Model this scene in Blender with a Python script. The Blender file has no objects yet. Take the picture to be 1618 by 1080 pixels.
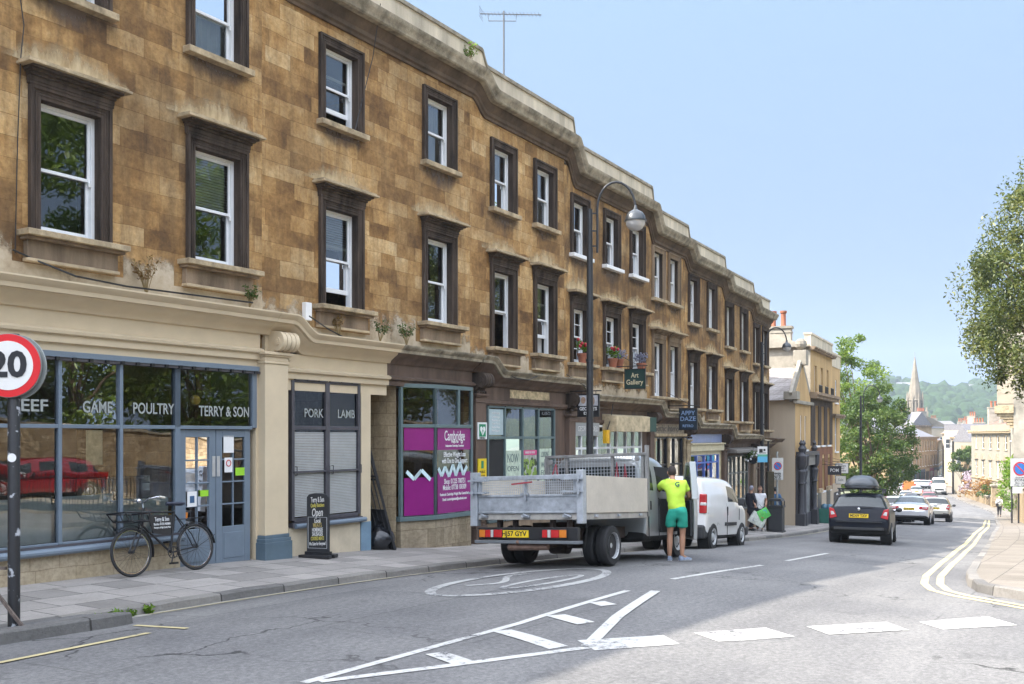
import bpy, bmesh, math, random
from mathutils import Vector, Matrix, noise
R = math.radians
sc = bpy.context.scene
COL = sc.collection
# ---------------------------------------------------------------- camera, sky, sun, exposure
F, CX, HY = 1620.0, 809.0, 688.0          # focal length in photo pixels, principal column, horizon row
cam = bpy.data.cameras.new('camera'); camo = bpy.data.objects.new('camera', cam); COL.objects.link(camo)
camo.location = (0, 0, 0); camo.rotation_euler = (R(90), 0, 0)   # eye level is z = 0
cam.sensor_width = 36; cam.lens = 36.0 * F / 1618.0
cam.shift_y = (HY - 540.0) / 1618.0
cam.clip_start = 0.1; cam.clip_end = 6000
sc.camera = camo
SUN_DIR = Vector((-0.985, -0.17, 0)).normalized(); SUN_EL = R(46)
w = bpy.data.worlds.new('World'); sc.world = w; w.use_nodes = True
nt = w.node_tree; nt.nodes.clear()
sky = nt.nodes.new('ShaderNodeTexSky'); sky.sky_type = 'NISHITA'; sky.sun_disc = False
sky.sun_elevation = SUN_EL; sky.sun_rotation = math.atan2(SUN_DIR.x, SUN_DIR.y)
sky.air_density = 1.0; sky.dust_density = 1.0; sky.ozone_density = 1.5; sky.altitude = 50
bg = nt.nodes.new('ShaderNodeBackground'); bg.inputs[1].default_value = 0.15
wo = nt.nodes.new('ShaderNodeOutputWorld')
# sky gain added overhead and towards the sun to fill the shade, clear pale blue low down in the north where the street looks
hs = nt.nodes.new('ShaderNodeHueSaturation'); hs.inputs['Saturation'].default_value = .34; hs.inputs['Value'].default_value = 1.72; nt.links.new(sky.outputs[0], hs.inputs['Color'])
tcw = nt.nodes.new('ShaderNodeTexCoord'); sxw = nt.nodes.new('ShaderNodeSeparateXYZ'); nt.links.new(tcw.outputs['Generated'], sxw.inputs[0])
def wmath(op, a, b=None, clamp=False):
    n = nt.nodes.new('ShaderNodeMath'); n.operation = op; n.use_clamp = clamp
    for i, v in enumerate((a, b)):
        if v is None: continue
        if hasattr(v, 'is_linked'): nt.links.new(v, n.inputs[i])
        else: n.inputs[i].default_value = v
    return n.outputs[0]
lowf = wmath('MULTIPLY', wmath('SUBTRACT', .78, sxw.outputs[2]), 4., True)         # 1 below about 33 degrees of elevation
nrt = wmath('MULTIPLY', wmath('ADD', sxw.outputs[1], .25), 2.5, True)              # 1 in the northern half
lows = wmath('MULTIPLY', wmath('SUBTRACT', .55, sxw.outputs[2]), 5., True)         # a lower clear band elsewhere
fac = wmath('MAXIMUM', wmath('MULTIPLY', lowf, nrt), lows)
gr = nt.nodes.new('ShaderNodeValToRGB'); ge = gr.color_ramp.elements
K = 1 / (.15 * 2 ** 2.55)
ge[0].position = .0; ge[0].color = (.33 * K, .46 * K, .69 * K, 1); ge[1].position = .45; ge[1].color = (.45 * K, .66 * K, .95 * K, 1)
nt.links.new(sxw.outputs[2], gr.inputs[0])
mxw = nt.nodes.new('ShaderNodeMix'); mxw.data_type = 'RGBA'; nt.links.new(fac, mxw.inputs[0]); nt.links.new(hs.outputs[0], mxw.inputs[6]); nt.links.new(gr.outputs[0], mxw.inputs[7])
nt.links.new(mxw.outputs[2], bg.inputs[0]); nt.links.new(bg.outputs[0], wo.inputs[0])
sl = bpy.data.lights.new('sun', 'SUN'); sl.energy = 2.0; sl.angle = R(0.55); sl.color = (1, .92, .80)
so = bpy.data.objects.new('sun', sl); COL.objects.link(so)
tosun = Vector((SUN_DIR.x * math.cos(SUN_EL), SUN_DIR.y * math.cos(SUN_EL), math.sin(SUN_EL)))
so.rotation_euler = (-tosun).to_track_quat('-Z', 'Y').to_euler(); so.location = (-40, -10, 60)
sc.view_settings.view_transform = 'Standard'; sc.view_settings.look = 'None'
sc.view_settings.exposure = 2.55; sc.view_settings.gamma = 1
sc.render.engine = 'CYCLES'
cy = sc.cycles; cy.max_bounces = 7; cy.diffuse_bounces = 3; cy.glossy_bounces = 4; cy.transmission_bounces = 4
cy.transparent_max_bounces = 12; cy.volume_bounces = 0; cy.caustics_reflective = False; cy.caustics_refractive = False
cy.use_denoising = True; cy.sample_clamp_indirect = 6

# ---------------------------------------------------------------- the street's curve: s along it, n across it (right positive)
KN = [(-60, 31.2), (12, 31.2), (45, 26.5), (60, 25), (100, 25), (115, 18), (155, 19), (185, 23.5), (600, 23.5)]
def lerp_table(t, x):
    if x <= t[0][0]: return t[0][1]
    for (a, b), (c, d) in zip(t, t[1:]):
        if x <= c: return b + (d - b) * (x - a) / (c - a)
    return t[-1][1]
def heading(s): return R(lerp_table(KN, s))
DS = .25; S0 = -60.0; NP = 2000
_P = [None] * NP; _i0 = int(-S0 / DS)
_P[_i0] = (-7.1 * math.cos(heading(0)), 7.1 * math.sin(heading(0)))
for i in range(_i0 + 1, NP):
    h = heading(S0 + (i - .5) * DS); _P[i] = (_P[i-1][0] + DS * math.sin(h), _P[i-1][1] + DS * math.cos(h))
for i in range(_i0 - 1, -1, -1):
    h = heading(S0 + (i + .5) * DS); _P[i] = (_P[i+1][0] - DS * math.sin(h), _P[i+1][1] - DS * math.cos(h))
def pt(s, n=0.0):
    u = min(max((s - S0) / DS, 0), NP - 1.001); i = int(u); f = u - i
    x = _P[i][0] + f * (_P[i+1][0] - _P[i][0]); y = _P[i][1] + f * (_P[i+1][1] - _P[i][1]); h = heading(s)
    return x + n * math.cos(h), y - n * math.sin(h)
def sn(x, y):
    s = 20.0
    for _ in range(40):
        px, py = pt(s); h = heading(s); d = (x - px) * math.sin(h) + (y - py) * math.cos(h)
        s += d * .9
        if abs(d) < 1e-4: break
    px, py = pt(s); h = heading(s)
    return s, (x - px) * math.cos(h) - (y - py) * math.sin(h)
BASE = [(-60, -1.2), (-20, -1.72), (8, -1.97), (13, -2.08), (15.6, -2.21), (19.3, -2.42), (28, -2.97), (39.2, -3.68), (54, -4.45), (67, -5.24),
        (85, -6.4), (100, -7.1), (130, -7.9), (155, -8.4), (200, -9.3), (300, -11), (600, -15)]
def base(s):                              # pavement height at the foot of the left-hand facades, smoothed
    return sum(lerp_table(BASE, s + d) * k for d, k in ((-3, .2), (-1.5, .2), (0, .2), (1.5, .2), (3, .2)))
KL, KR = -3.05, 3.7                       # kerb lines
XS = [(KL, -.16), (-2.2, -.05), (-1.0, .02), (0, .035), (2, .0), (KR, -.08), (9, -.05), (30, .35)]
def road_z(s, n): return base(s) + lerp_table(XS, n)
def pave_l(s, n): return base(s) - .05 * (n + 5.6) / 2.55
def pave_r(s, n): return base(s) + .03 + .02 * (n - KR)
def ground(px, py, zf=road_z):            # where the line of sight through a photo pixel meets the ground
    Y = 10.0
    for _ in range(60):
        x, y = (px - CX) / F * Y, Y
        s, n = sn(x, y); z = zf(s, n); Yn = z * F / (HY - py)
        Y += .6 * (Yn - Y)
    return s, n
def s_at(px, n):
    lo, hi = -8.0, 160.0
    for _ in range(50):
        m = (lo + hi) / 2; x, y = pt(m, n)
        if y < .5 or CX + F * x / y < px: lo = m
        else: hi = m
    return lo
def n_at(s, px):
    a, b = -9., 9.
    for _ in range(50):
        m = (a + b) / 2; x, y = pt(s, m)
        if CX + F * x / y < px: a = m
        else: b = m
    return a
def zat(px, py, n): 
    s = s_at(px, n); return (HY - py) * pt(s, n)[1] / F

# ---------------------------------------------------------------- materials
MATS = {}
def newmat(name):
    m = bpy.data.materials.new(name); m.use_nodes = True
    return m, m.node_tree.nodes, m.node_tree.links, m.node_tree.nodes['Principled BSDF']
def mat(name, col, rough=.6, metal=0., var=.14, scale=5., bump=.0, bscale=60., spec=.5, coat=0., streak=False):
    if name in MATS: return MATS[name]
    m, N, L, b = newmat(name); MATS[name] = m
    tc = N.new('ShaderNodeTexCoord'); nz = N.new('ShaderNodeTexNoise'); nz.inputs['Scale'].default_value = scale
    nz.inputs['Detail'].default_value = 7; nz.inputs['Roughness'].default_value = .65
    if streak:
        mp = N.new('ShaderNodeMapping'); mp.inputs['Scale'].default_value = (1, 1, .18)
        L.new(tc.outputs['Object'], mp.inputs[0]); L.new(mp.outputs[0], nz.inputs['Vector'])
    else: L.new(tc.outputs['Object'], nz.inputs['Vector'])
    rp = N.new('ShaderNodeValToRGB'); e = rp.color_ramp.elements
    e[0].position = .3; e[1].position = .7
    e[0].color = [c * (1 - var) for c in col] + [1]; e[1].color = [min(1, c * (1 + var)) for c in col] + [1]
    L.new(nz.outputs['Fac'], rp.inputs[0]); L.new(rp.outputs[0], b.inputs['Base Color'])
    mr = N.new('ShaderNodeMapRange'); mr.inputs[3].default_value = max(0, rough - .08); mr.inputs[4].default_value = min(1, rough + .08)
    L.new(nz.outputs['Fac'], mr.inputs[0]); L.new(mr.outputs[0], b.inputs['Roughness'])
    b.inputs['Metallic'].default_value = metal; b.inputs['Specular IOR Level'].default_value = spec
    if coat: b.inputs['Coat Weight'].default_value = coat; b.inputs['Coat Roughness'].default_value = .06
    if bump:
        n2 = N.new('ShaderNodeTexNoise'); n2.inputs['Scale'].default_value = bscale; n2.inputs['Detail'].default_value = 5
        L.new(tc.outputs['Object'], n2.inputs['Vector'])
        bp = N.new('ShaderNodeBump'); bp.inputs['Strength'].default_value = bump; bp.inputs['Distance'].default_value = .02
        L.new(n2.outputs['Fac'], bp.inputs['Height']); L.new(bp.outputs[0], b.inputs['Normal'])
    return m
def ramp(N, stops):
    r = N.new('ShaderNodeValToRGB'); el = r.color_ramp.elements
    while len(el) < len(stops): el.new(.5)
    for e, (p, c) in zip(el, stops): e.position = p; e.color = (*c, 1)
    return r
def mixc(N, L, kind, fac, a, b):
    x = N.new('ShaderNodeMix'); x.data_type = 'RGBA'; x.blend_type = kind
    for sock, v in ((0, fac), (6, a), (7, b)):
        if hasattr(v, 'is_linked'): L.new(v, x.inputs[sock])
        else: x.inputs[sock].default_value = v if sock == 0 else (*v, 1)
    return x.outputs[2]
def ashlar(name, stops, bw=.72, rh=.31, seed=0., joint=.005, soot=.6, sootcol=(.075, .05, .032), bump=.5, streak=.45, blockvar=1.0):
    if name in MATS: return MATS[name]
    m, N, L, b = newmat(name); MATS[name] = m
    tc = N.new('ShaderNodeTexCoord'); sx = N.new('ShaderNodeSeparateXYZ'); cx_ = N.new('ShaderNodeCombineXYZ')
    ad = N.new('ShaderNodeMath'); ad.operation = 'ADD'
    L.new(tc.outputs['Object'], sx.inputs[0]); L.new(sx.outputs[0], ad.inputs[0]); L.new(sx.outputs[1], ad.inputs[1])
    a2 = N.new('ShaderNodeMath'); a2.operation = 'ADD'; a2.inputs[1].default_value = seed; L.new(ad.outputs[0], a2.inputs[0])
    # wobble the joint lines a little
    nw = N.new('ShaderNodeTexNoise'); nw.inputs['Scale'].default_value = 2.3; L.new(tc.outputs['Object'], nw.inputs['Vector'])
    wv = N.new('ShaderNodeMath'); wv.operation = 'MULTIPLY_ADD'; wv.inputs[1].default_value = .05; L.new(nw.outputs['Fac'], wv.inputs[0]); L.new(sx.outputs[2], wv.inputs[2])
    L.new(a2.outputs[0], cx_.inputs[0]); L.new(wv.outputs[0], cx_.inputs[1])
    br = N.new('ShaderNodeTexBrick'); br.inputs['Scale'].default_value = 1; br.inputs['Brick Width'].default_value = bw
    br.inputs['Row Height'].default_value = rh; br.inputs['Mortar Size'].default_value = joint; br.inputs['Mortar Smooth'].default_value = .3
    br.inputs['Color1'].default_value = (0, 0, 0, 1); br.inputs['Color2'].default_value = (1, 1, 1, 1); br.inputs['Mortar'].default_value = (.3, .3, .3, 1)
    br.offset = .43; br.squash = .72; br.squash_frequency = 3
    L.new(cx_.outputs[0], br.inputs['Vector'])
    n1 = N.new('ShaderNodeTexNoise'); n1.inputs['Scale'].default_value = 1.5; n1.inputs['Detail'].default_value = 11; n1.inputs['Roughness'].default_value = .68
    L.new(cx_.outputs[0], n1.inputs['Vector'])
    mp = N.new('ShaderNodeMapping'); mp.inputs['Scale'].default_value = (2.6, .55, 1); L.new(cx_.outputs[0], mp.inputs[0])
    n2 = N.new('ShaderNodeTexNoise'); n2.inputs['Scale'].default_value = 1.6; n2.inputs['Detail'].default_value = 8; n2.inputs['Roughness'].default_value = .7
    L.new(mp.outputs[0], n2.inputs['Vector'])
    mx = N.new('ShaderNodeMath'); mx.operation = 'MULTIPLY_ADD'; mx.inputs[1].default_value = .42 * blockvar
    bw_ = N.new('ShaderNodeRGBToBW'); L.new(br.outputs['Color'], bw_.inputs[0]); L.new(bw_.outputs[0], mx.inputs[0])
    mm = N.new('ShaderNodeMath'); mm.operation = 'MULTIPLY_ADD'; mm.inputs[1].default_value = 1.2; mm.inputs[2].default_value = -.29 + .2 * (1 - blockvar)
    L.new(n1.outputs['Fac'], mm.inputs[0]); L.new(mm.outputs[0], mx.inputs[2])
    rp = ramp(N, stops); L.new(mx.outputs[0], rp.inputs[0])
    sr = ramp(N, [(.42, (0, 0, 0)), (.62, (1, 1, 1))]); L.new(n2.outputs['Fac'], sr.inputs[0])
    sm = N.new('ShaderNodeMath'); sm.operation = 'MULTIPLY'; sm.inputs[1].default_value = min(.8, soot * streak * 1.35); L.new(sr.outputs[0], sm.inputs[0])
    c1 = mixc(N, L, 'MIX', sm.outputs[0], rp.outputs[0], sootcol)
    n4 = N.new('ShaderNodeTexNoise'); n4.inputs['Scale'].default_value = .33; n4.inputs['Detail'].default_value = 5; L.new(cx_.outputs[0], n4.inputs['Vector'])
    s4 = ramp(N, [(.42, (0, 0, 0)), (.62, (1, 1, 1))]); L.new(n4.outputs['Fac'], s4.inputs[0])
    m4 = N.new('ShaderNodeMath'); m4.operation = 'MULTIPLY'; m4.inputs[1].default_value = soot * .62; L.new(s4.outputs[0], m4.inputs[0])
    c2 = mixc(N, L, 'MIX', m4.outputs[0], c1, sootcol)
    jf = N.new('ShaderNodeMath'); jf.operation = 'MULTIPLY'; jf.inputs[1].default_value = .55; L.new(br.outputs['Fac'], jf.inputs[0])
    c3 = mixc(N, L, 'MULTIPLY', jf.outputs[0], c2, (.45, .4, .36))
    nf = N.new('ShaderNodeTexNoise'); nf.inputs['Scale'].default_value = 14; nf.inputs['Detail'].default_value = 9; nf.inputs['Roughness'].default_value = .75; L.new(cx_.outputs[0], nf.inputs['Vector'])
    fr = ramp(N, [(.3, (.55, .53, .5)), (.55, (1.0, 1.0, 1.0)), (.75, (1.22, 1.2, 1.15))]); L.new(nf.outputs['Fac'], fr.inputs[0])
    c4 = mixc(N, L, 'MULTIPLY', .8, c3, fr.outputs[0])
    L.new(c4, b.inputs['Base Color']); b.inputs['Roughness'].default_value = .9; b.inputs['Specular IOR Level'].default_value = .25
    hh = N.new('ShaderNodeMath'); hh.operation = 'MULTIPLY_ADD'; hh.inputs[1].default_value = -1.2
    L.new(br.outputs['Fac'], hh.inputs[0]); L.new(n1.outputs['Fac'], hh.inputs[2])
    bp = N.new('ShaderNodeBump'); bp.inputs['Strength'].default_value = bump; bp.inputs['Distance'].default_value = .02
    L.new(hh.outputs[0], bp.inputs['Height']); L.new(bp.outputs[0], b.inputs['Normal'])
    return m
def glassmat(name, tint=(.75, .8, .78), boost=2.2, rough=.0):
    if name in MATS: return MATS[name]
    m, N, L, b = newmat(name); MATS[name] = m; N.remove(b)
    out = N['Material Output']; tr = N.new('ShaderNodeBsdfTransparent'); tr.inputs[0].default_value = (*tint, 1)
    gl = N.new('ShaderNodeBsdfGlossy'); gl.inputs['Roughness'].default_value = rough; gl.inputs[0].default_value = (.95, .97, 1, 1)
    fr = N.new('ShaderNodeFresnel'); fr.inputs[0].default_value = 1.5
    tc = N.new('ShaderNodeTexCoord'); nz = N.new('ShaderNodeTexNoise'); nz.inputs['Scale'].default_value = 1.3; nz.inputs['Detail'].default_value = 1
    L.new(tc.outputs['Object'], nz.inputs['Vector']); bp = N.new('ShaderNodeBump'); bp.inputs['Strength'].default_value = .05; bp.inputs['Distance'].default_value = .05
    L.new(nz.outputs['Fac'], bp.inputs['Height']); L.new(bp.outputs[0], gl.inputs['Normal'])
    mu = N.new('ShaderNodeMath'); mu.operation = 'MULTIPLY'; mu.inputs[1].default_value = boost; mu.use_clamp = True
    L.new(fr.outputs[0], mu.inputs[0]); mx = N.new('ShaderNodeMixShader')
    L.new(mu.outputs[0], mx.inputs[0]); L.new(tr.outputs[0], mx.inputs[1]); L.new(gl.outputs[0], mx.inputs[2]); L.new(mx.outputs[0], out.inputs[0])
    return m
def carpaint(name, col, metal=0., rough=.3, coat=1.):
    return mat(name, col, rough, metal, .06, 1.5, 0, 60, .5, coat)

# ---------------------------------------------------------------- mesh builder
class MB:
    def __init__(s): s.v = []; s.f = []; s.m = []; s.uv = {}
    def add(s, vs, fs, m=0):
        o = len(s.v); s.v += [tuple(v) for v in vs]
        for f in fs: s.f.append(tuple(i + o for i in f)); s.m.append(m)
        return o
    def quad(s, a, b, c, d, m=0): s.add([a, b, c, d], [(0, 1, 2, 3)], m)
    def box(s, x0, x1, y0, y1, z0, z1, m=0, tf=None):
        vs = [(x, y, z) for z in (z0, z1) for y in (y0, y1) for x in (x0, x1)]
        if tf: vs = [tf @ Vector(v) for v in vs]
        s.add(vs, [(0, 2, 3, 1), (4, 5, 7, 6), (0, 1, 5, 4), (2, 6, 7, 3), (0, 4, 6, 2), (1, 3, 7, 5)], m)
    def bar(s, a, b, wx, wy=None, m=0, up=(0, 0, 1)):
        a, b = Vector(a), Vector(b); d = (b - a); Ln = d.length; d.normalize(); u = Vector(up)
        if abs(d.dot(u)) > .98: u = Vector((1, 0, 0))
        x = d.cross(u).normalized(); y = x.cross(d); wy = wy or wx
        M = Matrix((( x.x, d.x, y.x, a.x), (x.y, d.y, y.y, a.y), (x.z, d.z, y.z, a.z), (0, 0, 0, 1)))
        s.box(-wx/2, wx/2, 0, Ln, -wy/2, wy/2, m, M)
    def tube(s, pts, r, n=8, m=0, caps=True, closed=False):
        P = [Vector(p) for p in pts]; k = len(P); rr = r if isinstance(r, (list, tuple)) else [r] * k
        vs = []; u = None
        for i, p in enumerate(P):
            if closed: t = (P[(i+1) % k] - P[i-1])
            else: t = P[min(i+1, k-1)] - P[max(i-1, 0)]
            t.normalize()
            if u is None:
                u = Vector((0, 0, 1)) if abs(t.z) < .9 else Vector((1, 0, 0))
            u = (u - t * u.dot(t))
            if u.length < 1e-5: u = Vector((0, 1, 0)) - t * t.y
            u.normalize(); v = t.cross(u)
            for j in range(n):
                a = 2 * math.pi * j / n; vs.append(p + (u * math.cos(a) + v * math.sin(a)) * rr[i])
        fs = []
        for i in range(k if closed else k - 1):
            for j in range(n):
                i2 = (i + 1) % k; fs.append((i*n+j, i*n+(j+1) % n, i2*n+(j+1) % n, i2*n+j))
        if caps and not closed: fs += [tuple(range(n-1, -1, -1)), tuple(range((k-1)*n, k*n))]
        s.add(vs, fs, m)
    def lathe(s, prof, n=16, c=(0, 0, 0), axis='z', m=0, tf=None, caps=True):
        vs = []; k = len(prof)
        for r, h in prof:
            for j in range(n):
                a = 2 * math.pi * j / n; p = (r * math.cos(a), r * math.sin(a), h)
                if axis == 'y': p = (p[0], p[2], p[1])
                if axis == 'x': p = (p[2], p[0], p[1])
                p = Vector((p[0] + c[0], p[1] + c[1], p[2] + c[2])); vs.append(tf @ p if tf else p)
        fs = [(i*n+j, i*n+(j+1) % n, (i+1)*n+(j+1) % n, (i+1)*n+j) for i in range(k-1) for j in range(n)]
        if caps: fs += [tuple(range(n-1, -1, -1)), tuple(range((k-1)*n, k*n))]
        s.add(vs, fs, m)
    def ball(s, c, r, n=10, m=0, rz=None):
        rz = rz or r; rx, ry = r if isinstance(r, tuple) else (r, r)
        if isinstance(rz, tuple): rz = rz[0]
        vs = []; k = max(5, n // 2 + 2)
        for i in range(k):
            t = math.pi * (i + .02) / (k - .96)
            for j in range(n):
                a = 2 * math.pi * j / n; vs.append((c[0] + rx * math.sin(t) * math.cos(a), c[1] + ry * math.sin(t) * math.sin(a), c[2] + rz * math.cos(t)))
        fs = [(i*n+j, (i+1)*n+j, (i+1)*n+(j+1) % n, i*n+(j+1) % n) for i in range(k-1) for j in range(n)]
        fs += [tuple(range(n)), tuple(range(k*n-1, (k-1)*n-1, -1))]
        s.add(vs, fs, m)
    def prism(s, poly, a0, a1, axis='y', m=0, tf=None):
        k = len(poly)
        def p3(u, v, w):
            q = {'y': (u, w, v), 'x': (w, u, v), 'z': (u, v, w)}[axis]
            return tf @ Vector(q) if tf else q
        vs = [p3(u, v, a0) for u, v in poly] + [p3(u, v, a1) for u, v in poly]
        fs = [tuple(range(k)), tuple(range(2*k-1, k-1, -1))] + [(i, (i+1) % k + 0, (i+1) % k + k, i + k) for i in range(k)]
        s.add(vs, fs, m)
    def sweep(s, prof, xs, zo, m=0, close=True):          # prof: closed loop of (y, z); swept along x with height offsets
        k = len(prof); vs = [(x, y, z + o) for x, o in zip(xs, zo) for y, z in prof]
        fs = [(i*k+j, i*k+(j+1) % k, (i+1)*k+(j+1) % k, (i+1)*k+j) for i in range(len(xs)-1) for j in range(k)]
        fs += [tuple(range(k-1, -1, -1)), tuple(range((len(xs)-1)*k, len(xs)*k))]
        s.add(vs, fs, m)
    def loft(s, rings, m=0, closed=True, caps=True):
        k = len(rings[0]); vs = [p for r in rings for p in r]; jn = k if closed else k - 1
        fs = [(i*k+j, i*k+(j+1) % k, (i+1)*k+(j+1) % k, (i+1)*k+j) for i in range(len(rings)-1) for j in range(jn)]
        if caps and closed: fs += [tuple(range(k-1, -1, -1)), tuple(range((len(rings)-1)*k, len(rings)*k))]
        s.add(vs, fs, m)
    def xf(s, M, start=0): s.v[start:] = [tuple(M @ Vector(p)) for p in s.v[start:]]
    def build(s, name, mats, parent=None, smooth=0, bevel=0, sub=0, fix=True):
        me = bpy.data.meshes.new(name); me.from_pydata(s.v, [], s.f)
        mats = mats if isinstance(mats, (list, tuple)) else [mats]
        for m in mats: me.materials.append(m)
        if len(mats) > 1: me.polygons.foreach_set('material_index', s.m)
        if fix:
            bm = bmesh.new(); bm.from_mesh(me); bmesh.ops.recalc_face_normals(bm, faces=bm.faces); bm.to_mesh(me); bm.free()
        if smooth:
            me.polygons.foreach_set('use_smooth', [True] * len(me.polygons))
            if smooth < 180: me.set_sharp_from_angle(angle=R(smooth))
        me.update()
        o = bpy.data.objects.new(name, me); COL.objects.link(o)
        if parent: o.parent = parent
        if bevel:
            b = o.modifiers.new('bevel', 'BEVEL'); b.width = bevel; b.segments = 2; b.limit_method = 'ANGLE'; b.angle_limit = R(40)
        if sub: md = o.modifiers.new('sub', 'SUBSURF'); md.levels = sub; md.render_levels = sub
        return o
def tag(o, label=None, cat=None, group=None, kind=None):
    if label: o['label'] = label
    if cat: o['category'] = cat
    if group: o['group'] = group
    if kind: o['kind'] = kind
    return o
def thing(name, label, cat, loc=(0, 0, 0), rz=0., group=None):
    o = bpy.data.objects.new(name, None); COL.objects.link(o); o.location = loc; o.rotation_euler = (0, 0, rz); o.empty_display_size = .2
    return tag(o, label, cat, group)
def struct(mb, name, m, **k): return tag(mb.build(name, m, **k), kind='structure')
def copy_tree(o, parent=None):
    c = o.copy(); COL.objects.link(c)
    if parent: c.parent = parent
    for ch in list(o.children): copy_tree(ch, c)
    return c
def place(o, loc, rz=None):
    o.location = loc
    if rz is not None: o.rotation_euler = (0, 0, rz)
    return o
def text(body, size, m, parent=None, loc=(0, 0, 0), rot=(R(90), 0, 0), name='lettering', align='CENTER', ext=.002, sx=1., bold=0., shear=0., width=None):
    cu = bpy.data.curves.new('txt', 'FONT'); cu.body = body; cu.size = size; cu.align_x = align; cu.align_y = 'CENTER'
    cu.extrude = ext; cu.offset = bold; cu.shear = shear; cu.resolution_u = 3; cu.space_line = .85
    t = bpy.data.objects.new('txt', cu); COL.objects.link(t); bpy.context.view_layer.update()
    me = bpy.data.meshes.new_from_object(t.evaluated_get(bpy.context.evaluated_depsgraph_get()))
    bpy.data.objects.remove(t); bpy.data.curves.remove(cu); me.name = name
    me.materials.clear(); me.materials.append(m)
    if width and me.vertices:
        xs = [v.co.x for v in me.vertices]; sx = width / (max(xs) - min(xs)); mid = (max(xs) + min(xs)) / 2
        for v in me.vertices: v.co.x -= mid
    o = bpy.data.objects.new(name, me); COL.objects.link(o); o.location = loc; o.rotation_euler = rot; o.scale = (sx, 1, 1)
    if parent: o.parent = parent
    return o
def face_rz(s): return R(90) - heading(s)            # local x runs along the street, local -y faces the road
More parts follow.
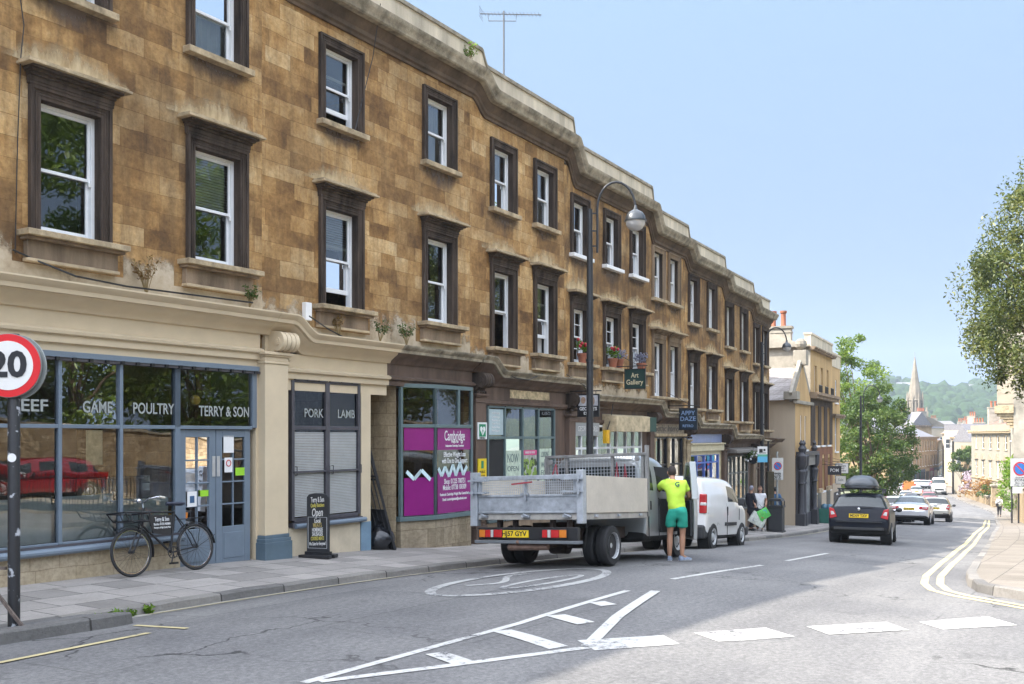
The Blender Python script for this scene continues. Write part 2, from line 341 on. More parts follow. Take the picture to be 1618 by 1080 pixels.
# ================================================================ GROUND, ROAD, PAVEMENTS, MARKINGS
def uvmat(name, kind):
    m, N, L, b = newmat(name); MATS[name] = m
    uv = N.new('ShaderNodeUVMap'); uv.uv_map = 'UVMap'
    def nz(scale, det=6, rough=.6, vec=None):
        n = N.new('ShaderNodeTexNoise'); n.inputs['Scale'].default_value = scale; n.inputs['Detail'].default_value = det; n.inputs['Roughness'].default_value = rough
        L.new(vec or uv.outputs[0], n.inputs['Vector']); return n.outputs['Fac']
    b.inputs['Specular IOR Level'].default_value = .3
    if kind == 'asphalt':
        sp = ramp(N, [(.30, (.05, .049, .05)), (.5, (.14, .138, .138)), (.68, (.25, .247, .243)), (.8, (.43, .425, .41))]); L.new(nz(16, 9, .9), sp.inputs[0])
        big = ramp(N, [(.3, (.72, .72, .74)), (.7, (1.16, 1.15, 1.12))]); L.new(nz(.35, 6), big.inputs[0])
        mp = N.new('ShaderNodeMapping'); mp.inputs['Scale'].default_value = (.05, 1.1, 1); L.new(uv.outputs[0], mp.inputs[0])
        wt = ramp(N, [(.35, (.88, .88, .88)), (.65, (1.08, 1.08, 1.07))]); L.new(nz(1.0, 5, .6, mp.outputs[0]), wt.inputs[0])
        c = mixc(N, L, 'MULTIPLY', 1., sp.outputs[0], big.outputs[0]); c = mixc(N, L, 'MULTIPLY', 1., c, wt.outputs[0])
        vo = N.new('ShaderNodeTexVoronoi'); vo.feature = 'DISTANCE_TO_EDGE'; vo.inputs['Scale'].default_value = .55
        ds = N.new('ShaderNodeVectorMath'); ds.operation = 'ADD'; n3 = N.new('ShaderNodeTexNoise'); n3.inputs['Scale'].default_value = 1.8; n3.inputs['Detail'].default_value = 6
        L.new(uv.outputs[0], n3.inputs['Vector']); L.new(uv.outputs[0], ds.inputs[0]); L.new(n3.outputs['Color'], ds.inputs[1]); L.new(ds.outputs[0], vo.inputs['Vector'])
        ck = ramp(N, [(.0, (.25, .25, .25)), (.007, (.35, .35, .35)), (.014, (1, 1, 1))]); L.new(vo.outputs['Distance'], ck.inputs[0])
        gate = ramp(N, [(.52, (0, 0, 0)), (.6, (1, 1, 1))]); L.new(nz(.22, 3), gate.inputs[0])
        c = mixc(N, L, 'MULTIPLY', gate.outputs[0], c, ck.outputs[0])
        bk = N.new('ShaderNodeTexBrick'); bk.inputs['Scale'].default_value = 1; bk.inputs['Brick Width'].default_value = 5.3; bk.inputs['Row Height'].default_value = 1.7; bk.inputs['Mortar Size'].default_value = .012; bk.inputs['Color1'].default_value = (.86, .86, .87, 1); bk.inputs['Color2'].default_value = (1.06, 1.06, 1.05, 1); bk.inputs['Mortar'].default_value = (.6, .6, .6, 1); L.new(uv.outputs[0], bk.inputs['Vector'])
        g2 = ramp(N, [(.50, (0, 0, 0)), (.56, (1, 1, 1))]); L.new(nz(.16, 2), g2.inputs[0]); c = mixc(N, L, 'MULTIPLY', g2.outputs[0], c, bk.outputs['Color'])
        oil = ramp(N, [(.62, (1, 1, 1)), (.74, (.66, .66, .67))]); L.new(nz(1.1, 7, .6), oil.inputs[0]); c = mixc(N, L, 'MULTIPLY', .8, c, oil.outputs[0])
        L.new(c, b.inputs['Base Color']); b.inputs['Roughness'].default_value = .85
        hb = nz(30, 6, .85)
        bp = N.new('ShaderNodeBump'); bp.inputs['Strength'].default_value = .55; bp.inputs['Distance'].default_value = .012; L.new(hb, bp.inputs['Height']); L.new(bp.outputs[0], b.inputs['Normal'])
    else:
        bw, rh, c0, c1, jn = {'flags': (.95, .62, (.23, .215, .20), (.36, .335, .31), .008), 'flags_r': (1.1, .66, (.165, .145, .12), (.215, .19, .16), .006), 'kerb': (1.15, 4., (.13, .125, .12), (.24, .225, .205), .012)}[kind]
        br = N.new('ShaderNodeTexBrick'); br.inputs['Scale'].default_value = 1; br.inputs['Brick Width'].default_value = bw; br.inputs['Row Height'].default_value = rh
        br.inputs['Mortar Size'].default_value = jn; br.inputs['Color1'].default_value = (*c0, 1); br.inputs['Color2'].default_value = (*c1, 1); br.inputs['Mortar'].default_value = (.05, .047, .043, 1)
        br.offset = .37 if kind != 'kerb' else 0; L.new(uv.outputs[0], br.inputs['Vector'])
        if kind != 'kerb': br.squash = .6; br.squash_frequency = 2
        a = ramp(N, [(.25, (.72, .71, .69)), (.5, (.95, .95, .95)), (.78, (1.15, 1.13, 1.1))]); L.new(nz(1.3, 9, .72), a.inputs[0])
        f = ramp(N, [(.3, (.8, .8, .8)), (.7, (1.08, 1.08, 1.08))]); L.new(nz(22, 7, .75), f.inputs[0])
        c = mixc(N, L, 'MULTIPLY', 1., br.outputs['Color'], a.outputs[0]); c = mixc(N, L, 'MULTIPLY', 1., c, f.outputs[0])
        sp = ramp(N, [(.0, (.55, .55, .55)), (.1, (1, 1, 1))]); v2 = N.new('ShaderNodeTexVoronoi'); v2.inputs['Scale'].default_value = 2.2; L.new(uv.outputs[0], v2.inputs['Vector']); L.new(v2.outputs['Distance'], sp.inputs[0])
        c = mixc(N, L, 'MULTIPLY', .6, c, sp.outputs[0])
        L.new(c, b.inputs['Base Color']); b.inputs['Roughness'].default_value = .8
        h = N.new('ShaderNodeMath'); h.operation = 'MULTIPLY_ADD'; h.inputs[1].default_value = -1.; L.new(br.outputs['Fac'], h.inputs[0]); L.new(nz(9, 8, .7), h.inputs[2])
        bp = N.new('ShaderNodeBump'); bp.inputs['Strength'].default_value = .5 if kind != 'kerb' else .9; bp.inputs['Distance'].default_value = .015 if kind != 'kerb' else .03; L.new(h.outputs[0], bp.inputs['Height']); L.new(bp.outputs[0], b.inputs['Normal'])
    return m
M_ASPH = uvmat('asphalt', 'asphalt'); M_FLAG = uvmat('flagstones', 'flags'); M_FLAGR = uvmat('warm_paving', 'flags_r'); M_KERB = uvmat('kerb_stone', 'kerb')
def sheet(name, rows, m, kind='structure', smooth=0):      # rows of (s, n, z): a grid in street coordinates with UV = (s, n)
    vs = []; uv = []
    for r in rows:
        for s, n, z in r: x, y = pt(s, n); vs.append((x, y, z)); uv.append((s, n))
    k = len(rows[0]); fs = [(i*k+j, i*k+j+1, (i+1)*k+j+1, (i+1)*k+j) for i in range(len(rows)-1) for j in range(k-1)]
    return uvmesh(name, vs, fs, uv, m, kind)
def uvmesh(name, vs, fs, uv, m, kind='structure'):
    me = bpy.data.meshes.new(name); me.from_pydata(vs, [], fs); me.materials.append(m)
    ul = me.uv_layers.new(name='UVMap')
    for lp in me.loops: ul.data[lp.index].uv = uv[lp.vertex_index]
    bm = bmesh.new(); bm.from_mesh(me)
    for f in bm.faces:
        f.normal_update()
        if f.normal.z < -.01: f.normal_flip()
    bm.to_mesh(me); bm.free()
    o = bpy.data.objects.new(name, me); COL.objects.link(o)
    if kind: o['kind'] = kind
    return o
def frange(a, b, d):
    k = max(1, int(round((b - a) / d))); return [a + (b - a) * i / k for i in range(k + 1)]
rows = []
for s in frange(-40, 60, 1.0) + frange(62, 480, 4.0):
    right = 34 if s < 28 else 5.5
    ns = [KL - .1] + frange(KL, KR, .75) + [KR + (right - KR) * t for t in (.1, .25, .5, 1)]
    rows.append([(s, n, road_z(s, n)) for n in ns])
sheet('road', rows, M_ASPH)
# left pavement and kerb
rows = [[(s, n, pave_l(s, n)) for n in (-9.5, -7, -5.6, -4.8, -4, KL - .14)] for s in frange(-40, 60, 1) + frange(62, 300, 4)]
sheet('pavement', rows, M_FLAG)
def kerb_strip(name, path, zf_top, zf_road, wdt=.15, side=-1):
    # path of (s, n): outer edge at the road; the kerb top reaches wdt towards the pavement (side = sign of n)
    vs = []; uv = []; L = 0; prev = None
    for i, (s, n) in enumerate(path):
        p = Vector(pt(s, n)); a = Vector(pt(*path[max(i-1, 0)])); b = Vector(pt(*path[min(i+1, len(path)-1)])); t = (b - a).normalized()
        nrm = Vector((t.y, -t.x)) * side
        if prev is not None: L += (p - prev).length
        prev = p; jig = .012 * math.sin(L * 5.3) + .008 * math.sin(L * 13.1)
        zt = zf_top(s, n) + .004 + jig * .4; zr = zf_road(s, n) - .05
        for d, z, v in ((-.02, zr, 0), (.0 + jig * .5, zt - .02, .13), (.018 + jig * .5, zt, .16), (wdt, zt + .002, .3), (wdt, zt - .08, .4)):
            q = p + nrm * d; vs.append((q.x, q.y, z)); uv.append((L, v))
    k = 5; fs = [(i*k+j, i*k+j+1, (i+1)*k+j+1, (i+1)*k+j) for i in range(len(path)-1) for j in range(k-1)]
    o = uvmesh(name, vs, fs, uv, M_KERB); return o
kerb_strip('kerb', [(s, KL) for s in frange(-40, 60, .4) + frange(62, 300, 4)], lambda s, n: pave_l(s, KL), road_z)
# right pavement with its rounded corner into the side road
RC = [(34, 17.2), (20, 17.0), (12, 16.6), (8.6, 16.3)]
kp = [ground(px, py) for px, py in ((1690, 962), (1618, 949), (1575, 942), (1545, 935), (1530, 925), (1527, 913), (1538, 893), (1552, 873), (1563, 855), (1567, 845))]
edge = [(17.0, 30.), (16.6, 14.)] + kp
s_last = edge[-1][0]; n_last = edge[-1][1]
for s in frange(s_last + 2, s_last + 14, 2):
    t = min(1, (s - s_last) / 14); edge.append((s, n_last + (KR - n_last) * t))
edge += [(s, KR) for s in frange(s_last + 16, 300, 4)]
def pr(s, n): return road_z(s, KR) + .12 + .018 * (n - KR) if n < 12 else road_z(s, KR) + .27
vs = []; uv = []; fs = []
for s, n in edge:
    for d in (.14, 1., 2.4, 5, 11):
        if n > 10: q = (s + d * .9, n)
        elif s < 24: q = (s + d * .35 * max(0, (24 - s) / 8), n + d)
        else: q = (s, n + d)
        x, y = pt(*q); vs.append((x, y, pr(*q))); uv.append(q)
k = 5
for i in range(len(edge) - 1):
    for j in range(k - 1): fs.append((i*k+j, i*k+j+1, (i+1)*k+j+1, (i+1)*k+j))
uvmesh('pavement', vs, fs, uv, M_FLAGR)
dense = []
for (a, b) in zip(edge, edge[1:]):
    L = max(1, int(math.dist(pt(*a), pt(*b)) / .5)) if a[0] < 60 else 1
    dense += [(a[0] + (b[0]-a[0]) * i / L, a[1] + (b[1]-a[1]) * i / L) for i in range(L)]
kerb_strip('kerb', dense, pr, road_z, .16, side=1)
# asphalt build-out on the left with its own kerb
bo = [ground(px, py) for px, py in ((-260, 1052), (-120, 1035), (0, 1018), (100, 1002), (180, 990), (208, 984))]
bo_in = (bo[-1][0] - .25, KL + .02)
vs = []; uv = []
bz = lambda s, n: road_z(s, n) + .115
path = bo + [(bo[-1][0] + .02, bo[-1][1] - .2)]
for s, n in path:
    for q in ((s, n - .14), (s, (n + KL) / 2 - .05), (s, KL - .02)): x, y = pt(*q); vs.append((x, y, bz(*q))); uv.append(q)
uvmesh('pavement_build_out', vs, [(i*3+j, i*3+j+1, i*3+j+4, i*3+j+3) for i in range(len(path)-1) for j in range(2)], uv, M_ASPH)
kerb_strip('kerb', path, bz, road_z, .15, side=-1)
# terrain
def terr(x, y):
    d = math.hypot(x, y)
    if d < 400:
        s, n = sn(x, y); z = base(min(max(s, -50), 440)) - 1.0 - max(0, abs(n) - 40) * .02
    else:
        z = -14.5
    return z
tv = []; fs = []; rad = [0, 8, 16, 25, 40, 60, 90, 130, 200, 300, 420, 600, 900, 1500, 3000, 5000]; K = 48
for r in rad:
    for j in range(K):
        a = 2 * math.pi * j / K; x, y = r * math.sin(a), r * math.cos(a); tv.append((x, y, terr(x, y) if r < 500 else -14.5))
fs = [(i*K+j, i*K+(j+1) % K, (i+1)*K+(j+1) % K, (i+1)*K+j) for i in range(len(rad)-1) for j in range(K)]
g = MB(); g.add(tv, fs); struct(g, 'ground', mat('earth', (.1, .11, .06), .95, 0, .4, .05), smooth=180)

# road markings: sheets 4 mm above the road
def paintmat(name, col, wear):
    m, N, L, b = newmat(name); MATS[name] = m
    uv = N.new('ShaderNodeUVMap'); uv.uv_map = 'UVMap'; n = N.new('ShaderNodeTexNoise'); n.inputs['Scale'].default_value = 9; n.inputs['Detail'].default_value = 9; n.inputs['Roughness'].default_value = .78
    L.new(uv.outputs[0], n.inputs['Vector'])
    n2 = N.new('ShaderNodeTexNoise'); n2.inputs['Scale'].default_value = .9; L.new(uv.outputs[0], n2.inputs['Vector'])
    ad = N.new('ShaderNodeMath'); ad.operation = 'MULTIPLY_ADD'; ad.inputs[1].default_value = .5; L.new(n2.outputs['Fac'], ad.inputs[0]); L.new(n.outputs['Fac'], ad.inputs[2])
    r = ramp(N, [(wear - .05, (.12, .12, .125)), (wear + .05, tuple(c * .8 for c in col)), (wear + .3, col)]); L.new(ad.outputs[0], r.inputs[0])
    L.new(r.outputs[0], b.inputs['Base Color']); b.inputs['Roughness'].default_value = .75
    al = ramp(N, [(wear - .13, (0, 0, 0)), (wear - .03, (1, 1, 1))]); L.new(ad.outputs[0], al.inputs[0]); L.new(al.outputs[0], b.inputs['Alpha'])
    return m
M_WHITE = paintmat('white_road_paint', (.46, .455, .43), .66); M_WORN = paintmat('worn_white_road_paint', (.36, .36, .345), .70); M_YEL = paintmat('faded_yellow_road_paint', (.47, .40, .215), .62)
def ribbon(name, path, wid, m, dz=.005, closed=False):
    P = [Vector(pt(*q)) for q in path]; vs = []; uv = []; k = len(P); ws = wid if isinstance(wid, list) else [wid] * k
    for i, p in enumerate(P):
        a, b = (P[i-1], P[(i+1) % k]) if closed else (P[max(i-1, 0)], P[min(i+1, k-1)])
        t = (b - a).normalized(); nr = Vector((t.y, -t.x))
        for d in (-.5, .5):
            q = p + nr * d * ws[i]; s, n = sn(q.x, q.y); vs.append((q.x, q.y, road_z(s, n) + dz)); uv.append((s, n))
    fs = [(2*i, 2*i+1, 2*((i+1) % k)+1, 2*((i+1) % k)) for i in range(k if closed else k-1)]
    return uvmesh(name, vs, fs, uv, m)
def dens(path, d=.6):
    out = []
    for a, b in zip(path, path[1:]):
        L = max(1, int(math.dist(pt(*a), pt(*b)) / d)); out += [(a[0] + (b[0]-a[0]) * i / L, a[1] + (b[1]-a[1]) * i / L) for i in range(L)]
    return out + [path[-1]]
def gl(*pp): return dens([ground(*p) for p in pp])
def polymark(name, pix, m):
    vs = []; uv = []
    Q = [ground(*p) for p in pix]
    # 4 corners -> small grid so that it follows the camber
    def bil(u, v):
        return tuple((Q[0][k]*(1-u)+Q[1][k]*u)*(1-v) + (Q[3][k]*(1-u)+Q[2][k]*u)*v for k in (0, 1))
    n = 6
    for i in range(n+1):
        for j in range(n+1):
            q = bil(i/n, j/n); x, y = pt(*q); vs.append((x, y, road_z(*q) + .0055)); uv.append(q)
    return uvmesh(name, vs, [(i*(n+1)+j, i*(n+1)+j+1, (i+1)*(n+1)+j+1, (i+1)*(n+1)+j) for i in range(n) for j in range(n)], uv, m)
ribbon('road_marking', gl((480, 1079), (640, 1035), (820, 985), (992, 933)), .09, M_WHITE)
ribbon('road_marking', gl((505, 1077), (700, 1053), (930, 1023)), .095, M_WHITE)
ribbon('road_marking', gl((928, 1022), (975, 975), (1036, 934)), .13, M_WHITE, dz=.009)
polymark('road_marking', ((912, 1012), (1048, 1004), (1074, 1018), (940, 1028)), M_WHITE)
for q in (((775, 997), (808, 995), (898, 1021), (868, 1026)), ((862, 973), (893, 971), (940, 983), (912, 987)), ((930, 952), (955, 950), (975, 955), (950, 958)), ((672, 1034), (702, 1030), (746, 1044), (715, 1050)),
          ((1096, 1000), (1210, 992), (1256, 1006), (1135, 1014)), ((1274, 990), (1400, 983), (1437, 996), (1310, 1003)), ((1452, 983), (1560, 974), (1608, 988), (1490, 995))):
    polymark('road_marking', q, M_WHITE)
for a, b, wd in (((1062, 915), (1204, 893), .1), ((1243, 886), (1308, 874), .1)): ribbon('road_marking', gl(a, b), wd, M_WHITE)
c0 = [ground(*p) for p in ((823, 919), (690, 930), (955, 906), (823, 937), (823, 903))]   # the worn 20 roundel painted on the lane
cs, cn = c0[0]; ra = abs(c0[2][0] - c0[1][0]) / 2; rb = .95
mid = ((c0[1][0] + c0[2][0]) / 2, (c0[1][1] + c0[2][1]) / 2)
RA = 2.15; RB = .72
ribbon('road_marking', [(mid[0] + RA * math.cos(a), mid[1] + RB * math.sin(a)) for a in [2*math.pi*i/48 for i in range(48)]], .14, M_WORN, closed=True)
ribbon('road_marking', [(mid[0] - 1.1 + .02 * i, mid[1] - .32 + .2 * math.sin(i * .06)) for i in range(0, 100, 4)], .1, M_WORN)
ribbon('road_marking', [(mid[0] + 1.1 * math.cos(a), mid[1] + .28 + .17 * math.sin(a)) for a in [2*math.pi*i/30 for i in range(30)]], .09, M_WORN, closed=True)
# yellow lines
sheet('gutter', [[(s, n, road_z(s, n) + .004) for n in (KL - .02, KL + .14 + .03*math.sin(s*1.3), KL + .30 + .04*math.sin(s*.9))] for s in frange(bo[-1][0] + .1, 60, .5)], mat('pale_gutter_grit', (.27, .255, .225), .95, 0, .3, 3, .4, 40))
ribbon('road_marking', [(s, KL + .24) for s in frange(bo[-1][0] + .8, 60, .6)], .08, M_YEL, dz=.010)
ribbon('road_marking', gl((-150, 1072), (0, 1047), (120, 1023), (235, 1000)), .09, M_YEL)
ribbon('road_marking', gl((213, 988), (296, 993)), .07, M_YEL); 
off = [(s, n - .22 if n < 10 else n) for s, n in dense]
def inset(d):
    out = []
    P = [Vector(pt(*q)) for q in dense]
    for i, p in enumerate(P[:-1]):
        t = (P[i+1] - P[max(i-1, 0)]).normalized(); q = p - Vector((t.y, -t.x)) * d; out.append(sn(q.x, q.y))
    return out
for d in (.42, .66):
    pth = [q for q in inset(d) if q[0] < 90 and q[1] < 9]
    ribbon('road_marking', pth, .12, M_YEL)
# ================================================================ THE TERRACE ON THE LEFT
HON = [(.0, (.06, .034, .015)), (.2, (.165, .087, .034)), (.4, (.34, .188, .069)), (.58, (.49, .295, .118)), (.78, (.62, .425, .21)), (1., (.72, .57, .36))]
WALLM = [ashlar('honey_ashlar_a', HON, .66, .285, 3.1, .004, .8), ashlar('honey_ashlar_b', HON, .62, .28, 11.7, .004, .6), ashlar('honey_ashlar_c', HON, 1.3, .36, 23.3, .002, .75, blockvar=.45, streak=.8),
         ashlar('honey_ashlar_d', HON, 1.5, .4, 37.9, .002, .7, blockvar=.35, streak=.8), ashlar('honey_ashlar_e', HON, 1.1, .38, 51.3, .002, .6, blockvar=.4, streak=.8)]
M_DARKST = mat('blackened_stone', (.060, .044, .034), .88, 0, .75, 4.5, .3, 30, .25, streak=True)
M_PALEST = mat('weathered_pale_stone', (.37, .29, .185), .9, 0, .5, 5, .4, 40, .25)
M_MIDST = mat('grey_brown_stone', (.23, .17, .115), .9, 0, .5, 2.5, .4, 35, .25, streak=True)
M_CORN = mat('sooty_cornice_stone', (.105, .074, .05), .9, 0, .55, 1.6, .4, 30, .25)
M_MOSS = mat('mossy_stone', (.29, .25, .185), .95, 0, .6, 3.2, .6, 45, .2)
M_PARA = mat('parapet_render', (.52, .455, .35), .92, 0, .38, 1.4, .35, 45, .2, streak=True)
M_COPE = mat('coping_stone', (.27, .24, .185), .95, 0, .45, 3, .5, 40, .2)
M_PLAST = mat('patched_pale_plaster', (.43, .34, .225), .93, 0, .4, 2.2, .35, 25, .2)
M_SASH = mat('white_window_paint', (.74, .75, .76), .45, 0, .06, 3)
M_SASHG = mat('greyed_window_paint', (.55, .54, .50), .55, 0, .2, 3)
M_DARK = mat('dark_interior', (.022, .021, .02), .95, 0, .3, 1)
M_ROOM = mat('room_plaster', (.16, .145, .125), .95, 0, .2, 1)
M_BLIND = mat('slat_blind', (.48, .49, .49), .8, 0, .1, 4)
M_NET = mat('curtain_cloth', (.55, .54, .52), .9, 0, .25, 6, streak=True)
M_REDC = mat('red_curtain_cloth', (.35, .06, .04), .9, 0, .25, 6)
M_SLATE = mat('roof_slate', (.15, .145, .155), .7, 0, .3, 6, .3, 20)
M_PANE = glassmat('window_glass', (.62, .66, .64), 3.0); M_SHOPG = glassmat('shop_glass', (.78, .82, .80), 2.7); M_SHOPG2 = glassmat('plain_shop_glass', (.88, .9, .88), 1.1)
M_CREAM = mat('cream_masonry_paint', (.60, .49, .335), .6, 0, .07, 2, .08, 40, .4)
M_CREAM2 = mat('stained_cream_paint', (.56, .475, .345), .7, 0, .16, 2.2, .1, 40, .3)
M_BLUEG = mat('blue_grey_paint', (.15, .19, .235), .42, 0, .08, 4)
M_BLUEB = mat('slate_blue_plinth_paint', (.10, .145, .18), .5, 0, .15, 3)
M_STEEL = mat('grey_brown_steel', (.085, .08, .09), .5, .2, .2, 6)
M_TEAL = mat('dark_teal_paint', (.105, .15, .155), .45, 0, .12, 4)
M_BROWNP = mat('flaking_brown_paint', (.12, .082, .062), .75, 0, .4, 3, .3, 40, .3, streak=True)
M_BLACK = mat('black_paint', (.014, .014, .016), .4, 0, .2, 6)
M_WHITEP = mat('white_paint', (.75, .75, .74), .5, 0, .05, 5)
M_LETW = mat('frosted_white_vinyl', (.30, .32, .30), .7, 0, .05, 5)
M_GREYPL = mat('grey_metal_signback', (.30, .32, .31), .5, .3, .12, 5)

SB = [-7.5, 1.5, 7.75, 12.75, 19.35, 24.1, 30.0, 33.6, 38.2, 42.75, 46.5]
T1 = [4.95, 4.95, 4.55, 4.2, 3.86, 3.45, 3.0, 2.6, 2.23, 1.89]
PAR = [9.65, 9.65, 9.25, 8.9, 8.58, 7.97, 7.37, 6.98, 6.55, 6.18]
CT = [2.08, 2.08, 2.08, 1.80, 1.50, 1.12, .75, .42, .03, -.2]
class House: pass
HS = []
def hpart(h, mb, name, m, parent=None, **k):
    o = mb.build(name, m, parent=parent or h.o, **k)
    if parent is None: o.location.z = -h.zb
    return o
def htext(h, body, size, m, x, y, z, parent=None, **k):
    o = text(body, size, m, parent or h.o, (x, y, z if parent else z - h.zb), **k); return o
def panel_holes(mb, x0, x1, z0, z1, holes, y, depth, m=0, mr=None):
    xs = sorted({x0, x1} | {v for hh in holes for v in hh[:2]}); zs = sorted({z0, z1} | {v for hh in holes for v in hh[2:4]})
    for a, b in zip(xs, xs[1:]):
        for c, d in zip(zs, zs[1:]):
            if any(q[0] <= a + 1e-6 and b <= q[1] + 1e-6 and q[2] <= c + 1e-6 and d <= q[3] + 1e-6 for q in holes): continue
            mb.quad((a, y, c), (b, y, c), (b, y, d), (a, y, d), m)
    for a, b, c, d in holes:
        r = m if mr is None else mr
        mb.quad((a, y, c), (a, y+depth, c), (a, y+depth, d), (a, y, d), r); mb.quad((b, y, c), (b, y, d), (b, y+depth, d), (b, y+depth, c), r)
        mb.quad((a, y, c), (b, y, c), (b, y+depth, c), (a, y+depth, c), r); mb.quad((a, y, d), (a, y+depth, d), (b, y+depth, d), (b, y, d), r)
def sash_window(h, x0, x1, z0, z1, first, pale=False, raised=0., blind=0., curtain=None, whitesill=False, bars=False, sm=None, hood=True):
    sm = sm or M_SASH; yf = .13
    f = MB()
    fw = .055
    for a, b in ((x0, x0+fw), (x1-fw, x1)): f.box(a, b, yf-.02, yf+.09, z0, z1)
    f.box(x0+fw, x1-fw, yf-.02, yf+.09, z1-.05, z1); f.box(x0+fw, x1-fw, yf-.04, yf+.09, z0, z0+.05)
    zm = (z0 + z1) / 2
    g = MB()
    def sash(a, b, y, bot=.06, top=.045):
        i0, i1 = x0+fw, x1-fw
        f.box(i0, i0+.045, y, y+.035, a, b); f.box(i1-.045, i1, y, y+.035, a, b)
        f.box(i0+.045, i1-.045, y, y+.035, a, a+bot); f.box(i0+.045, i1-.045, y, y+.035, b-top, b)
        if bars:
            xm = (i0+i1)/2; f.box(xm-.012, xm+.012, y+.004, y+.03, a+bot, b-top); zz = (a+bot+b-top)/2; f.box(i0+.045, xm-.012, y+.005, y+.029, zz-.012, zz+.012); f.box(xm+.012, i1-.045, y+.005, y+.029, zz-.012, zz+.012)
        g.quad((i0+.045, y+.018, a+bot), (i1-.045, y+.018, a+bot), (i1-.045, y+.018, b-top), (i0+.045, y+.018, b-top))
    sash(zm-.02, z1-.05, yf+.005, .045)                       # upper sash, outermost
    sash(z0+.05+raised, zm+.03+raised, yf+.045, .085)         # lower sash
    for sx_ in (x1-fw-.02,): f.box(sx_-.02, sx_+.015, yf-.02, yf+.005, zm-.09, zm-.02)      # sash horn
    o = hpart(h, f, 'window', sm, bevel=.004)
    g.build('pane', M_PANE, o)
    s = MB(); w = .15
    for a, b in ((x0-w, x0), (x1, x1+w)):
        s.box(a, b, -.045, .02, z0, z1+w, 0)
    s.box(x0-w-.02, x0-w+.03, -.075, .0, z0, z1+w+.02, 0); s.box(x1+w-.03, x1+w+.02, -.075, .0, z0, z1+w+.02, 0)
    s.box(x0, x1, -.045, .02, z1, z1+w, 0); s.box(x0-w+.03, x1+w-.03, -.075, -.044, z1+w-.03, z1+w+.02, 0)
    for q_ in (.045, .085):                                    # fine moulding lines
        for xx in (x0-q_, x1+q_): s.box(xx-.007, xx+.007, -.056, -.04, z0, z1+q_, 0)
        s.box(x0-q_-.007, x1+q_+.007, -.057, -.04, z1+q_, z1+q_+.014, 0)
    if first and hood:
        for i, (p, c, d) in enumerate(((.05, .02, .06), (.06, .06, .13), (.09, .13, .17), (.15, .17, .20), (.21, .20, .235))):
            s.box(x0-w-.02-p*.35, x1+w+.02+p*.35, -p-.03, .0, z1+w+c, z1+w+d+.001*i, 0)
        s.box(x0-.34, x1+.34, -.30, .0, z1+w+.236, z1+w+.275, 1); s.box(x0-.31, x1+.31, -.26, .0, z1+w+.276, z1+w+.31, 1)
    surround = s.build('surround', [M_DARKST if not pale else M_MIDST, M_PALEST], o, bevel=.008)
    s = MB()
    if first:
        s.box(x0-.33, x1+.33, -.27, .13, z0-.085, z0-.002, 0); s.box(x0-.29, x1+.29, -.20, .0, z0-.13, z0-.086, 1)
        s.box(x0-.24, x1+.24, -.10, .0, z0-.37, z0-.131, 1); s.box(x0-.25, x1+.25, -.13, .0, z0-.42, z0-.371, 2)
    else: s.box(x0-.22, x1+.22, -.16, .13, z0-.105, z0-.002, 0)
    s.build('sill', [M_WHITEP if whitesill else M_PALEST, M_MIDST, M_PLAST], o, bevel=.01)
    i0, i1 = x0+.02, x1-.02
    if blind:
        b = MB(); n = int(blind * (z1-z0) / .045)
        for i in range(n): b.box(i0, i1, yf+.13, yf+.15, z1-.06-.045*(i+1), z1-.06-.045*i-.012)
        b.build('blind', M_BLIND, o)
    if curtain:
        c = MB(); a, b_, mm = curtain; k = 14; X0 = i0 + (i1-i0)*a; X1 = i0 + (i1-i0)*b_
        P = [(X0+(X1-X0)*i/k, yf+.2+.03*math.sin(i*2.1)) for i in range(k+1)]
        for (xa, ya), (xb, yb) in zip(P, P[1:]): c.quad((xa, ya, z0+.03), (xb, yb, z0+.03), (xb, yb, z1-.04), (xa, ya, z1-.04))
        c.build('curtain', mm, o)
    return o
def ramp_off(xs, x_a, length, rise):
    out = []
    for x in xs:
        t = min(1, max(0, (x - x_a) / length)); t = t*t*(3-2*t) ** 1; out.append(rise * (1 - t))
    return out
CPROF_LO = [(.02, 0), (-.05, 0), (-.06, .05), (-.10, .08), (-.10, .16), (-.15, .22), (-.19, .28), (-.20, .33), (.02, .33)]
CPROF_HI = [(.02, .331), (-.33, .331), (-.36, .36), (-.37, .42), (-.41, .47), (-.44, .53), (-.445, .58), (.02, .64)]
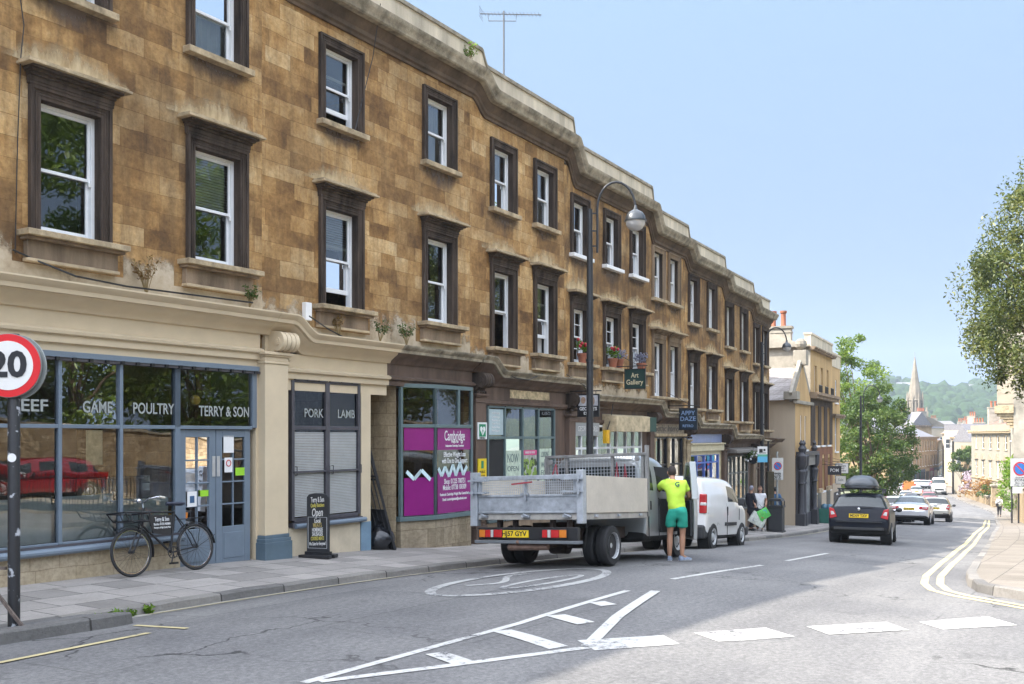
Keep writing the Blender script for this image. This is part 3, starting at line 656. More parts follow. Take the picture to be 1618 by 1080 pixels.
def build_house(i, label, wins1, wins2, wm, **kw):
    h = House(); h.i = i; h.s0, h.s1 = SB[i], SB[i+1]
    a = Vector(pt(h.s0, -5.6)); b = Vector(pt(h.s1, -5.6)); d = b - a; h.W = d.length; h.rz = math.atan2(d.y, d.x)
    h.zb = base(h.s0 + .01) - .15; h.T = T1[i]; h.ct = CT[i]; h.par = PAR[i]
    h.o = thing('terraced_house', label, 'house', (a.x, a.y, h.zb), h.rz, 'stone terrace houses stepping down the hill')
    def X(px, n=-5.6): return (s_at(px, n) - h.s0) * h.W / (h.s1 - h.s0)
    h.X = X; h.Z = lambda px, py, n=-5.6: zat(px, py, n)
    W = h.W; zc = h.par - .78; h.wins = wins1; h.wins2 = wins2
    mb = MB(); holes = [q[:4] for q in wins1] + [q[:4] for q in wins2]
    zlow = h.ct - .12
    panel_holes(mb, 0, W, zlow, zc, holes, 0, .22, 0, 1)
    mb.quad((0, 0.001, h.zb-1), (0, 9, h.zb-1), (0, 9, h.par-.4), (0, 0.001, h.par-.4)); mb.quad((W, 0.001, h.zb-1), (W, 9, h.zb-1), (W, 9, h.par-.4), (W, 0.001, h.par-.4))
    mb.quad((0, 9, h.zb-1), (W, 9, h.zb-1), (W, 9, h.par-.3), (0, 9, h.par-.3))
    hpart(h, mb, 'wall', [wm, M_DARKST], fix=False)
    # rooms behind the windows
    rm = MB(); zs = [h.zb - .1, h.ct - .15, (wins1[0][3] + wins2[0][2]) / 2 if wins1 and wins2 else h.ct + 2.8, h.par - .5]
    for k, z in enumerate(zs): rm.box(.01, W-.01, .24 if k else .5, 8.9, z-.1, z)
    for z0, z1 in zip(zs, zs[1:]): rm.quad((.012, .24, z0), (.012, 5., z0), (.012, 5., z1-.1), (.012, .24, z1-.1)); rm.quad((W-.012, .24, z0), (W-.012, 5., z0), (W-.012, 5., z1-.1), (W-.012, .24, z1-.1)); rm.quad((.01, 4.9, z0), (W-.01, 4.9, z0), (W-.01, 4.9, z1-.1), (.01, 4.9, z1-.1))
    hpart(h, rm, 'interior', M_ROOM)
    # main cornice and parapet
    up = (PAR[i-1] - PAR[i]) if i else 0
    xs = [0 + .035*k for k in range(int(.8/.035)+1)] + [W+.0]
    zo = [zc - .5 + v for v in ramp_off(xs, .06, .58, up)]
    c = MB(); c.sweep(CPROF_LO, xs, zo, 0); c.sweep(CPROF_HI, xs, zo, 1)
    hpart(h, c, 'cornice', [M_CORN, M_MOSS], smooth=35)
    p = MB(); xs2 = [0] + [.45 + .02*k for k in range(15)] + [W]; zo2 = ramp_off(xs2, .45, .26, up)
    p.sweep([(-.02, zc+.1), (.3, zc+.1), (.3, h.par-.11), (-.02, h.par-.11)], xs2, zo2, 0)
    p.sweep([(-.06, h.par-.109), (.36, h.par-.109), (.36, h.par-.03), (.15, h.par), (-.06, h.par-.03)], xs2, zo2, 1)
    hpart(h, p, 'parapet', [M_PARA, M_COPE], smooth=30)
    r = MB(); r.prism([(.36, h.par-.5), (4.6, h.par+.75), (8.9, h.par-.5)], .0, W, 'x')
    hpart(h, r, 'roof', M_SLATE)
    for q in wins1: sash_window(h, *q[:4], True, **(q[4] if len(q) > 4 else {}))
    for q in wins2: sash_window(h, *q[:4], False, **(q[4] if len(q) > 4 else {}))
    HS.append(h); return h
def shop_cornice(h, m_lo, m_hi, xa=0., xb=None, up=None, prot=1., step=True, name='shop_cornice'):
    W = h.W; xb = W if xb is None else xb; up = (CT[h.i-1] - CT[h.i]) if up is None else up
    if step and xa < .05: xs = [0] + [.38 + .03*k for k in range(21)] + [xb]; zo = ramp_off(xs, .4, .55, up)
    else: xs = [xa, xb]; zo = [0, 0]
    t = h.ct; P = prot
    c = MB()
    c.sweep([(.02, t-.36), (-.10*P, t-.36), (-.12*P, t-.31), (-.2*P, t-.25), (-.28*P, t-.2), (-.3*P, t-.16), (.02, t-.16)], xs, zo, 0)
    c.sweep([(.02, t-.159), (-.37*P, t-.159), (-.38*P, t-.10), (-.43*P, t-.06), (-.46*P, t-.02), (-.46*P, t), (.02, t+.06)], xs, zo, 1)
    return hpart(h, c, name, [m_lo, m_hi], smooth=35)
def console(h, x, z_top, w, m, hh=.5, parent=None):
    c = MB()
    for k in range(4):                                        # fluted scroll bracket
        xa = x + w*k/4; prof = []
        for j in range(15):
            a = R(-100 + j*20); r = .155 - .006*j; prof.append((-.26 - r*math.cos(a)*.9, z_top - .17 + r*math.sin(a)))
        lo = [(-.04, z_top), (-.30, z_top)] + [(-.26 - .16*math.cos(R(90 - j*18)), z_top - .17 + .17*math.sin(R(90 - j*18))) for j in range(11)] + [(-.2, z_top-hh*.78), (-.15, z_top-hh), (-.04, z_top-hh)]
        c.prism(lo, xa + .008, xa + w/4 - .008, 'x')
    for k in range(4): c.tube([(x+w*k/4+w/8-.03, -.19, z_top-hh-.04), (x+w*k/4+w/8+.03, -.19, z_top-hh-.04)], .035, 8)
    c.tube([(x-.012, -.27, z_top-.17), (x+w+.012, -.27, z_top-.17)], .07, 12); c.tube([(x-.02, -.27, z_top-.17), (x+w+.02, -.27, z_top-.17)], .03, 10)
    c.box(x, x+w, -.05, .0, z_top-hh-.1, z_top)
    o = hpart(h, c, 'console_bracket', m, smooth=40); return o
def pilaster(h, x, w, z0, z1, m, mb_, baseh=.5, prot=.2):
    p = MB(); p.box(x, x+w, -prot, .05, z0+baseh, z1-.2, 0)
    for a, b, e in ((z1-.2, z1-.16, .02), (z1-.16, z1-.08, .0), (z1-.08, z1-.05, .03), (z1-.05, z1, .06)): p.box(x-e, x+w+e, -prot-e, .05, a, b, 0)
    zz = z0 - .5
    p.box(x-.05, x+w+.05, -prot-.05, .05, zz, z0+baseh-.12, 1); p.box(x-.035, x+w+.035, -prot-.035, .05, z0+baseh-.12, z0+baseh-.06, 1); p.box(x-.015, x+w+.015, -prot-.015, .05, z0+baseh-.06, z0+baseh, 1)
    return hpart(h, p, 'pilaster', [m, mb_], bevel=.008)
def glazing(h, xs, zs, m, fw=.06, y=-.03, name='shop_window', gm=None, thick=None):
    f = MB(); g = MB()
    for k, x in enumerate(xs):
        t = (thick or {}).get(k, fw); f.box(x-t/2, x+t/2, y-.04, y+.05, zs[0], zs[-1])
    for k, z in enumerate(zs):
        for j, (a, b) in enumerate(zip(xs, xs[1:])):
            ta = (thick or {}).get(j, fw); tb = (thick or {}).get(j+1, fw); f.box(a+ta/2, b-tb/2, y-.035, y+.045, z-fw/2, z+fw/2)
    for a, b in zip(xs, xs[1:]):
        for c, d in zip(zs, zs[1:]): g.quad((a, y+.01, c), (b, y+.01, c), (b, y+.01, d), (a, y+.01, d))
    o = hpart(h, f, name, m, bevel=.006); g.build('pane', gm or M_SHOPG, o); return o
def win_s(i, ss, z0, z1, wd, opts):
    out = []
    for s, o in zip(ss, opts): out.append((s - SB[i], s - SB[i] + wd, z0, z1, o))
    return out
NETL = (0, .35, M_NET); NETR = (.6, 1, M_NET)
SASH1 = dict(curtain=NETR); OP = {}
h0 = build_house(0, 'terrace house above the butcher, mostly left of the photograph', win_s(0, (1.5, 5.), 3.15, 4.95, .95, [{}, {}]), win_s(0, (1.5, 5.), 6.45, 7.9, .95, [{}, {}]), WALLM[0])
tag(h0.o, 'stone terrace house two doors uphill of the butcher, beyond the left edge')
h00 = build_house(1, 'stone terrace house immediately uphill of the butcher, cut by the left edge', win_s(1, (2.6, 5.2), 3.1, 4.9, .95, [{}, {}]), win_s(1, (2.6, 5.2), 6.4, 7.85, .95, [{}, {}]), WALLM[1])
h1 = build_house(2, 'tallest stone terrace house, nearest, with cream butcher shopfront and blue grey double doors', win_s(2, (8.58, 11.26), 2.75, 4.56, .95, [{}, dict(blind=.45)]), win_s(2, (8.58, 11.26), 6.1, 7.53, .95, [dict(raised=.25), dict(blind=.5, curtain=(0, 1, M_BLIND))]), WALLM[0])
h2 = build_house(3, 'stone terrace house over the dark passage and the purple slimming shop', win_s(3, (14.35, 17.58), 2.39, 4.2, .92, [dict(raised=.25, blind=.3), dict(curtain=(0, .2, M_REDC))]), win_s(3, (14.35, 17.58), 5.78, 7.2, .92, [dict(raised=.22), dict(curtain=NETR)]), WALLM[1])
h3 = build_house(4, 'stone terrace house with posters in its dark teal shop window behind the truck', win_s(4, (20.38, 22.48), 2.06, 3.86, .88, [dict(raised=.8, curtain=(.0, .45, M_NET)), dict(raised=.4, curtain=NETR)]), win_s(4, (20.38, 22.48), 5.32, 6.78, .88, [dict(curtain=NETR), dict(curtain=NETR)]), WALLM[1])
h4 = build_house(5, 'three window wide stone terrace house with the deli and gallery signs', win_s(5, (24.62, 26.77, 28.74), 1.96, 3.45, .86, [dict(bars=True), dict(bars=True), dict(bars=True)]), win_s(5, (24.62, 26.77, 28.74), 4.9, 6.35, .86, [dict(whitesill=True), dict(whitesill=True), dict(whitesill=True, blind=.9)]), WALLM[2])
h5 = build_house(6, 'narrow stone terrace house with paler stone window surrounds', win_s(6, (30.68, 32.18), 1.26, 3.0, .82, [dict(pale=True, curtain=(0, 1, M_NET)), dict(pale=True)]), win_s(6, (30.68, 32.18), 4.42, 5.92, .82, [dict(pale=True, curtain=NETR), dict(pale=True, curtain=NETR)]), WALLM[3])
h6 = build_house(7, 'stone terrace house with the bright blue shopfront behind the white van', win_s(7, (34.3, 36.5), .97, 2.6, .84, [{}, {}]), win_s(7, (34.3, 36.5), 3.97, 5.5, .84, [dict(curtain=NETR), {}]), WALLM[2])
h7 = build_house(8, 'stone terrace house with grey glazed shutters, second from the lower end', win_s(8, (38.95, 41.2), .58, 2.23, .84, [dict(sm=M_SASHG), {}]), win_s(8, (38.95, 41.2), 3.5, 5.08, .84, [dict(sm=M_SASHG), dict(sm=M_SASHG)]), WALLM[4])
h8 = build_house(9, 'lowest stone terrace house behind the bus stop, at the end of the row', win_s(9, (43.5, 45.1), .26, 1.89, .8, [dict(sm=M_SASHG), dict(sm=M_SASHG)]), win_s(9, (43.5, 45.1), 3.12, 4.68, .8, [dict(sm=M_SASHG), dict(sm=M_SASHG)]), WALLM[3])
for h in HS: h.o['group'] = 'stone terrace houses stepping down the hill'

# paler patched band of plaster over the shop cornice
def band_mat():
    m, N, L, b = newmat('patched_pale_plaster'); tc = N.new('ShaderNodeTexCoord'); sx = N.new('ShaderNodeSeparateXYZ'); L.new(tc.outputs['Generated'], sx.inputs[0])
    n1 = N.new('ShaderNodeTexNoise'); n1.inputs['Scale'].default_value = 1.5; n1.inputs['Detail'].default_value = 9; n1.inputs['Roughness'].default_value = .7; L.new(tc.outputs['Object'], n1.inputs['Vector'])
    r = ramp(N, [(.3, (.22, .165, .10)), (.5, (.42, .34, .235)), (.7, (.56, .48, .37))]); L.new(n1.outputs['Fac'], r.inputs[0]); L.new(r.outputs[0], b.inputs['Base Color']); b.inputs['Roughness'].default_value = .93
    a = N.new('ShaderNodeMath'); a.operation = 'MULTIPLY_ADD'; a.inputs[1].default_value = 1.9; L.new(n1.outputs['Fac'], a.inputs[0])
    a2 = N.new('ShaderNodeMath'); a2.operation = 'SUBTRACT'; a2.inputs[0].default_value = 0; L.new(sx.outputs[2], a2.inputs[1]); L.new(a2.outputs[0], a.inputs[2])
    al = ramp(N, [(.28, (0, 0, 0)), (.62, (1, 1, 1))]); L.new(a.outputs[0], al.inputs[0]); L.new(al.outputs[0], b.inputs['Alpha']); return m
M_BAND = band_mat()
for h, hh in ((h1, .95), (h2, .8), (h3, .75), (h4, .6), (h5, .5), (h6, .5), (h7, .5)):
    b = MB(); w1 = [q for q in h.wins]; xs = [0]; 
    for q in w1: xs += [q[0] - .4, q[1] + .4]
    xs.append(h.W); top = h.ct + hh
    for a, c_ in zip(xs[::2], xs[1::2]): b.quad((a, -.007, h.ct), (c_, -.007, h.ct), (c_, -.007, top), (a, -.007, top))
    for q in w1: z1_ = min(top, q[2] - .43); (z1_ > h.ct + .02) and b.quad((q[0] - .4, -.007, h.ct), (q[1] + .4, -.007, h.ct), (q[1] + .4, -.007, z1_), (q[0] - .4, -.007, z1_))
    hpart(h, b, 'plaster_band', M_BAND)
def stain_mat(name, stops, grow):
    m, N, L, b = newmat(name); tc = N.new('ShaderNodeTexCoord'); uv = N.new('ShaderNodeUVMap'); uv.uv_map = 'UVMap'; sx = N.new('ShaderNodeSeparateXYZ'); L.new(uv.outputs[0], sx.inputs[0])
    mp = N.new('ShaderNodeMapping'); mp.inputs['Scale'].default_value = (3, 3, .9); L.new(tc.outputs['Object'], mp.inputs[0])
    n1 = N.new('ShaderNodeTexNoise'); n1.inputs['Scale'].default_value = 1.6; n1.inputs['Detail'].default_value = 9; n1.inputs['Roughness'].default_value = .7; L.new(mp.outputs[0], n1.inputs['Vector'])
    r = ramp(N, stops); L.new(n1.outputs['Fac'], r.inputs[0]); L.new(r.outputs[0], b.inputs['Base Color']); b.inputs['Roughness'].default_value = .93
    e = N.new('ShaderNodeMath'); e.operation = 'MULTIPLY'; L.new(sx.outputs[0], e.inputs[0]); e1 = N.new('ShaderNodeMath'); e1.operation = 'SUBTRACT'; e1.inputs[0].default_value = 1; L.new(sx.outputs[0], e1.inputs[1]); L.new(e1.outputs[0], e.inputs[1])
    a = N.new('ShaderNodeMath'); a.operation = 'MULTIPLY_ADD'; a.inputs[1].default_value = 2.2; L.new(e.outputs[0], a.inputs[0]); L.new(n1.outputs['Fac'], a.inputs[2])
    a2 = N.new('ShaderNodeMath'); a2.operation = 'MULTIPLY_ADD'; a2.inputs[1].default_value = -.95; L.new(sx.outputs[1], a2.inputs[0]); L.new(a.outputs[0], a2.inputs[2])
    al = ramp(N, [(.32, (0, 0, 0)), (.85, (grow, grow, grow))]); L.new(a2.outputs[0], al.inputs[0]); L.new(al.outputs[0], b.inputs['Alpha']); return m
M_BLEACH = stain_mat('bleached_stone', [(.3, (.48, .34, .17)), (.6, (.62, .49, .30))], .85); M_RUNOFF = stain_mat('grey_runoff_stain', [(.3, (.085, .065, .055)), (.7, (.16, .12, .095))], .75)
def stain_part(h, name, m, quads):
    vs = []; uv = []
    for x0, x1, za, zb_ in quads:
        for x, z, u, v in ((x0, za, 0, 0), (x1, za, 1, 0), (x1, zb_, 1, 1), (x0, zb_, 0, 1)): vs.append((x, -.009, z)); uv.append((u, v))
    me = bpy.data.meshes.new(name); me.from_pydata(vs, [], [tuple(range(4*k, 4*k+4)) for k in range(len(quads))]); me.materials.append(m); ul = me.uv_layers.new(name='UVMap')
    for lp in me.loops: ul.data[lp.index].uv = uv[lp.vertex_index]
    o = bpy.data.objects.new(name, me); COL.objects.link(o); o.parent = h.o; o.location.z = -h.zb; o['kind'] = 'stuff'
for h in (h1, h2, h3, h4, h5, h6, h7, h8):
    rnd = random.Random(h.i*3)
    stain_part(h, 'bleached_patches', M_BLEACH, [(q[0]-.55, q[1]+.5, q[3]+.465, q[3]+.465+rnd.uniform(.35, .6)) for q in h.wins])
    stain_part(h, 'runoff_stains', M_RUNOFF, [(q[0]-.3, q[1]+.3, q[2]-.106, q[2]-.106-rnd.uniform(.35, .6)) for q in h.wins2])
# ---- butcher's shop (house 1 and half of house 2)
def entab(h, xa, xb, m, zf0, up=0., step=False):
    t = h.ct; c = MB(); xs = [xa, xb]; zo = [0, 0]
    c.sweep([(.03, t-.62), (-.06, t-.62), (-.06, t-.36), (.03, t-.36)], xs, zo)
    c.sweep([(.03, t-.80), (-.10, t-.80), (-.11, t-.74), (-.10, t-.70), (-.16, t-.68), (-.17, t-.64), (-.10, t-.60), (.03, t-.60)], xs, zo)
    c.sweep([(.03, zf0), (-.045, zf0), (-.045, t-.80), (.03, t-.80)], xs, zo)
    return hpart(h, c, 'fascia', m, smooth=30)
X = h1.X; cr = M_CREAM
shop_cornice(h1, cr, cr)
entab(h1, .0, h1.W-.1, cr, 1.10)
def gz(h, px): return base(h.s0 + px)
PX = [X(2, -5.5), X(98, -5.5), X(195, -5.5), X(284, -5.5)]
xd1 = X(405, -5.5)
glazing(h1, [.06] + PX[1:], [-1.50, .13, 1.07], M_BLUEG, .055, name='shop_window', thick={3: .1})
glazing(h1, [PX[3], xd1], [.13, 1.07], M_BLUEG, .055, name='door_fanlight', thick={0: .1, 1: .1})
b = MB(); b.box(.06, xd1+.05, -.13, -.03, 1.08, 1.16, 0)
for k in range(18): b.box(.2 + k*.265, .26 + k*.265, -.136, -.03, 1.035, 1.085, 1)
for k in range(18): b.box(.265 + k*.265, .46 + k*.265, -.11, -.03, 1.04, 1.079, 2)
hpart(h1, b, 'shutter_box', [M_BLUEG, M_BLACK, M_STEEL], bevel=.003)
b = MB(); b.box(0, PX[3]+.05, -.06, .2, -2.6, -1.62, 0); b.tube([(0, -.13, -1.585), (PX[3]+.05, -.13, -1.585)], .05, 10, 1); b.box(0, PX[3]+.05, -.12, .0, -1.62, -1.535, 1); b.box(0, PX[3]+.03, -.075, -.02, -1.534, -1.50, 2)
hpart(h1, b, 'stall_riser', [ashlar('cream_riser_blocks', [(0, (.40, .32, .20)), (.5, (.52, .43, .30)), (1, (.60, .51, .38))], .62, .6, .3, .005, .4, (.2, .15, .09)), M_BLUEG, M_STEEL], smooth=30)
dm = M_BLUEG; dx = [PX[3]+.06, (PX[3]+xd1)/2+.0, xd1-.05]
zg = base(11.7) - .04
for k in (0, 1):                                             # double doors
    a, b_ = dx[k]+.006, dx[k+1]-.006; d = MB(); g = MB(); zt, zl = .095, zg + .62; ia, ib = a+.13, b_-.13
    d.box(a, ia, -.02, .035, zg, zt); d.box(ib, b_, -.02, .035, zg, zt); d.box(ia, ib, -.02, .035, zt-.12, zt); d.box(ia, ib, -.02, .035, zg, zl); d.box(ia+.03, ib-.03, -.03, -.019, zg+.1, zl-.1)
    for j in range(1, 2): xx = ia+(ib-ia)*j/2; d.box(xx-.012, xx+.012, -.015, .03, zl, zt-.12)
    for j in range(1, 4):
        zz = zl+(zt-.12-zl)*j/4
        for u, v in ((ia, (ia+ib)/2-.012), ((ia+ib)/2+.012, ib)): d.box(u, v, -.014, .029, zz-.012, zz+.012)
    g.quad((ia, .01, zl), (ib, .01, zl), (ib, .01, zt-.12), (ia, .01, zt-.12))
    o = hpart(h1, d, 'door', dm, bevel=.006); g.build('pane', M_SHOPG, o)
    q = MB(); hx = b_-.075 if k == 0 else a+.01; q.box(hx, hx+.065, -.03, -.019, -.66, -.33); q.build('push_plate', mat('brushed_plate', (.6, .6, .6), .4, .6), o, bevel=.003)
    n = MB()
    if k == 0:
        n.box(ia+.03, ia+.22, -.02, -.014, -1.12, -.88, 0); n.box(ia+.08, ia+.17, -.023, -.019, -1.06, -.95, 1); n.box(ia+.29, ib-.02, -.02, -.014, -.97, -.87, 2)
    else:
        n.box(ia+.03, ia+.25, -.02, -.014, -.28, .0, 0); n.box(ia+.05, ia+.22, -.02, -.014, -.60, -.36, 0); n.tube([(ia+.135 + .05*math.cos(t*.5), -.024, -.45 + .05*math.sin(t*.5)) for t in range(12)], .008, 5, 4, closed=True); n.box(ib-.2, ib, -.02, -.014, -.66, -.53, 2)
    n.build('notice', [M_WHITEP, mat('notice_blue', (.04, .10, .2)), mat('lime_notice', (.3, .6, .03)), M_BLACK, mat('notice_red', (.5, .05, .05))], o)
q = MB(); q.box(dx[0]-.06, xd1, -.02, .3, zg-.4, zg-.0); hpart(h1, q, 'doorstep', M_PALEST)
p_ = MB(); p_.box(xd1+.04, h1.W-.06, -.05, .1, zg-.5, 1.13); hpart(h1, p_, 'door_jamb', cr)
for px0, px1, wd in ((125, 172, 'GAME'), (205, 270, 'POULTRY'), (309, 388, 'TERRY & SON'), (10, 70, 'BEEF')):
    xa, xb = X(px0, -5.65), X(px1, -5.65); htext(h1, wd, .23, M_LETW, (xa+xb)/2, -.034, .40 if wd != 'TERRY & SON' else .385, width=xb-xa, bold=.004)
for xx, ph, zz in ((X(147), .62, -.12), (X(268), .4, -1.0)):
    pass
q = MB(); q.box(X(132, -5.65), X(158, -5.65), -.012, -.006, -.42, .08); hpart(h1, q, 'poster', mat('pale_poster', (.62, .56, .38), .7, 0, .35, 7))
q = MB(); q.tube([(X(333), .35, 1.0), (X(333), .35, .62)], .008, 6, 1); q.ball((X(333), .35, .58), .085, 14, 0); hpart(h1, q, 'pendant_lamp', [mat('amber_globe', (.75, .48, .08), .3), M_BLACK], smooth=60)
q = MB()
for a_, c_ in ((.1, PX[1]-.05), (PX[1]+.05, PX[2]-.05), (PX[2]+.05, PX[3]-.08)): q.box(a_, c_, .06, .07, -1.47, -1.47 + .62 - .1*(a_ > 2))
hpart(h1, q, 'frosted_panel', mat('frosted_pale_blue', (.50, .56, .60), .6, 0, .15, 3))
q = MB(); q.box(.25, PX[3]-.1, .55, 1.25, base(9.5)-.05, -.98, 0); q.box(.2, PX[3]-.05, .5, .52, -.98, -.62, 1); hpart(h1, q, 'display_counter', [mat('white_counter', (.50, .55, .58), .4), M_SHOPG], bevel=.01)
px_ = X(418, -5.4); pilaster(h1, px_, .55, base(13), 1.42, cr, M_BLUEB, .42, .22)
# ---- house 2: second butcher window, passage, slimming shop
X = h2.X; shop_x2 = X(640, -5.15)
shop_cornice(h2, cr, cr, 0, shop_x2)
console(h2, X(436, -5.35), 2.08-.36+.06, .42, cr, .42)
c = MB(); t = h2.ct
entab(h2, .45, shop_x2-.05, cr, t-1.0)
c.box(.02, .46, -.06, .02, 1.1, 1.8); hpart(h2, c, 'fascia_end', cr)
ax = X(466, -5.5); bx = X(571, -5.5); mx_ = X(521, -5.5)
glazing(h2, [ax, mx_, bx], [-1.50, .14, .98], M_STEEL, .07, name='shop_window', thick={1: .11}, gm=M_SHOPG2)
b = MB()
for xx in (ax, mx_, bx): pass
b.box(ax, bx, -.085, -.04, -.66, -.63)
for xx in (ax+.03, mx_-.02, mx_+.08, bx-.02): b.tube([(xx, -.09, -.55), (xx, -.13, -.55), (xx, -.13, -.7), (xx, -.09, -.7)], .009, 5)
for k in range(6): b.box(ax + .04 + k*.31, ax + .27 + k*.31, -.1, -.02, .985, 1.03)
hpart(h2, b, 'shutter_bar', M_STEEL)
b = MB()
for u, v in ((ax+.06, mx_-.08), (mx_+.08, bx-.06)):
    for k in range(52): b.box(u, v, -.034, -.024, -1.44+k*.029, -1.417+k*.029)
hpart(h2, b, 'shutter_mesh', mat('mesh_grey', (.40, .40, .385), .7, 0, .12, 3))
b = MB(); b.box(ax-.1, bx+.04, -.05, .2, -2.8, -1.63, 0); b.tube([(ax, -.12, -1.6), (bx+.12, -.12, -1.6)], .045, 10, 1); b.box(ax-.05, bx+.06, -.1, .0, -1.62, -1.54, 2)
hpart(h2, b, 'stall_riser', [M_CREAM2, M_BLUEG, M_STEEL], smooth=30)
for px0, px1, wd in ((476, 506, 'PORK'), (529, 556, 'LAMB')):
    xa, xb = X(px0, -5.65), X(px1, -5.65); htext(h2, wd, .22, M_LETW, (xa+xb)/2, -.034, .40, width=xb-xa, bold=.003)
jx = X(574, -5.5); jx2 = X(589, -5.5)
b = MB(); b.box(jx, jx2, -.06, .8, -1.66, t-1.0+.02, 0); b.box(jx-.006, jx2+.006, -.066, .8, -2.9, -1.661, 1); hpart(h2, b, 'passage_pier', [cr, mat('pale_blue_plinth', (.17, .26, .34), .5)])
qx = X(634, -5.45)
b = MB(); pz = base(16) - .1
b.quad((qx+.02, -.02, pz-.3), (qx+.02, 4.5, pz-.3), (qx+.02, 4.5, 1.2), (qx+.02, -.02, 1.2)); b.quad((jx2, .8, pz-.3), (jx2, 4.5, pz-.3), (jx2, 4.5, 1.2), (jx2, .8, 1.2)); b.quad((jx2, 4.5, pz), (qx+.02, 4.5, pz), (qx+.02, 4.5, 1.2), (jx2, 4.5, 1.2))
b.box(jx2, qx+.02, -.02, 4.5, 1.0, 1.2)
hpart(h2, b, 'passage_wall', ashlar('passage_blocks', [(0, (.40, .31, .18)), (.5, (.55, .43, .27)), (1, (.66, .54, .36))], .75, .24, 7.7, .008, .5))
# slimming shop bay
x0, x1, x2 = X(640, -5.45), X(684, -5.3), X(746, -5.22); bz0, bz1 = -1.66, 1.0
P3 = [(x0, -.06), (x1, -.36), (x2, -.36), (x2, .1)]
def bay_strip(mb, z0, z1, out, m=0):
    q = [(x0 - out, .1), (x0 - out, -.06 - out*.4), (x1 - out*.25, -.36 - out), (x2 + out, -.36 - out), (x2 + out, .1)]; mb.prism(q, z0, z1, 'z', m)
b = MB(); bay_strip(b, -3.0, -1.74, .0, 0); hpart(h2, b, 'stall_riser', ashlar('bay_blocks', [(0, (.20, .16, .11)), (.5, (.34, .28, .19)), (1, (.46, .38, .28))], .6, .38, 1.7, .006, .6))
f = MB(); bay_strip(f, -1.74, -1.65, .05); bay_strip(f, .98, 1.06, .03); g = MB()
def seg(a, b, u): return (a[0]+(b[0]-a[0])*u, a[1]+(b[1]-a[1])*u)
for (a, b_, us) in ((P3[0], P3[1], (0, 1)), (P3[1], P3[2], (0, .63, 1))):
    for u in us:
        q = seg(a, b_, u); zz = (.2 if .1 < u < .9 else -1.65); f.box(q[0]-.035, q[0]+.035, q[1]-.03, q[1]+.04, zz, .98)
    for z in (.2,): f.bar((*a, z), (*b_, z), .07, .07)
    g.quad((*a, -1.65), (*b_, -1.65), (*b_, .98), (*a, .98))
bo_ = hpart(h2, f, 'bay_window', M_TEAL, bevel=.005); g.build('pane', M_SHOPG, bo_)
M_PURP = mat('purple_window_film', (.235, .012, .16), .35, 0, .08, 3)
b = MB()
for (a, b_, lo, hi) in ((P3[0], P3[1], -.30, .165), (P3[0], P3[1], -1.63, -.86), (P3[1], P3[2], -.30, .165), (P3[1], P3[2], -1.63, -.78)):
    a, b_ = seg(a, b_, .06 if a == P3[1] else .08), seg(a, b_, .965); dd = Vector((b_[1]-a[1], -(b_[0]-a[0]))).normalized() * .006
    a = (a[0]+dd.x, a[1]+dd.y-.004); b_ = (b_[0]+dd.x, b_[1]+dd.y-.004); b.quad((*a, lo), (*b_, lo), (*b_, hi), (*a, hi))
b.build('window_film', M_PURP, bo_)
xm = (x1+x2)/2+.03; yy = -.375; bw = x2-x1
for body, zz, wd, sz in (('Cambridge', -.01, .56*bw, .3), ('Weight Plan', -.125, .2*bw, .09), ('Independent Cambridge Consultant', -.215, .5*bw, .06), ('Effective Weight Loss', -.40, .6*bw, .15), ('with One to One Support', -.535, .7*bw, .15), ('Shop: 01225 700751', -.97, .58*bw, .15), ('Mobile: 07738 100309', -1.10, .64*bw, .15), ('Facebook: Cambridge Weight Plan Central Bath', -1.24, .8*bw, .08), ('Email: cambridgebath@outlook.com', -1.345, .66*bw, .08)):
    text(body, sz, M_WHITEP, bo_, (xm, yy, zz), width=wd, ext=.001, bold=.002)
tp = MB(); zig = [(.02, -.68), (.12, -.84), (.22, -.66), (.34, -.86), (.46, -.62), (.55, -.85), (.68, -.58), (.78, -.84), (.9, -.66)]
for (u, z), (u2, z2) in zip(zig, zig[1:]): tp.bar((x1+.08+u*(bw-.15), yy-.002, z), (x1+.08+u2*(bw-.15), yy-.002, z2), .085, .004, up=(0, 1, 0))
for (u, z), (u2, z2) in zip(zig[:3], zig[1:4]):
    a = seg(P3[0], P3[1], .1+u*2.2); c_ = seg(P3[0], P3[1], .1+u2*2.2); tp.bar((a[0]-.004, a[1]-.02, z-.05), (c_[0]-.004, c_[1]-.02, z2-.05), .085, .004, up=(0, 1, 0))
tp.build('tape_measure_graphic', mat('pale_tape', (.55, .68, .70), .6, 0, .2, 20), bo_)
br = M_BROWNP
shop_cornice(h2, br, M_MOSS, shop_x2+.002, h2.W, prot=.9, step=False, name='brown_cornice')
entab(h2, shop_x2-.049, h2.W, br, 1.06)
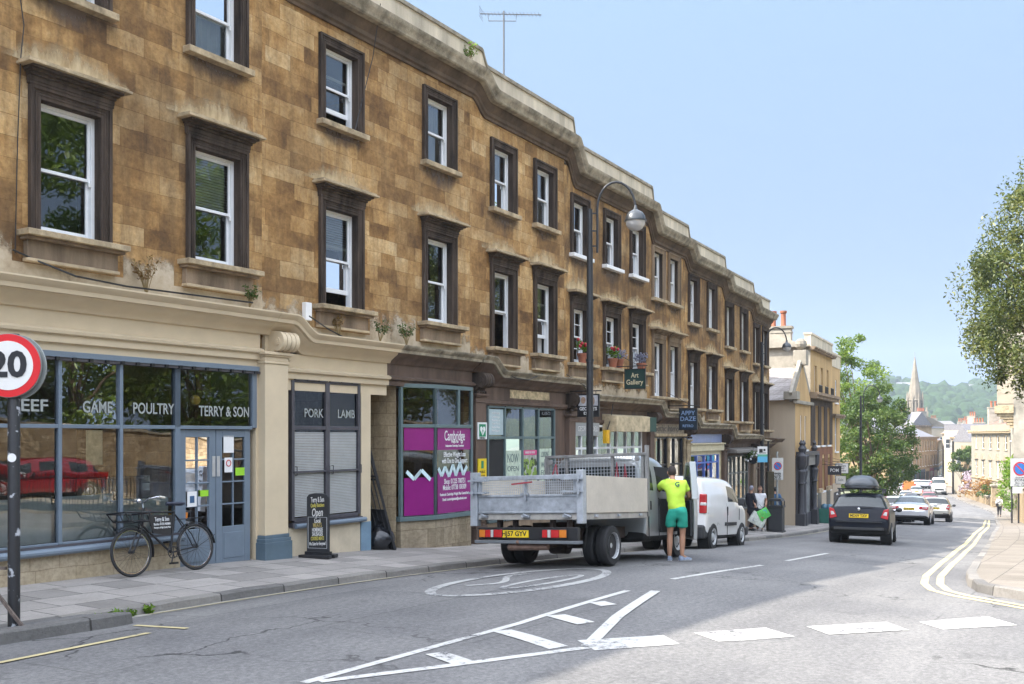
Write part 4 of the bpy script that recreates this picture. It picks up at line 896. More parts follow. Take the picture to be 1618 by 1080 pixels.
# ---- house 3: poster shop
def generic_shop(h, mfr, mpil, mplin, cols, ztop, zmid, zsill, riser, pil_w=.42, fascia=None, cm=(None, None), door=None, deep=0., fz=None):
    shop_cornice(h, cm[0] or M_BROWNP, cm[1] or M_MOSS)
    pilaster(h, .0, pil_w, base(h.s0), h.ct-.55, mpil, mplin, .45, .16)
    console(h, .02, h.ct + (CT[h.i-1]-CT[h.i]) - .38, pil_w-.04, M_DARKST, .4)
    f = MB(); t = h.ct; zf = ztop + .02
    f.box(.0, h.W, -.05, .05, t-.68, t-.36, 0); f.box(pil_w, h.W, -.12, .05, t-.76, t-.68, 1); f.box(pil_w, h.W, -.09, .05, t-.80, t-.76, 1)
    if zf < t-.80: f.box(pil_w, h.W, -.04, .05, zf, t-.80, 1)
    hpart(h, f, 'fascia', [fascia or mpil, mpil], bevel=.008)
    if cols[0] > pil_w + .02 or True:
        p = MB(); p.box(pil_w, cols[0]-.02, -.03, .3, base(h.s0)-.6, zf, 0); p.box(cols[-1]+.02, h.W, -.03, .3, base(h.s1)-.6, zf, 0); hpart(h, p, 'door_jamb', mpil)
    o = glazing(h, cols, [zsill, zmid, ztop], mfr, .06)
    r = MB(); r.box(cols[0]-.02, cols[-1]+.02, -.04, .2, base(h.s1)-.7, zsill-.04); hpart(h, r, 'stall_riser', riser); return o
X = h3.X
px0 = X(771, -5.55); c3 = [X(798, -5.55), X(826, -5.55), X(851, -5.55), X(876, -5.55)]
o3 = generic_shop(h3, M_TEAL, M_BROWNP, M_BROWNP, [px0] + c3, h3.ct-.82, -.05, -2.0, M_MIDST, .42)

b = MB(); b.box(c3[0]+.04, c3[1]-.03, -.028, -.022, -1.5, -.36, 0); b.box(c3[1]+.05, c3[2]-.05, -.028, -.022, -1.5, -.36, 1); b.box(c3[1]+.05, c3[2]-.05, -.034, -.029, -.48, -.36, 2); b.box(c3[2]+.05, c3[3]-.12, -.028, -.022, -1.5, -.33, 0)
rnd = random.Random(5)
for k in range(60):
    xx = rnd.uniform(c3[1]+.1, c3[2]-.1); zz = rnd.uniform(-1.3, -.6); b.ball((xx, -.030, zz), (.07, .004), 6, 3 if k % 3 else 4, .07)
hpart(h3, b, 'poster', [mat('sage_poster', (.50, .58, .46), .7, 0, .3, 6), mat('photo_poster', (.42, .43, .38), .6, 0, .5, 6), mat('pink_header', (.62, .08, .22)), mat('poster_leaves', (.22, .33, .06)), mat('poster_shade', (.06, .08, .04))])
xm = (c3[0]+c3[1])/2
for body, zz, sz in (('NOW', -.55, .3), ('OPEN', -.80, .18), ('NHS', -1.22, .34)): htext(h3, body, sz, M_TEAL if body != 'NHS' else mat('poster_blue', (.05, .12, .25)), xm, -.031, zz, width=(c3[1]-c3[0])*(.62 if body != 'NHS' else .75))
for body, zz in (('LOOKING', -.48), ('WORK', -.75), ('FOR', -.95)): htext(h3, body, .2, M_TEAL, (c3[2]+c3[3])/2-.04, -.031, zz, width=.42)
htext(h3, 'WHERE WE WORK', .08, M_WHITEP, (c3[1]+c3[2])/2, -.037, -.42, width=.5)
b = MB(); b.box(px0+.04, c3[0]-.04, -.030, -.024, .02, .62, 0); hpart(h3, b, 'door_fanlight_film', mat('pale_window_film', (.42, .52, .54), .5, 0, .15, 4))
for k in range(6): htext(h3, ['COUNTRYWIDE', 'Lettings', 'Sales', 'Open 9 to 5', 'Saturday', 'Mortgages'][k], .07, M_WHITEP, (px0+c3[0])/2, -.033, .52-k*.08, width=.36)
b = MB(); b.box(px0+.03, c3[0]-.03, -.03, -.022, -2.55, -.09); hpart(h3, b, 'dark_doorway_sheet', M_DARK)  # flat dark sheet paints the shade inside the open door
xf0, xf1 = X(806, -5.55), X(868, -5.55); b = MB(); b.box(xf0, xf1, -.056, -.049, h3.ct-.60, h3.ct-.40); hpart(h3, b, 'ghost_sign', mat('scraped_cream_lettering', (.50, .40, .24), .9, 0, .55, 9))
# fittings of the poster shop
def box_sign(h, x, z, wd, ht, mats, name='sign', y=-.19):
    b = MB(); b.box(x, x+wd, y, y+.02, z, z+ht, 0); return hpart(h, b, name, mats, bevel=.003)
xs_ = .04
b = MB(); b.box(xs_, xs_+.4, -.185, -.165, -.08, .30, 0); b.box(xs_+.06, xs_+.34, -.19, -.184, -.02, .26, 1)
hx, hz = xs_+.2, .10
heart = [(hx+.0, hz-.1), (hx+.11, hz+.03), (hx+.1, hz+.09), (hx+.05, hz+.11), (hx, hz+.07), (hx-.05, hz+.11), (hx-.1, hz+.09), (hx-.11, hz+.03)]
b.prism(heart, -.196, -.19, 'y', 0); b.prism([(hx+.02, hz+.07), (hx-.03, hz+.0), (hx+.0, hz+.0), (hx-.02, hz-.06), (hx+.035, hz+.02), (hx+.005, hz+.02)], -.2, -.196, 'y', 1)
hpart(h3, b, 'defibrillator_sign', [M_WHITEP, mat('safety_green', (.01, .22, .10), .5)])
htext(h3, 'Defibrillator', .06, M_BLACK, xs_+.2, -.188, -.05, width=.26)
b = MB(); b.box(xs_+.02, xs_+.38, -.185, -.165, -1.7, -.52, 0); b.box(xs_+.05, xs_+.35, -.19, -.184, -1.66, -1.06, 1); b.box(xs_+.15, xs_+.25, -.19, -.184, -.74, -.57, 2)
for k in range(7): b.box(xs_+.08, xs_+.32 - .05*(k % 3), -.192, -.189, -1.14-k*.07, -1.12-k*.07, 3)
hpart(h3, b, 'yellow_notice', [mat('hazard_yellow', (.72, .52, .01), .5), M_WHITEP, mat('safety_green', (0, 0, 0)), M_BLACK])
for body, zz in (('PUBLIC', -.82), ('ACCESS', -.92), ('DEFIBRILLATOR', -1.01)): htext(h3, body, .08, M_BLACK, xs_+.2, -.188, zz, width=.24)
# ---- house 4: deli and gallery
X = h4.X
o4 = generic_shop(h4, M_SASH, M_BROWNP, M_BROWNP, [.55, .95, 1.55, 2.0, 2.9, 3.4, 4.1, 4.7, 5.3], h4.ct-.85, -.35, -1.7, M_MIDST, .38)
b = MB(); b.box(.5, 2.05, -.10, -.045, .0, .36, 0); hpart(h4, b, 'deli_fascia', mat('deli_board', (.33, .34, .34), .6))
htext(h4, "GEORGE'S DELI", .2, M_WHITEP, 1.28, -.108, .18, width=1.3)
b = MB(); b.prism([(-.05, .62), (-.5, .55), (-.5, .12), (-.05, .12)], 2.35, 5.4, 'x', 0); hpart(h4, b, 'canopy', mat('worn_cream_canopy', (.47, .38, .24), .9, 0, .45, 5, .2))
b = MB(); b.box(4.9, 5.41, -.51, -.5, .12, .56, 0); hpart(h4, b, 'canopy_end', mat('canopy_green', (.02, .06, .045)))
b = MB()
for k in range(7): b.box(2.5+k*.42, 2.62+k*.42, .1, .14, -1.9, .1, k % 2)
hpart(h4, b, 'window_drapes', [M_NET, M_MIDST])
b = MB(); b.box(2.1, 2.32, -.30, -.18, -.22, .16, 0); b.box(2.14, 2.28, -.31, -.3, -.15, .1, 0); b.tube([(2.25, -.25, .16), (2.4, -.3, .5), (2.5, -.32, .9)], .015, 6, 1); hpart(h4, b, 'alarm_box', [mat('alarm_yellow', (.75, .42, .01), .5), M_BLACK], bevel=.015)
# ---- house 5
X = h5.X
o5 = generic_shop(h5, M_BLACK, M_BROWNP, M_BROWNP, [.5, 1.1, 1.75, 2.5, 3.3], h5.ct-.82, -.95, -2.3, M_MIDST, .36, fascia=mat('etched_fascia_board', (.30, .25, .19), .8, 0, .3, 5))
htext(h5, 'Gothic Interiors', .3, mat('dark_engraving', (.05, .042, .036)), 1.95, -.056, h5.ct-.52, width=2.6, shear=.15)
b = MB(); b.box(.45, 3.45, -.20, -.12, h5.ct-.78, h5.ct-.68); hpart(h5, b, 'fascia_moulding', M_PALEST, bevel=.02)
b = MB(); 
for xx in (.42, 1.75, 3.32): b.lathe([(.07, -3.0), (.055, -.2), (.09, -.15), (.09, -.08)], 10, (xx+.05, -.1, 0))
hpart(h5, b, 'colonnette', M_PALEST, smooth=40)
# ---- house 6: blue shop
X = h6.X
M_SKYB = mat('bright_blue_shop_paint', (.09, .16, .48), .5, 0, .1, 4); M_LILAC = mat('pale_blue_fascia_paint', (.27, .33, .55), .5, 0, .08, 3)
o6 = generic_shop(h6, M_SKYB, M_PALEST, M_MIDST, [.62, 1.4, 2.3, 3.2, 4.05], h6.ct-1.12, -.98, -2.2, M_SKYB, .4, fascia=M_LILAC)
b = MB(); b.box(.42, h6.W-.05, -.16, -.05, h6.ct-.98, h6.ct-.74, 0); b.box(.40, h6.W-.03, -.22, -.05, h6.ct-.74, h6.ct-.69, 0); b.box(.5, 4.2, -.07, -.03, h6.ct-1.12, h6.ct-.98, 0); b.box(.44, .56, -.08, .0, -3.4, h6.ct-.98, 0); b.box(4.1, 4.24, -.08, .0, -3.4, h6.ct-.98, 0)
hpart(h6, b, 'cream_cornice', mat('cream_shop_trim', (.56, .50, .34), .55), bevel=.01)
b = MB(); b.box(2.33, 4.0, -.04, .03, -1.75, -1.69); b.box(2.33, 3.1, -.03, .03, -3.3, -1.75); hpart(h6, b, 'door', M_SKYB)
# ---- house 7: shutters
X = h7.X
M_SHUT = mat('grey_shutter_metal', (.17, .18, .17), .5, .2, .2, 5)
o7 = generic_shop(h7, M_SHUT, M_BROWNP, M_BROWNP, [.85, 1.35, 1.9, 2.6, 3.3, 3.9], h7.ct-.85, -1.5, -3.0, M_MIDST, .4)
b = MB(); b.prism([(-.05, h7.ct-.5), (-.5, h7.ct-.58), (-.52, h7.ct-.72), (-.05, h7.ct-.72)], .5, h7.W-.1, 'x'); hpart(h7, b, 'rolled_awning', mat('grey_awning', (.16, .145, .13), .9), bevel=.03)
b = MB()
for k in range(30): b.box(.88+k*.1, .93+k*.1, -.015, -.005, -3.3, -1.55)
hpart(h7, b, 'security_grille', M_SHUT)
# ---- house 8
X = h8.X
o8 = generic_shop(h8, M_BROWNP, M_MIDST, M_MIDST, [.8, 1.5, 2.3, 3.0], h8.ct-.82, -1.4, -2.9, M_MIDST, .4)
b = MB(); b.sweep([(.02, h8.ct-.1), (-.5, h8.ct-.1), (-.66, h8.ct+.06), (.02, h8.ct+.12)], [2.2, h8.W+.35], [0, 0]); hpart(h8, b, 'corner_hood', M_CORN)
for h in (h0, h00): 
    shop_cornice(h, cr, cr, up=0, step=False); entab(h, 0, h.W, cr, 1.2); glazing(h, [.6, 2, 3.4, h.W-.8], [-1.5, .1, 1.2], M_BLUEG)
    b = MB(); b.box(0, h.W, -.05, .2, -2.8, -1.53); b.box(0, .6, -.06, .1, -1.53, 1.2); b.box(h.W-.8, h.W, -.06, .1, -1.53, 1.2); hpart(h, b, 'stall_riser', cr)
# ---------------------------------------------------------------- foliage helpers
def leafmat(name, cols, trans=.35, scale=1.0):
    m, N, L, b = newmat(name); MATS[name] = m; N.remove(b)
    out = N['Material Output']; ge = N.new('ShaderNodeNewGeometry'); rp = ramp(N, cols); tc = N.new('ShaderNodeTexCoord'); nz = N.new('ShaderNodeTexNoise'); nz.inputs['Scale'].default_value = scale; nz.inputs['Detail'].default_value = 4
    L.new(tc.outputs['Object'], nz.inputs['Vector']); ad = N.new('ShaderNodeMath'); ad.operation = 'MULTIPLY_ADD'; ad.inputs[1].default_value = .55; mm = N.new('ShaderNodeMath'); mm.operation = 'MULTIPLY_ADD'; mm.inputs[1].default_value = 1.1; mm.inputs[2].default_value = -.3
    L.new(nz.outputs['Fac'], mm.inputs[0]); L.new(ge.outputs['Random Per Island'], ad.inputs[0]); L.new(mm.outputs[0], ad.inputs[2]); L.new(ad.outputs[0], rp.inputs[0])
    d = N.new('ShaderNodeBsdfDiffuse'); t = N.new('ShaderNodeBsdfTranslucent'); g = N.new('ShaderNodeBsdfGlossy'); g.inputs['Roughness'].default_value = .45; g.inputs[0].default_value = (.6, .6, .6, 1)
    L.new(rp.outputs[0], d.inputs[0]); hs_ = N.new('ShaderNodeHueSaturation'); hs_.inputs['Value'].default_value = 1.3; hs_.inputs['Saturation'].default_value = 1.1; L.new(rp.outputs[0], hs_.inputs['Color']); L.new(hs_.outputs[0], t.inputs[0])
    m1 = N.new('ShaderNodeMixShader'); m1.inputs[0].default_value = trans; L.new(d.outputs[0], m1.inputs[1]); L.new(t.outputs[0], m1.inputs[2])
    m2 = N.new('ShaderNodeMixShader'); m2.inputs[0].default_value = .04; L.new(m1.outputs[0], m2.inputs[1]); L.new(g.outputs[0], m2.inputs[2]); L.new(m2.outputs[0], out.inputs[0])
    return m
LF_YEW = leafmat('evergreen_leaf', [(0, (.022, .036, .010)), (.35, (.06, .085, .022)), (.7, (.135, .155, .042)), (1, (.25, .24, .08))], .3, .6)
LF_LIGHT = leafmat('pale_green_leaf', [(0, (.06, .10, .015)), (.5, (.13, .20, .035)), (1, (.24, .30, .06))], .45, .5)
LF_MID = leafmat('mid_green_leaf', [(0, (.022, .045, .010)), (.5, (.06, .105, .022)), (1, (.13, .17, .04))], .35, .5)
LF_SHRUB = leafmat('bright_shrub_leaf', [(0, (.05, .10, .01)), (.5, (.12, .22, .02)), (1, (.24, .33, .05))], .4, 1.)
LF_OR = leafmat('orange_hedge_leaf', [(0, (.14, .06, .02)), (.5, (.28, .14, .04)), (1, (.35, .24, .08))], .3, 1.)
M_BARK = mat('bark', (.10, .075, .05), .95, 0, .35, 6, .6, 12, .2)
def leaf_cloud(mb, rng, clumps, per, size, flat=.4, elong=1.5, zs=.8):
    for (c, r) in clumps:
        for _ in range(per):
            u = Vector((rng.gauss(0, 1), rng.gauss(0, 1), rng.gauss(0, 1))); u.normalize(); u *= r * (rng.random() ** .45)
            p = Vector(c) + Vector((u.x, u.y, u.z * zs)); nrm = Vector((rng.gauss(0, 1), rng.gauss(0, 1), rng.gauss(0, 1) + flat)).normalized()
            a = nrm.orthogonal().normalized(); a = Matrix.Rotation(rng.uniform(0, 6.283), 3, nrm) @ a; b = nrm.cross(a); s = size * rng.uniform(.6, 1.35)
            mb.add([p - a*s*elong, p - b*s*.6, p + a*s*elong, p + b*s*.6], [(0, 1, 2, 3)])
LF_GREY = leafmat('lavender_leaf', [(0, (.12, .12, .16)), (.5, (.24, .25, .32)), (1, (.4, .4, .5))], .3)
def on_house(h, x, y, z):
    M_ = Matrix.Translation(h.o.location) @ Matrix.Rotation(h.rz, 4, 'Z'); return tuple(M_ @ Vector((x, y, z - h.zb)))
# ================================================================ OTHER BUILDINGS DOWN THE HILL
M_RENDER = mat('cream_render', (.43, .355, .265), .9, 0, .12, .9, .2, 30, .2, streak=True)
M_OCHRE = mat('ochre_render', (.46, .31, .15), .9, 0, .22, 1.2, .2, 30, .2, streak=True)
M_GREYR = mat('mottled_grey_render', (.29, .265, .22), .92, 0, .42, .8, .3, 25, .2)
M_BRICKY = mat('brown_painted_stone', (.20, .095, .055), .85, 0, .25, 1.5, .2, 30, .2, streak=True)
M_BATH = ashlar('bath_stone', [(0, (.25, .17, .085)), (.5, (.35, .25, .14)), (1, (.44, .34, .21))], 1.2, .4, 5.5, .004, .5, (.16, .11, .07), blockvar=.5)
M_WHITER = mat('white_stucco', (.25, .228, .185), .85, 0, .08, .7, .1, 30, .2, streak=True)
M_TERRA = mat('terracotta', (.28, .10, .055), .85, 0, .2, 5)
M_GLASSD = mat('dark_pane', (.03, .035, .04), .08, 0, .3, 1, spec=.8)
M_GLASSL = mat('curtained_pane', (.30, .31, .31), .15, 0, .35, 2, spec=.8)
M_RUBBLE = ashlar('rubble_wall', [(0, (.14, .10, .06)), (.4, (.30, .22, .13)), (.75, (.42, .33, .21)), (1, (.5, .41, .28))], .42, .17, 2.2, .012, .5, (.12, .09, .06))
M_TILE = ashlar('stone_tile_roof', [(0, (.22, .2, .19)), (.5, (.33, .31, .30)), (1, (.42, .40, .39))], .42, .2, 0, .012, .3)
def P2(px, Y): return Vector(((px - CX) / F * Y, Y))
def block(name, label, A, B, z0, z1, depth, wm, rows=(), roof=None, cornice=None, group=None, fm=None, recess=.1, cat='house', surround=None):
    d = B - A; W = d.length; rz = math.atan2(d.y, d.x)
    o = thing(name, label, cat, (A.x, A.y, z0), rz, group); o['_'] = 0; del o['_']
    H = z1 - z0; mb = MB(); holes = []
    for zlo, zhi, us, wd in rows:
        for u in us: holes.append((u*W - wd/2, u*W + wd/2, zlo - z0, zhi - z0))
    panel_holes(mb, 0, W, 0, H, holes, 0, recess)
    mb.quad((0, 0.001, 0), (0, depth, 0), (0, depth, H), (0, 0.001, H)); mb.quad((W, 0.001, 0), (W, depth, 0), (W, depth, H), (W, 0.001, H)); mb.quad((0, depth, 0), (W, depth, 0), (W, depth, H), (0, depth, H)); mb.quad((0, 0.001, H-.02), (W, 0.001, H-.02), (W, depth, H-.02), (0, depth, H-.02))
    mb.build('wall', wm, o, fix=False)
    rnd = random.Random(int(W*1000))
    for (a, b, c, e) in holes:
        f = MB(); f.box(a, a+.07, recess-.05, recess, c, e, 0); f.box(b-.07, b, recess-.05, recess, c, e, 0); f.box(a+.07, b-.07, recess-.05, recess, e-.07, e, 0); f.box(a+.07, b-.07, recess-.05, recess, c, c+.08, 0); f.box(a+.07, b-.07, recess-.045, recess, (c+e)/2-.03, (c+e)/2+.03, 0)
        f.box(a-.12, b+.12, -.1, recess-.05, c-.09, c-.003, 0 if not surround else 2)
        if surround: f.box(a-.14, a-.002, -.04, .03, c, e+.14, 2); f.box(b+.002, b+.14, -.04, .03, c, e+.14, 2); f.box(a, b, -.04, .03, e+.002, e+.14, 2)
        f.quad((a, recess-.015, c), (b, recess-.015, c), (b, recess-.015, e), (a, recess-.015, e), 1)
        f.build('window', [fm or M_SASH, rnd.choice([M_GLASSD, M_GLASSD, M_GLASSL])] + ([surround] if surround else []), o)
    if cornice:
        c = MB()
        for z, p, h in cornice: c.box(-p*.5, W+p*.5, -p, .05, z-z0, z-z0+h*.5); c.box(-p*.5, W+p*.5, -p*1.25, .05, z-z0+h*.5, z-z0+h)
        c.build('cornice', M_MIDST if wm not in (M_WHITER, M_RENDER) else M_PALEST, o)
    if roof:
        kind, rise, m = roof; r = MB()
        if kind == 'pitch': r.prism([(-.25, H), (depth/2, H+rise), (depth+.25, H)], -.1, W+.1, 'x')
        elif kind == 'gable': r.prism([(-.1, H), (W/2, H+rise), (W+.1, H)], -.05, depth, 'y')
        elif kind == 'parapet': r.box(-.02, W+.02, -.03, .3, H, H+rise); r.box(-.05, W+.05, -.07, .34, H+rise, H+rise+.1)
        r.build('roof' if kind != 'parapet' else 'parapet', m, o)
    return o, W
def chimney(o, x, y, z, w, d, h, pots=4, m=None, potm=None):
    c = MB(); c.box(x-w/2, x+w/2, y-d/2, y+d/2, z-.6, z+h, 0); c.box(x-w/2-.06, x+w/2+.06, y-d/2-.06, y+d/2+.06, z+h, z+h+.12, 0); c.box(x-w/2-.03, x+w/2+.03, y-d/2-.03, y+d/2+.03, z+h*.6, z+h*.6+.08, 0)
    k = c.build('chimney', m or M_GREYR, o)
    for i in range(pots):
        p = MB(); xx = x + (w-.3)*((i+.5)/pots-.5) if w >= d else x; yy = y + (d-.3)*((i+.5)/pots-.5) if d > w else y
        p.lathe([(.16, z+h+.12), (.13, z+h+.2), (.12, z+h+.75), (.17, z+h+.8), (.17, z+h+.9), (.1, z+h+.9)], 10, (xx, yy, 0)); p.build('chimney_pot', potm or M_TERRA, k, smooth=40)
# --- little gabled house
A = Vector(pt(47.3, -4.6)); B = Vector(pt(51.3, -4.6)); z0 = base(47) - .4
go, W = block('gabled_house', 'small cream gabled house with dark carved shopfront below the terrace end', A, B, z0, 1.75, 9., M_OCHRE, [(-.66, .95, (.38, .66), .42)])
r = MB(); H = 1.75 - z0; hp = 3.3 - z0
r.prism([(-.02, H), (W/2, hp), (W+.02, H)], .0, .35, 'y', 0)                  # gable wall
r.build('gable', M_OCHRE, go)
r = MB(); r.quad((-.25, .35, H-.12), (W/2, .35, hp-.05), (W/2, 9, hp-.05), (-.25, 9, H-.12)); r.quad((W+.2, .35, H-.12), (W/2, .35, hp-.05), (W/2, 9, hp-.05), (W+.2, 9, H-.12)); r.build('roof', M_TILE, go, fix=False)
c = MB(); c.bar((-.35, .12, H+.02), (W/2, .12, hp+.17), .5, .16, up=(0, 1, 0)); c.bar((W+.35, .12, H+.02), (W/2, .12, hp+.17), .5, .16, up=(0, 1, 0)); c.box(-.3, W+.15, -.15, .02, H-.28, H-.12); c.box(W/2-.3, W/2+.3, -.2, .4, hp+.05, hp+.75); c.ball((W/2, .1, hp+1.05), .28, 10); c.box(-.4, .25, -.18, .45, H-.1, H+.28); c.build('coping', M_GREYR, go, bevel=.02)
c = MB(); c.box(-.012, -.002, .0, 9, 0, H-.1); c.build('side_render', M_RENDER, go)
s_ = MB(); Hs = -1.05 - z0; sm = mat('charcoal_shopfront_paint', (.035, .035, .042), .55, 0, .2, 5)
for xx in (.05, .62, W-.5):
    s_.box(xx-.02, xx+.36, -.42, .0, 0, .9, 0); s_.box(xx+.02, xx+.32, -.12, .0, .9, Hs, 0); s_.lathe([(.17, .9), (.13, 1.0), (.115, Hs-1.2), (.17, Hs-1.15), (.13, Hs-1.05), (.2, Hs-.6), (.14, Hs-.5), (.16, Hs-.45), (.24, Hs-.3), (.26, Hs+.12), (.18, Hs+.2), (.10, Hs+.28), (.15, Hs+.45), (.07, Hs+.6), (.11, Hs+.7), (.02, Hs+.85)], 10, (xx+.17, -.24, 0), m=0)
s_.box(.3, W+.05, -.32, .0, Hs-.35, Hs+.12, 1); s_.box(.2, W+.1, -.42, .0, Hs+.12, Hs+.3, 0)
s_.box(1.0, W-.5, -.12, .0, 0, .8, 0); s_.build('shopfront', [sm, mat('grey_fascia', (.2, .19, .17), .7)], go, smooth=35)
g = MB(); g.box(1.05, W-.55, -.06, -.03, .8, Hs-.35, 0)
for xx in (1.05, 1.7, 2.3): g.box(xx-.04, xx+.04, -.1, -.02, .8, Hs-.35, 1)
g.build('shop_window', [M_GLASSL, sm], go)
# --- tall mixed house
A = Vector(pt(51.4, -4.62)); B = Vector(pt(58.6, -4.62)); z0 = base(54) - .5
to, W = block('tall_house', 'tall narrow house with brown painted middle storeys and stained ochre top', A, B, z0, 4.35, 10., M_OCHRE, [(2.2, 3.55, (.22, .5, .78), .75), (-.5, 1.5, (.25, .52, .80), .9), (-2.9, -1.2, (.28, .55, .82), .85)], ('parapet', .65, M_PARA), [(1.85, .35, .3), (4.25, .2, .16)], recess=.16)
b = MB()
for u0, u1 in ((-.002, .25*W-.47), (.25*W+.47, .52*W-.47), (.52*W+.47, .8*W-.47), (.8*W+.47, W)): b.box(u0, u1, -.035, -.004, -.5-z0, 1.84-z0, 0)
b.box(0, W, -.034, -.004, 1.52-z0, 1.84-z0, 0); b.box(0, W, -.04, -.004, -1.0-z0, -.62-z0+.0, 1)
for u0, u1 in ((0, .28*W-.45), (.28*W+.45, .55*W-.45), (.55*W+.45, .82*W-.45), (.82*W+.45, W)): b.box(u0, u1, -.036, -.004, -2.95-z0, -1.0-z0, 1)
b.box(0, W, -.09, -.004, 0, -3.0-z0, 2); b.build('painted_storeys', [M_DARKST, M_BRICKY, M_RENDER], to)
for u in (.3, .72):
    b = MB(); b.box(u*W-.55, u*W+.55, -.12, -.085, .1, 2.05, 0); b.box(u*W-.65, u*W+.65, -.2, -.08, 2.05, 2.25, 1); b.build('door', [mat('dark_shop_door', (.03, .04, .05), .4), M_PALEST], to)
b = MB()
for u in (.22, .5, .78): 
    for k in range(7): b.bar((u*W-.5+k*.165, -.25, 2.0-z0), (u*W-.5+k*.165, -.25, 2.55-z0), .025)
    b.box(u*W-.55, u*W+.55, -.28, -.0, 1.97-z0, 2.02-z0); b.bar((u*W-.5, -.25, 2.55-z0), (u*W+.5, -.25, 2.55-z0), .03)
b.build('balcony_rail', M_BLACK, to)
b = MB(); b.box(-.02, -.012, .0, 10, 0, 4.5-z0); b.build('flank_render', M_GREYR, to)
b = MB(); b.prism([(-.0, 4.4-z0), (2.5, 5.3-z0), (10, 5.6-z0), (10, 4.3-z0)], -.25, .18, 'x'); b.build('flank_parapet', M_GREYR, to)
chimney(to, .2, 1.6, 4.8-z0, .5, 1.3, .55, 2); chimney(to, -.1, 6.8, 5.3-z0, .6, 1.1, 1.75, 1)
# --- orange end house
A = Vector(pt(58.7, -4.7)); B = Vector(pt(62.6, -4.7)); z0 = base(60) - .5
eo, W = block('end_house', 'narrow ochre house at the end beside the street tree, with stone parapet', A, B, z0, 3.9, 10., M_OCHRE, [(1.9, 3.2, (.55,), .8), (-.9, 1.0, (.55,), .85), (-3.3, -1.6, (.55,), .85)], ('parapet', .7, M_PARA), [(1.0, .25, .22)])
b = MB(); b.box(.2, W-.1, -.06, -.004, 0, 2.6, 0); b.box(.5, W-.4, -.09, -.06, 0, 2.1, 1); b.build('shopfront', [M_RENDER, sm], eo)
# hanging signs outside these shops
def hang_sign(label, s, n0, n1, z0, z1, mats, lines, lm, size, t=.04, arm=True, rz_add=0., sx=1., face=True, cat='shop sign', ztop=None, name='hanging_sign', grp=None):
    x, y = pt(s, (n0+n1)/2); rz = -heading(s)          # local x points across the street, local -y back up the hill towards the viewer
    w_ = n1 - n0; o = thing(name, label, cat, (x, y, z0), rz, grp)
    b = MB(); b.box(-w_/2, w_/2, -t/2, t/2, 0, z1-z0); bo = b.build('board', mats, o, bevel=.006)
    b = MB(); e = .02; b.box(-w_/2-e, w_/2+e, -t/2-.008, t/2+.008, z1-z0, z1-z0+e); b.box(-w_/2-e, w_/2+e, -t/2-.008, t/2+.008, -e, 0); b.box(-w_/2-e, -w_/2, -t/2-.008, t/2+.008, 0, z1-z0); b.box(w_/2, w_/2+e, -t/2-.008, t/2+.008, 0, z1-z0); b.build('frame', M_BLACK, o)
    if arm:
        b = MB(); zt = z1-z0+.1; nb = -5.6-(n0+n1)/2; b.tube([(nb, 0, zt), (w_/2+.08, 0, zt)], .014, 6); b.tube([(nb, 0, zt+.45), (w_*.2, 0, zt)], .009, 5)
        for xx in (-w_/2+.08, w_/2-.08): b.tube([(xx, 0, zt), (xx, 0, z1-z0)], .008, 5)
        b.build('bracket', M_BLACK, o)
    for k, (body, u, sz, wd) in enumerate(lines): text(body, sz, lm if not isinstance(lm, list) else lm[k], bo, (0, -t/2-.003, u*(z1-z0)), width=wd, ext=.001, bold=.002)
    return o
hang_sign('small black hanging sign lettered POM outside the brown house', 55.6, -4.4, -3.75, -2.05, -1.62, sm, [('POM', .5, .25, .42)], M_WHITEP, .2)
hang_sign('white hanging sign with grey script, upper of two beyond the black one', 59.4, -4.5, -3.85, -2.1, -1.55, M_WHITEP, [('Poppy', .75, .15, .42), ('hair', .5, .15, .3), ('studio', .25, .15, .4)], sm, .2)
hang_sign('blank looking white projecting sign below the script sign', 60.4, -4.65, -4.1, -2.75, -2.3, M_WHITEP, [('Salt', .5, .2, .3)], M_GREYPL, .2, arm=False)
# --- far left: shops, houses, church
M_SHOPC = [mat('green_shop_paint', (.03, .16, .09)), mat('navy_shop_paint', (.03, .05, .09)), mat('maroon_shop_paint', (.2, .03, .06)), mat('slate_shop_paint', (.07, .09, .11))]
def shops(o, W, z0, zt, cols):
    k = len(cols)
    for i, c in enumerate(cols):
        b = MB(); a, e = W*i/k+.12, W*(i+1)/k-.12; b.box(a, e, -.18, -.004, zt-z0-.5, zt-z0, 0); b.box(a, a+.25, -.12, -.004, 0, zt-z0-.5, 0); b.box(e-.25, e, -.12, -.004, 0, zt-z0-.5, 0); b.box(a+.25, e-.25, -.06, -.004, .5, zt-z0-.5, 1); b.box(a+.25, e-.25, -.1, -.004, 0, .5, 0); b.build('shopfront', [c, M_GLASSD], o)
zf = base(190)
o, W = block('shop_terrace', 'ochre stone terrace with green, navy and maroon shopfronts at the street bend', P2(1446, 195), P2(1481, 215), -9.6, -.5, 10, M_BATH, [(-3.0, -1.1, [.08+.12*i for i in range(8)], 1.0), (-6., -3.9, [.08+.12*i for i in range(8)], 1.0)], ('pitch', 2.4, M_SLATE), [(-.6, .35, .4)], recess=.2, cat='shops')
shops(o, W, -9.6, -6.6, [M_SHOPC[0], M_SHOPC[1], M_PALEST, M_SHOPC[2], M_SHOPC[3]]); chimney(o, W*.1, 4, 11, 2.4, .9, 1.3, 5)
o, W = block('corner_house', 'pale stone house left of the green shopfront, half hidden by the tree', P2(1404, 185), P2(1446.5, 194), -9.6, .3, 12, M_BATH, [(-2.6, -.8, (.3, .6, .85), 1.1), (-5.6, -3.6, (.3, .6, .85), 1.1)], ('pitch', 2.6, M_SLATE), [(.0, .3, .3)], cat='house')
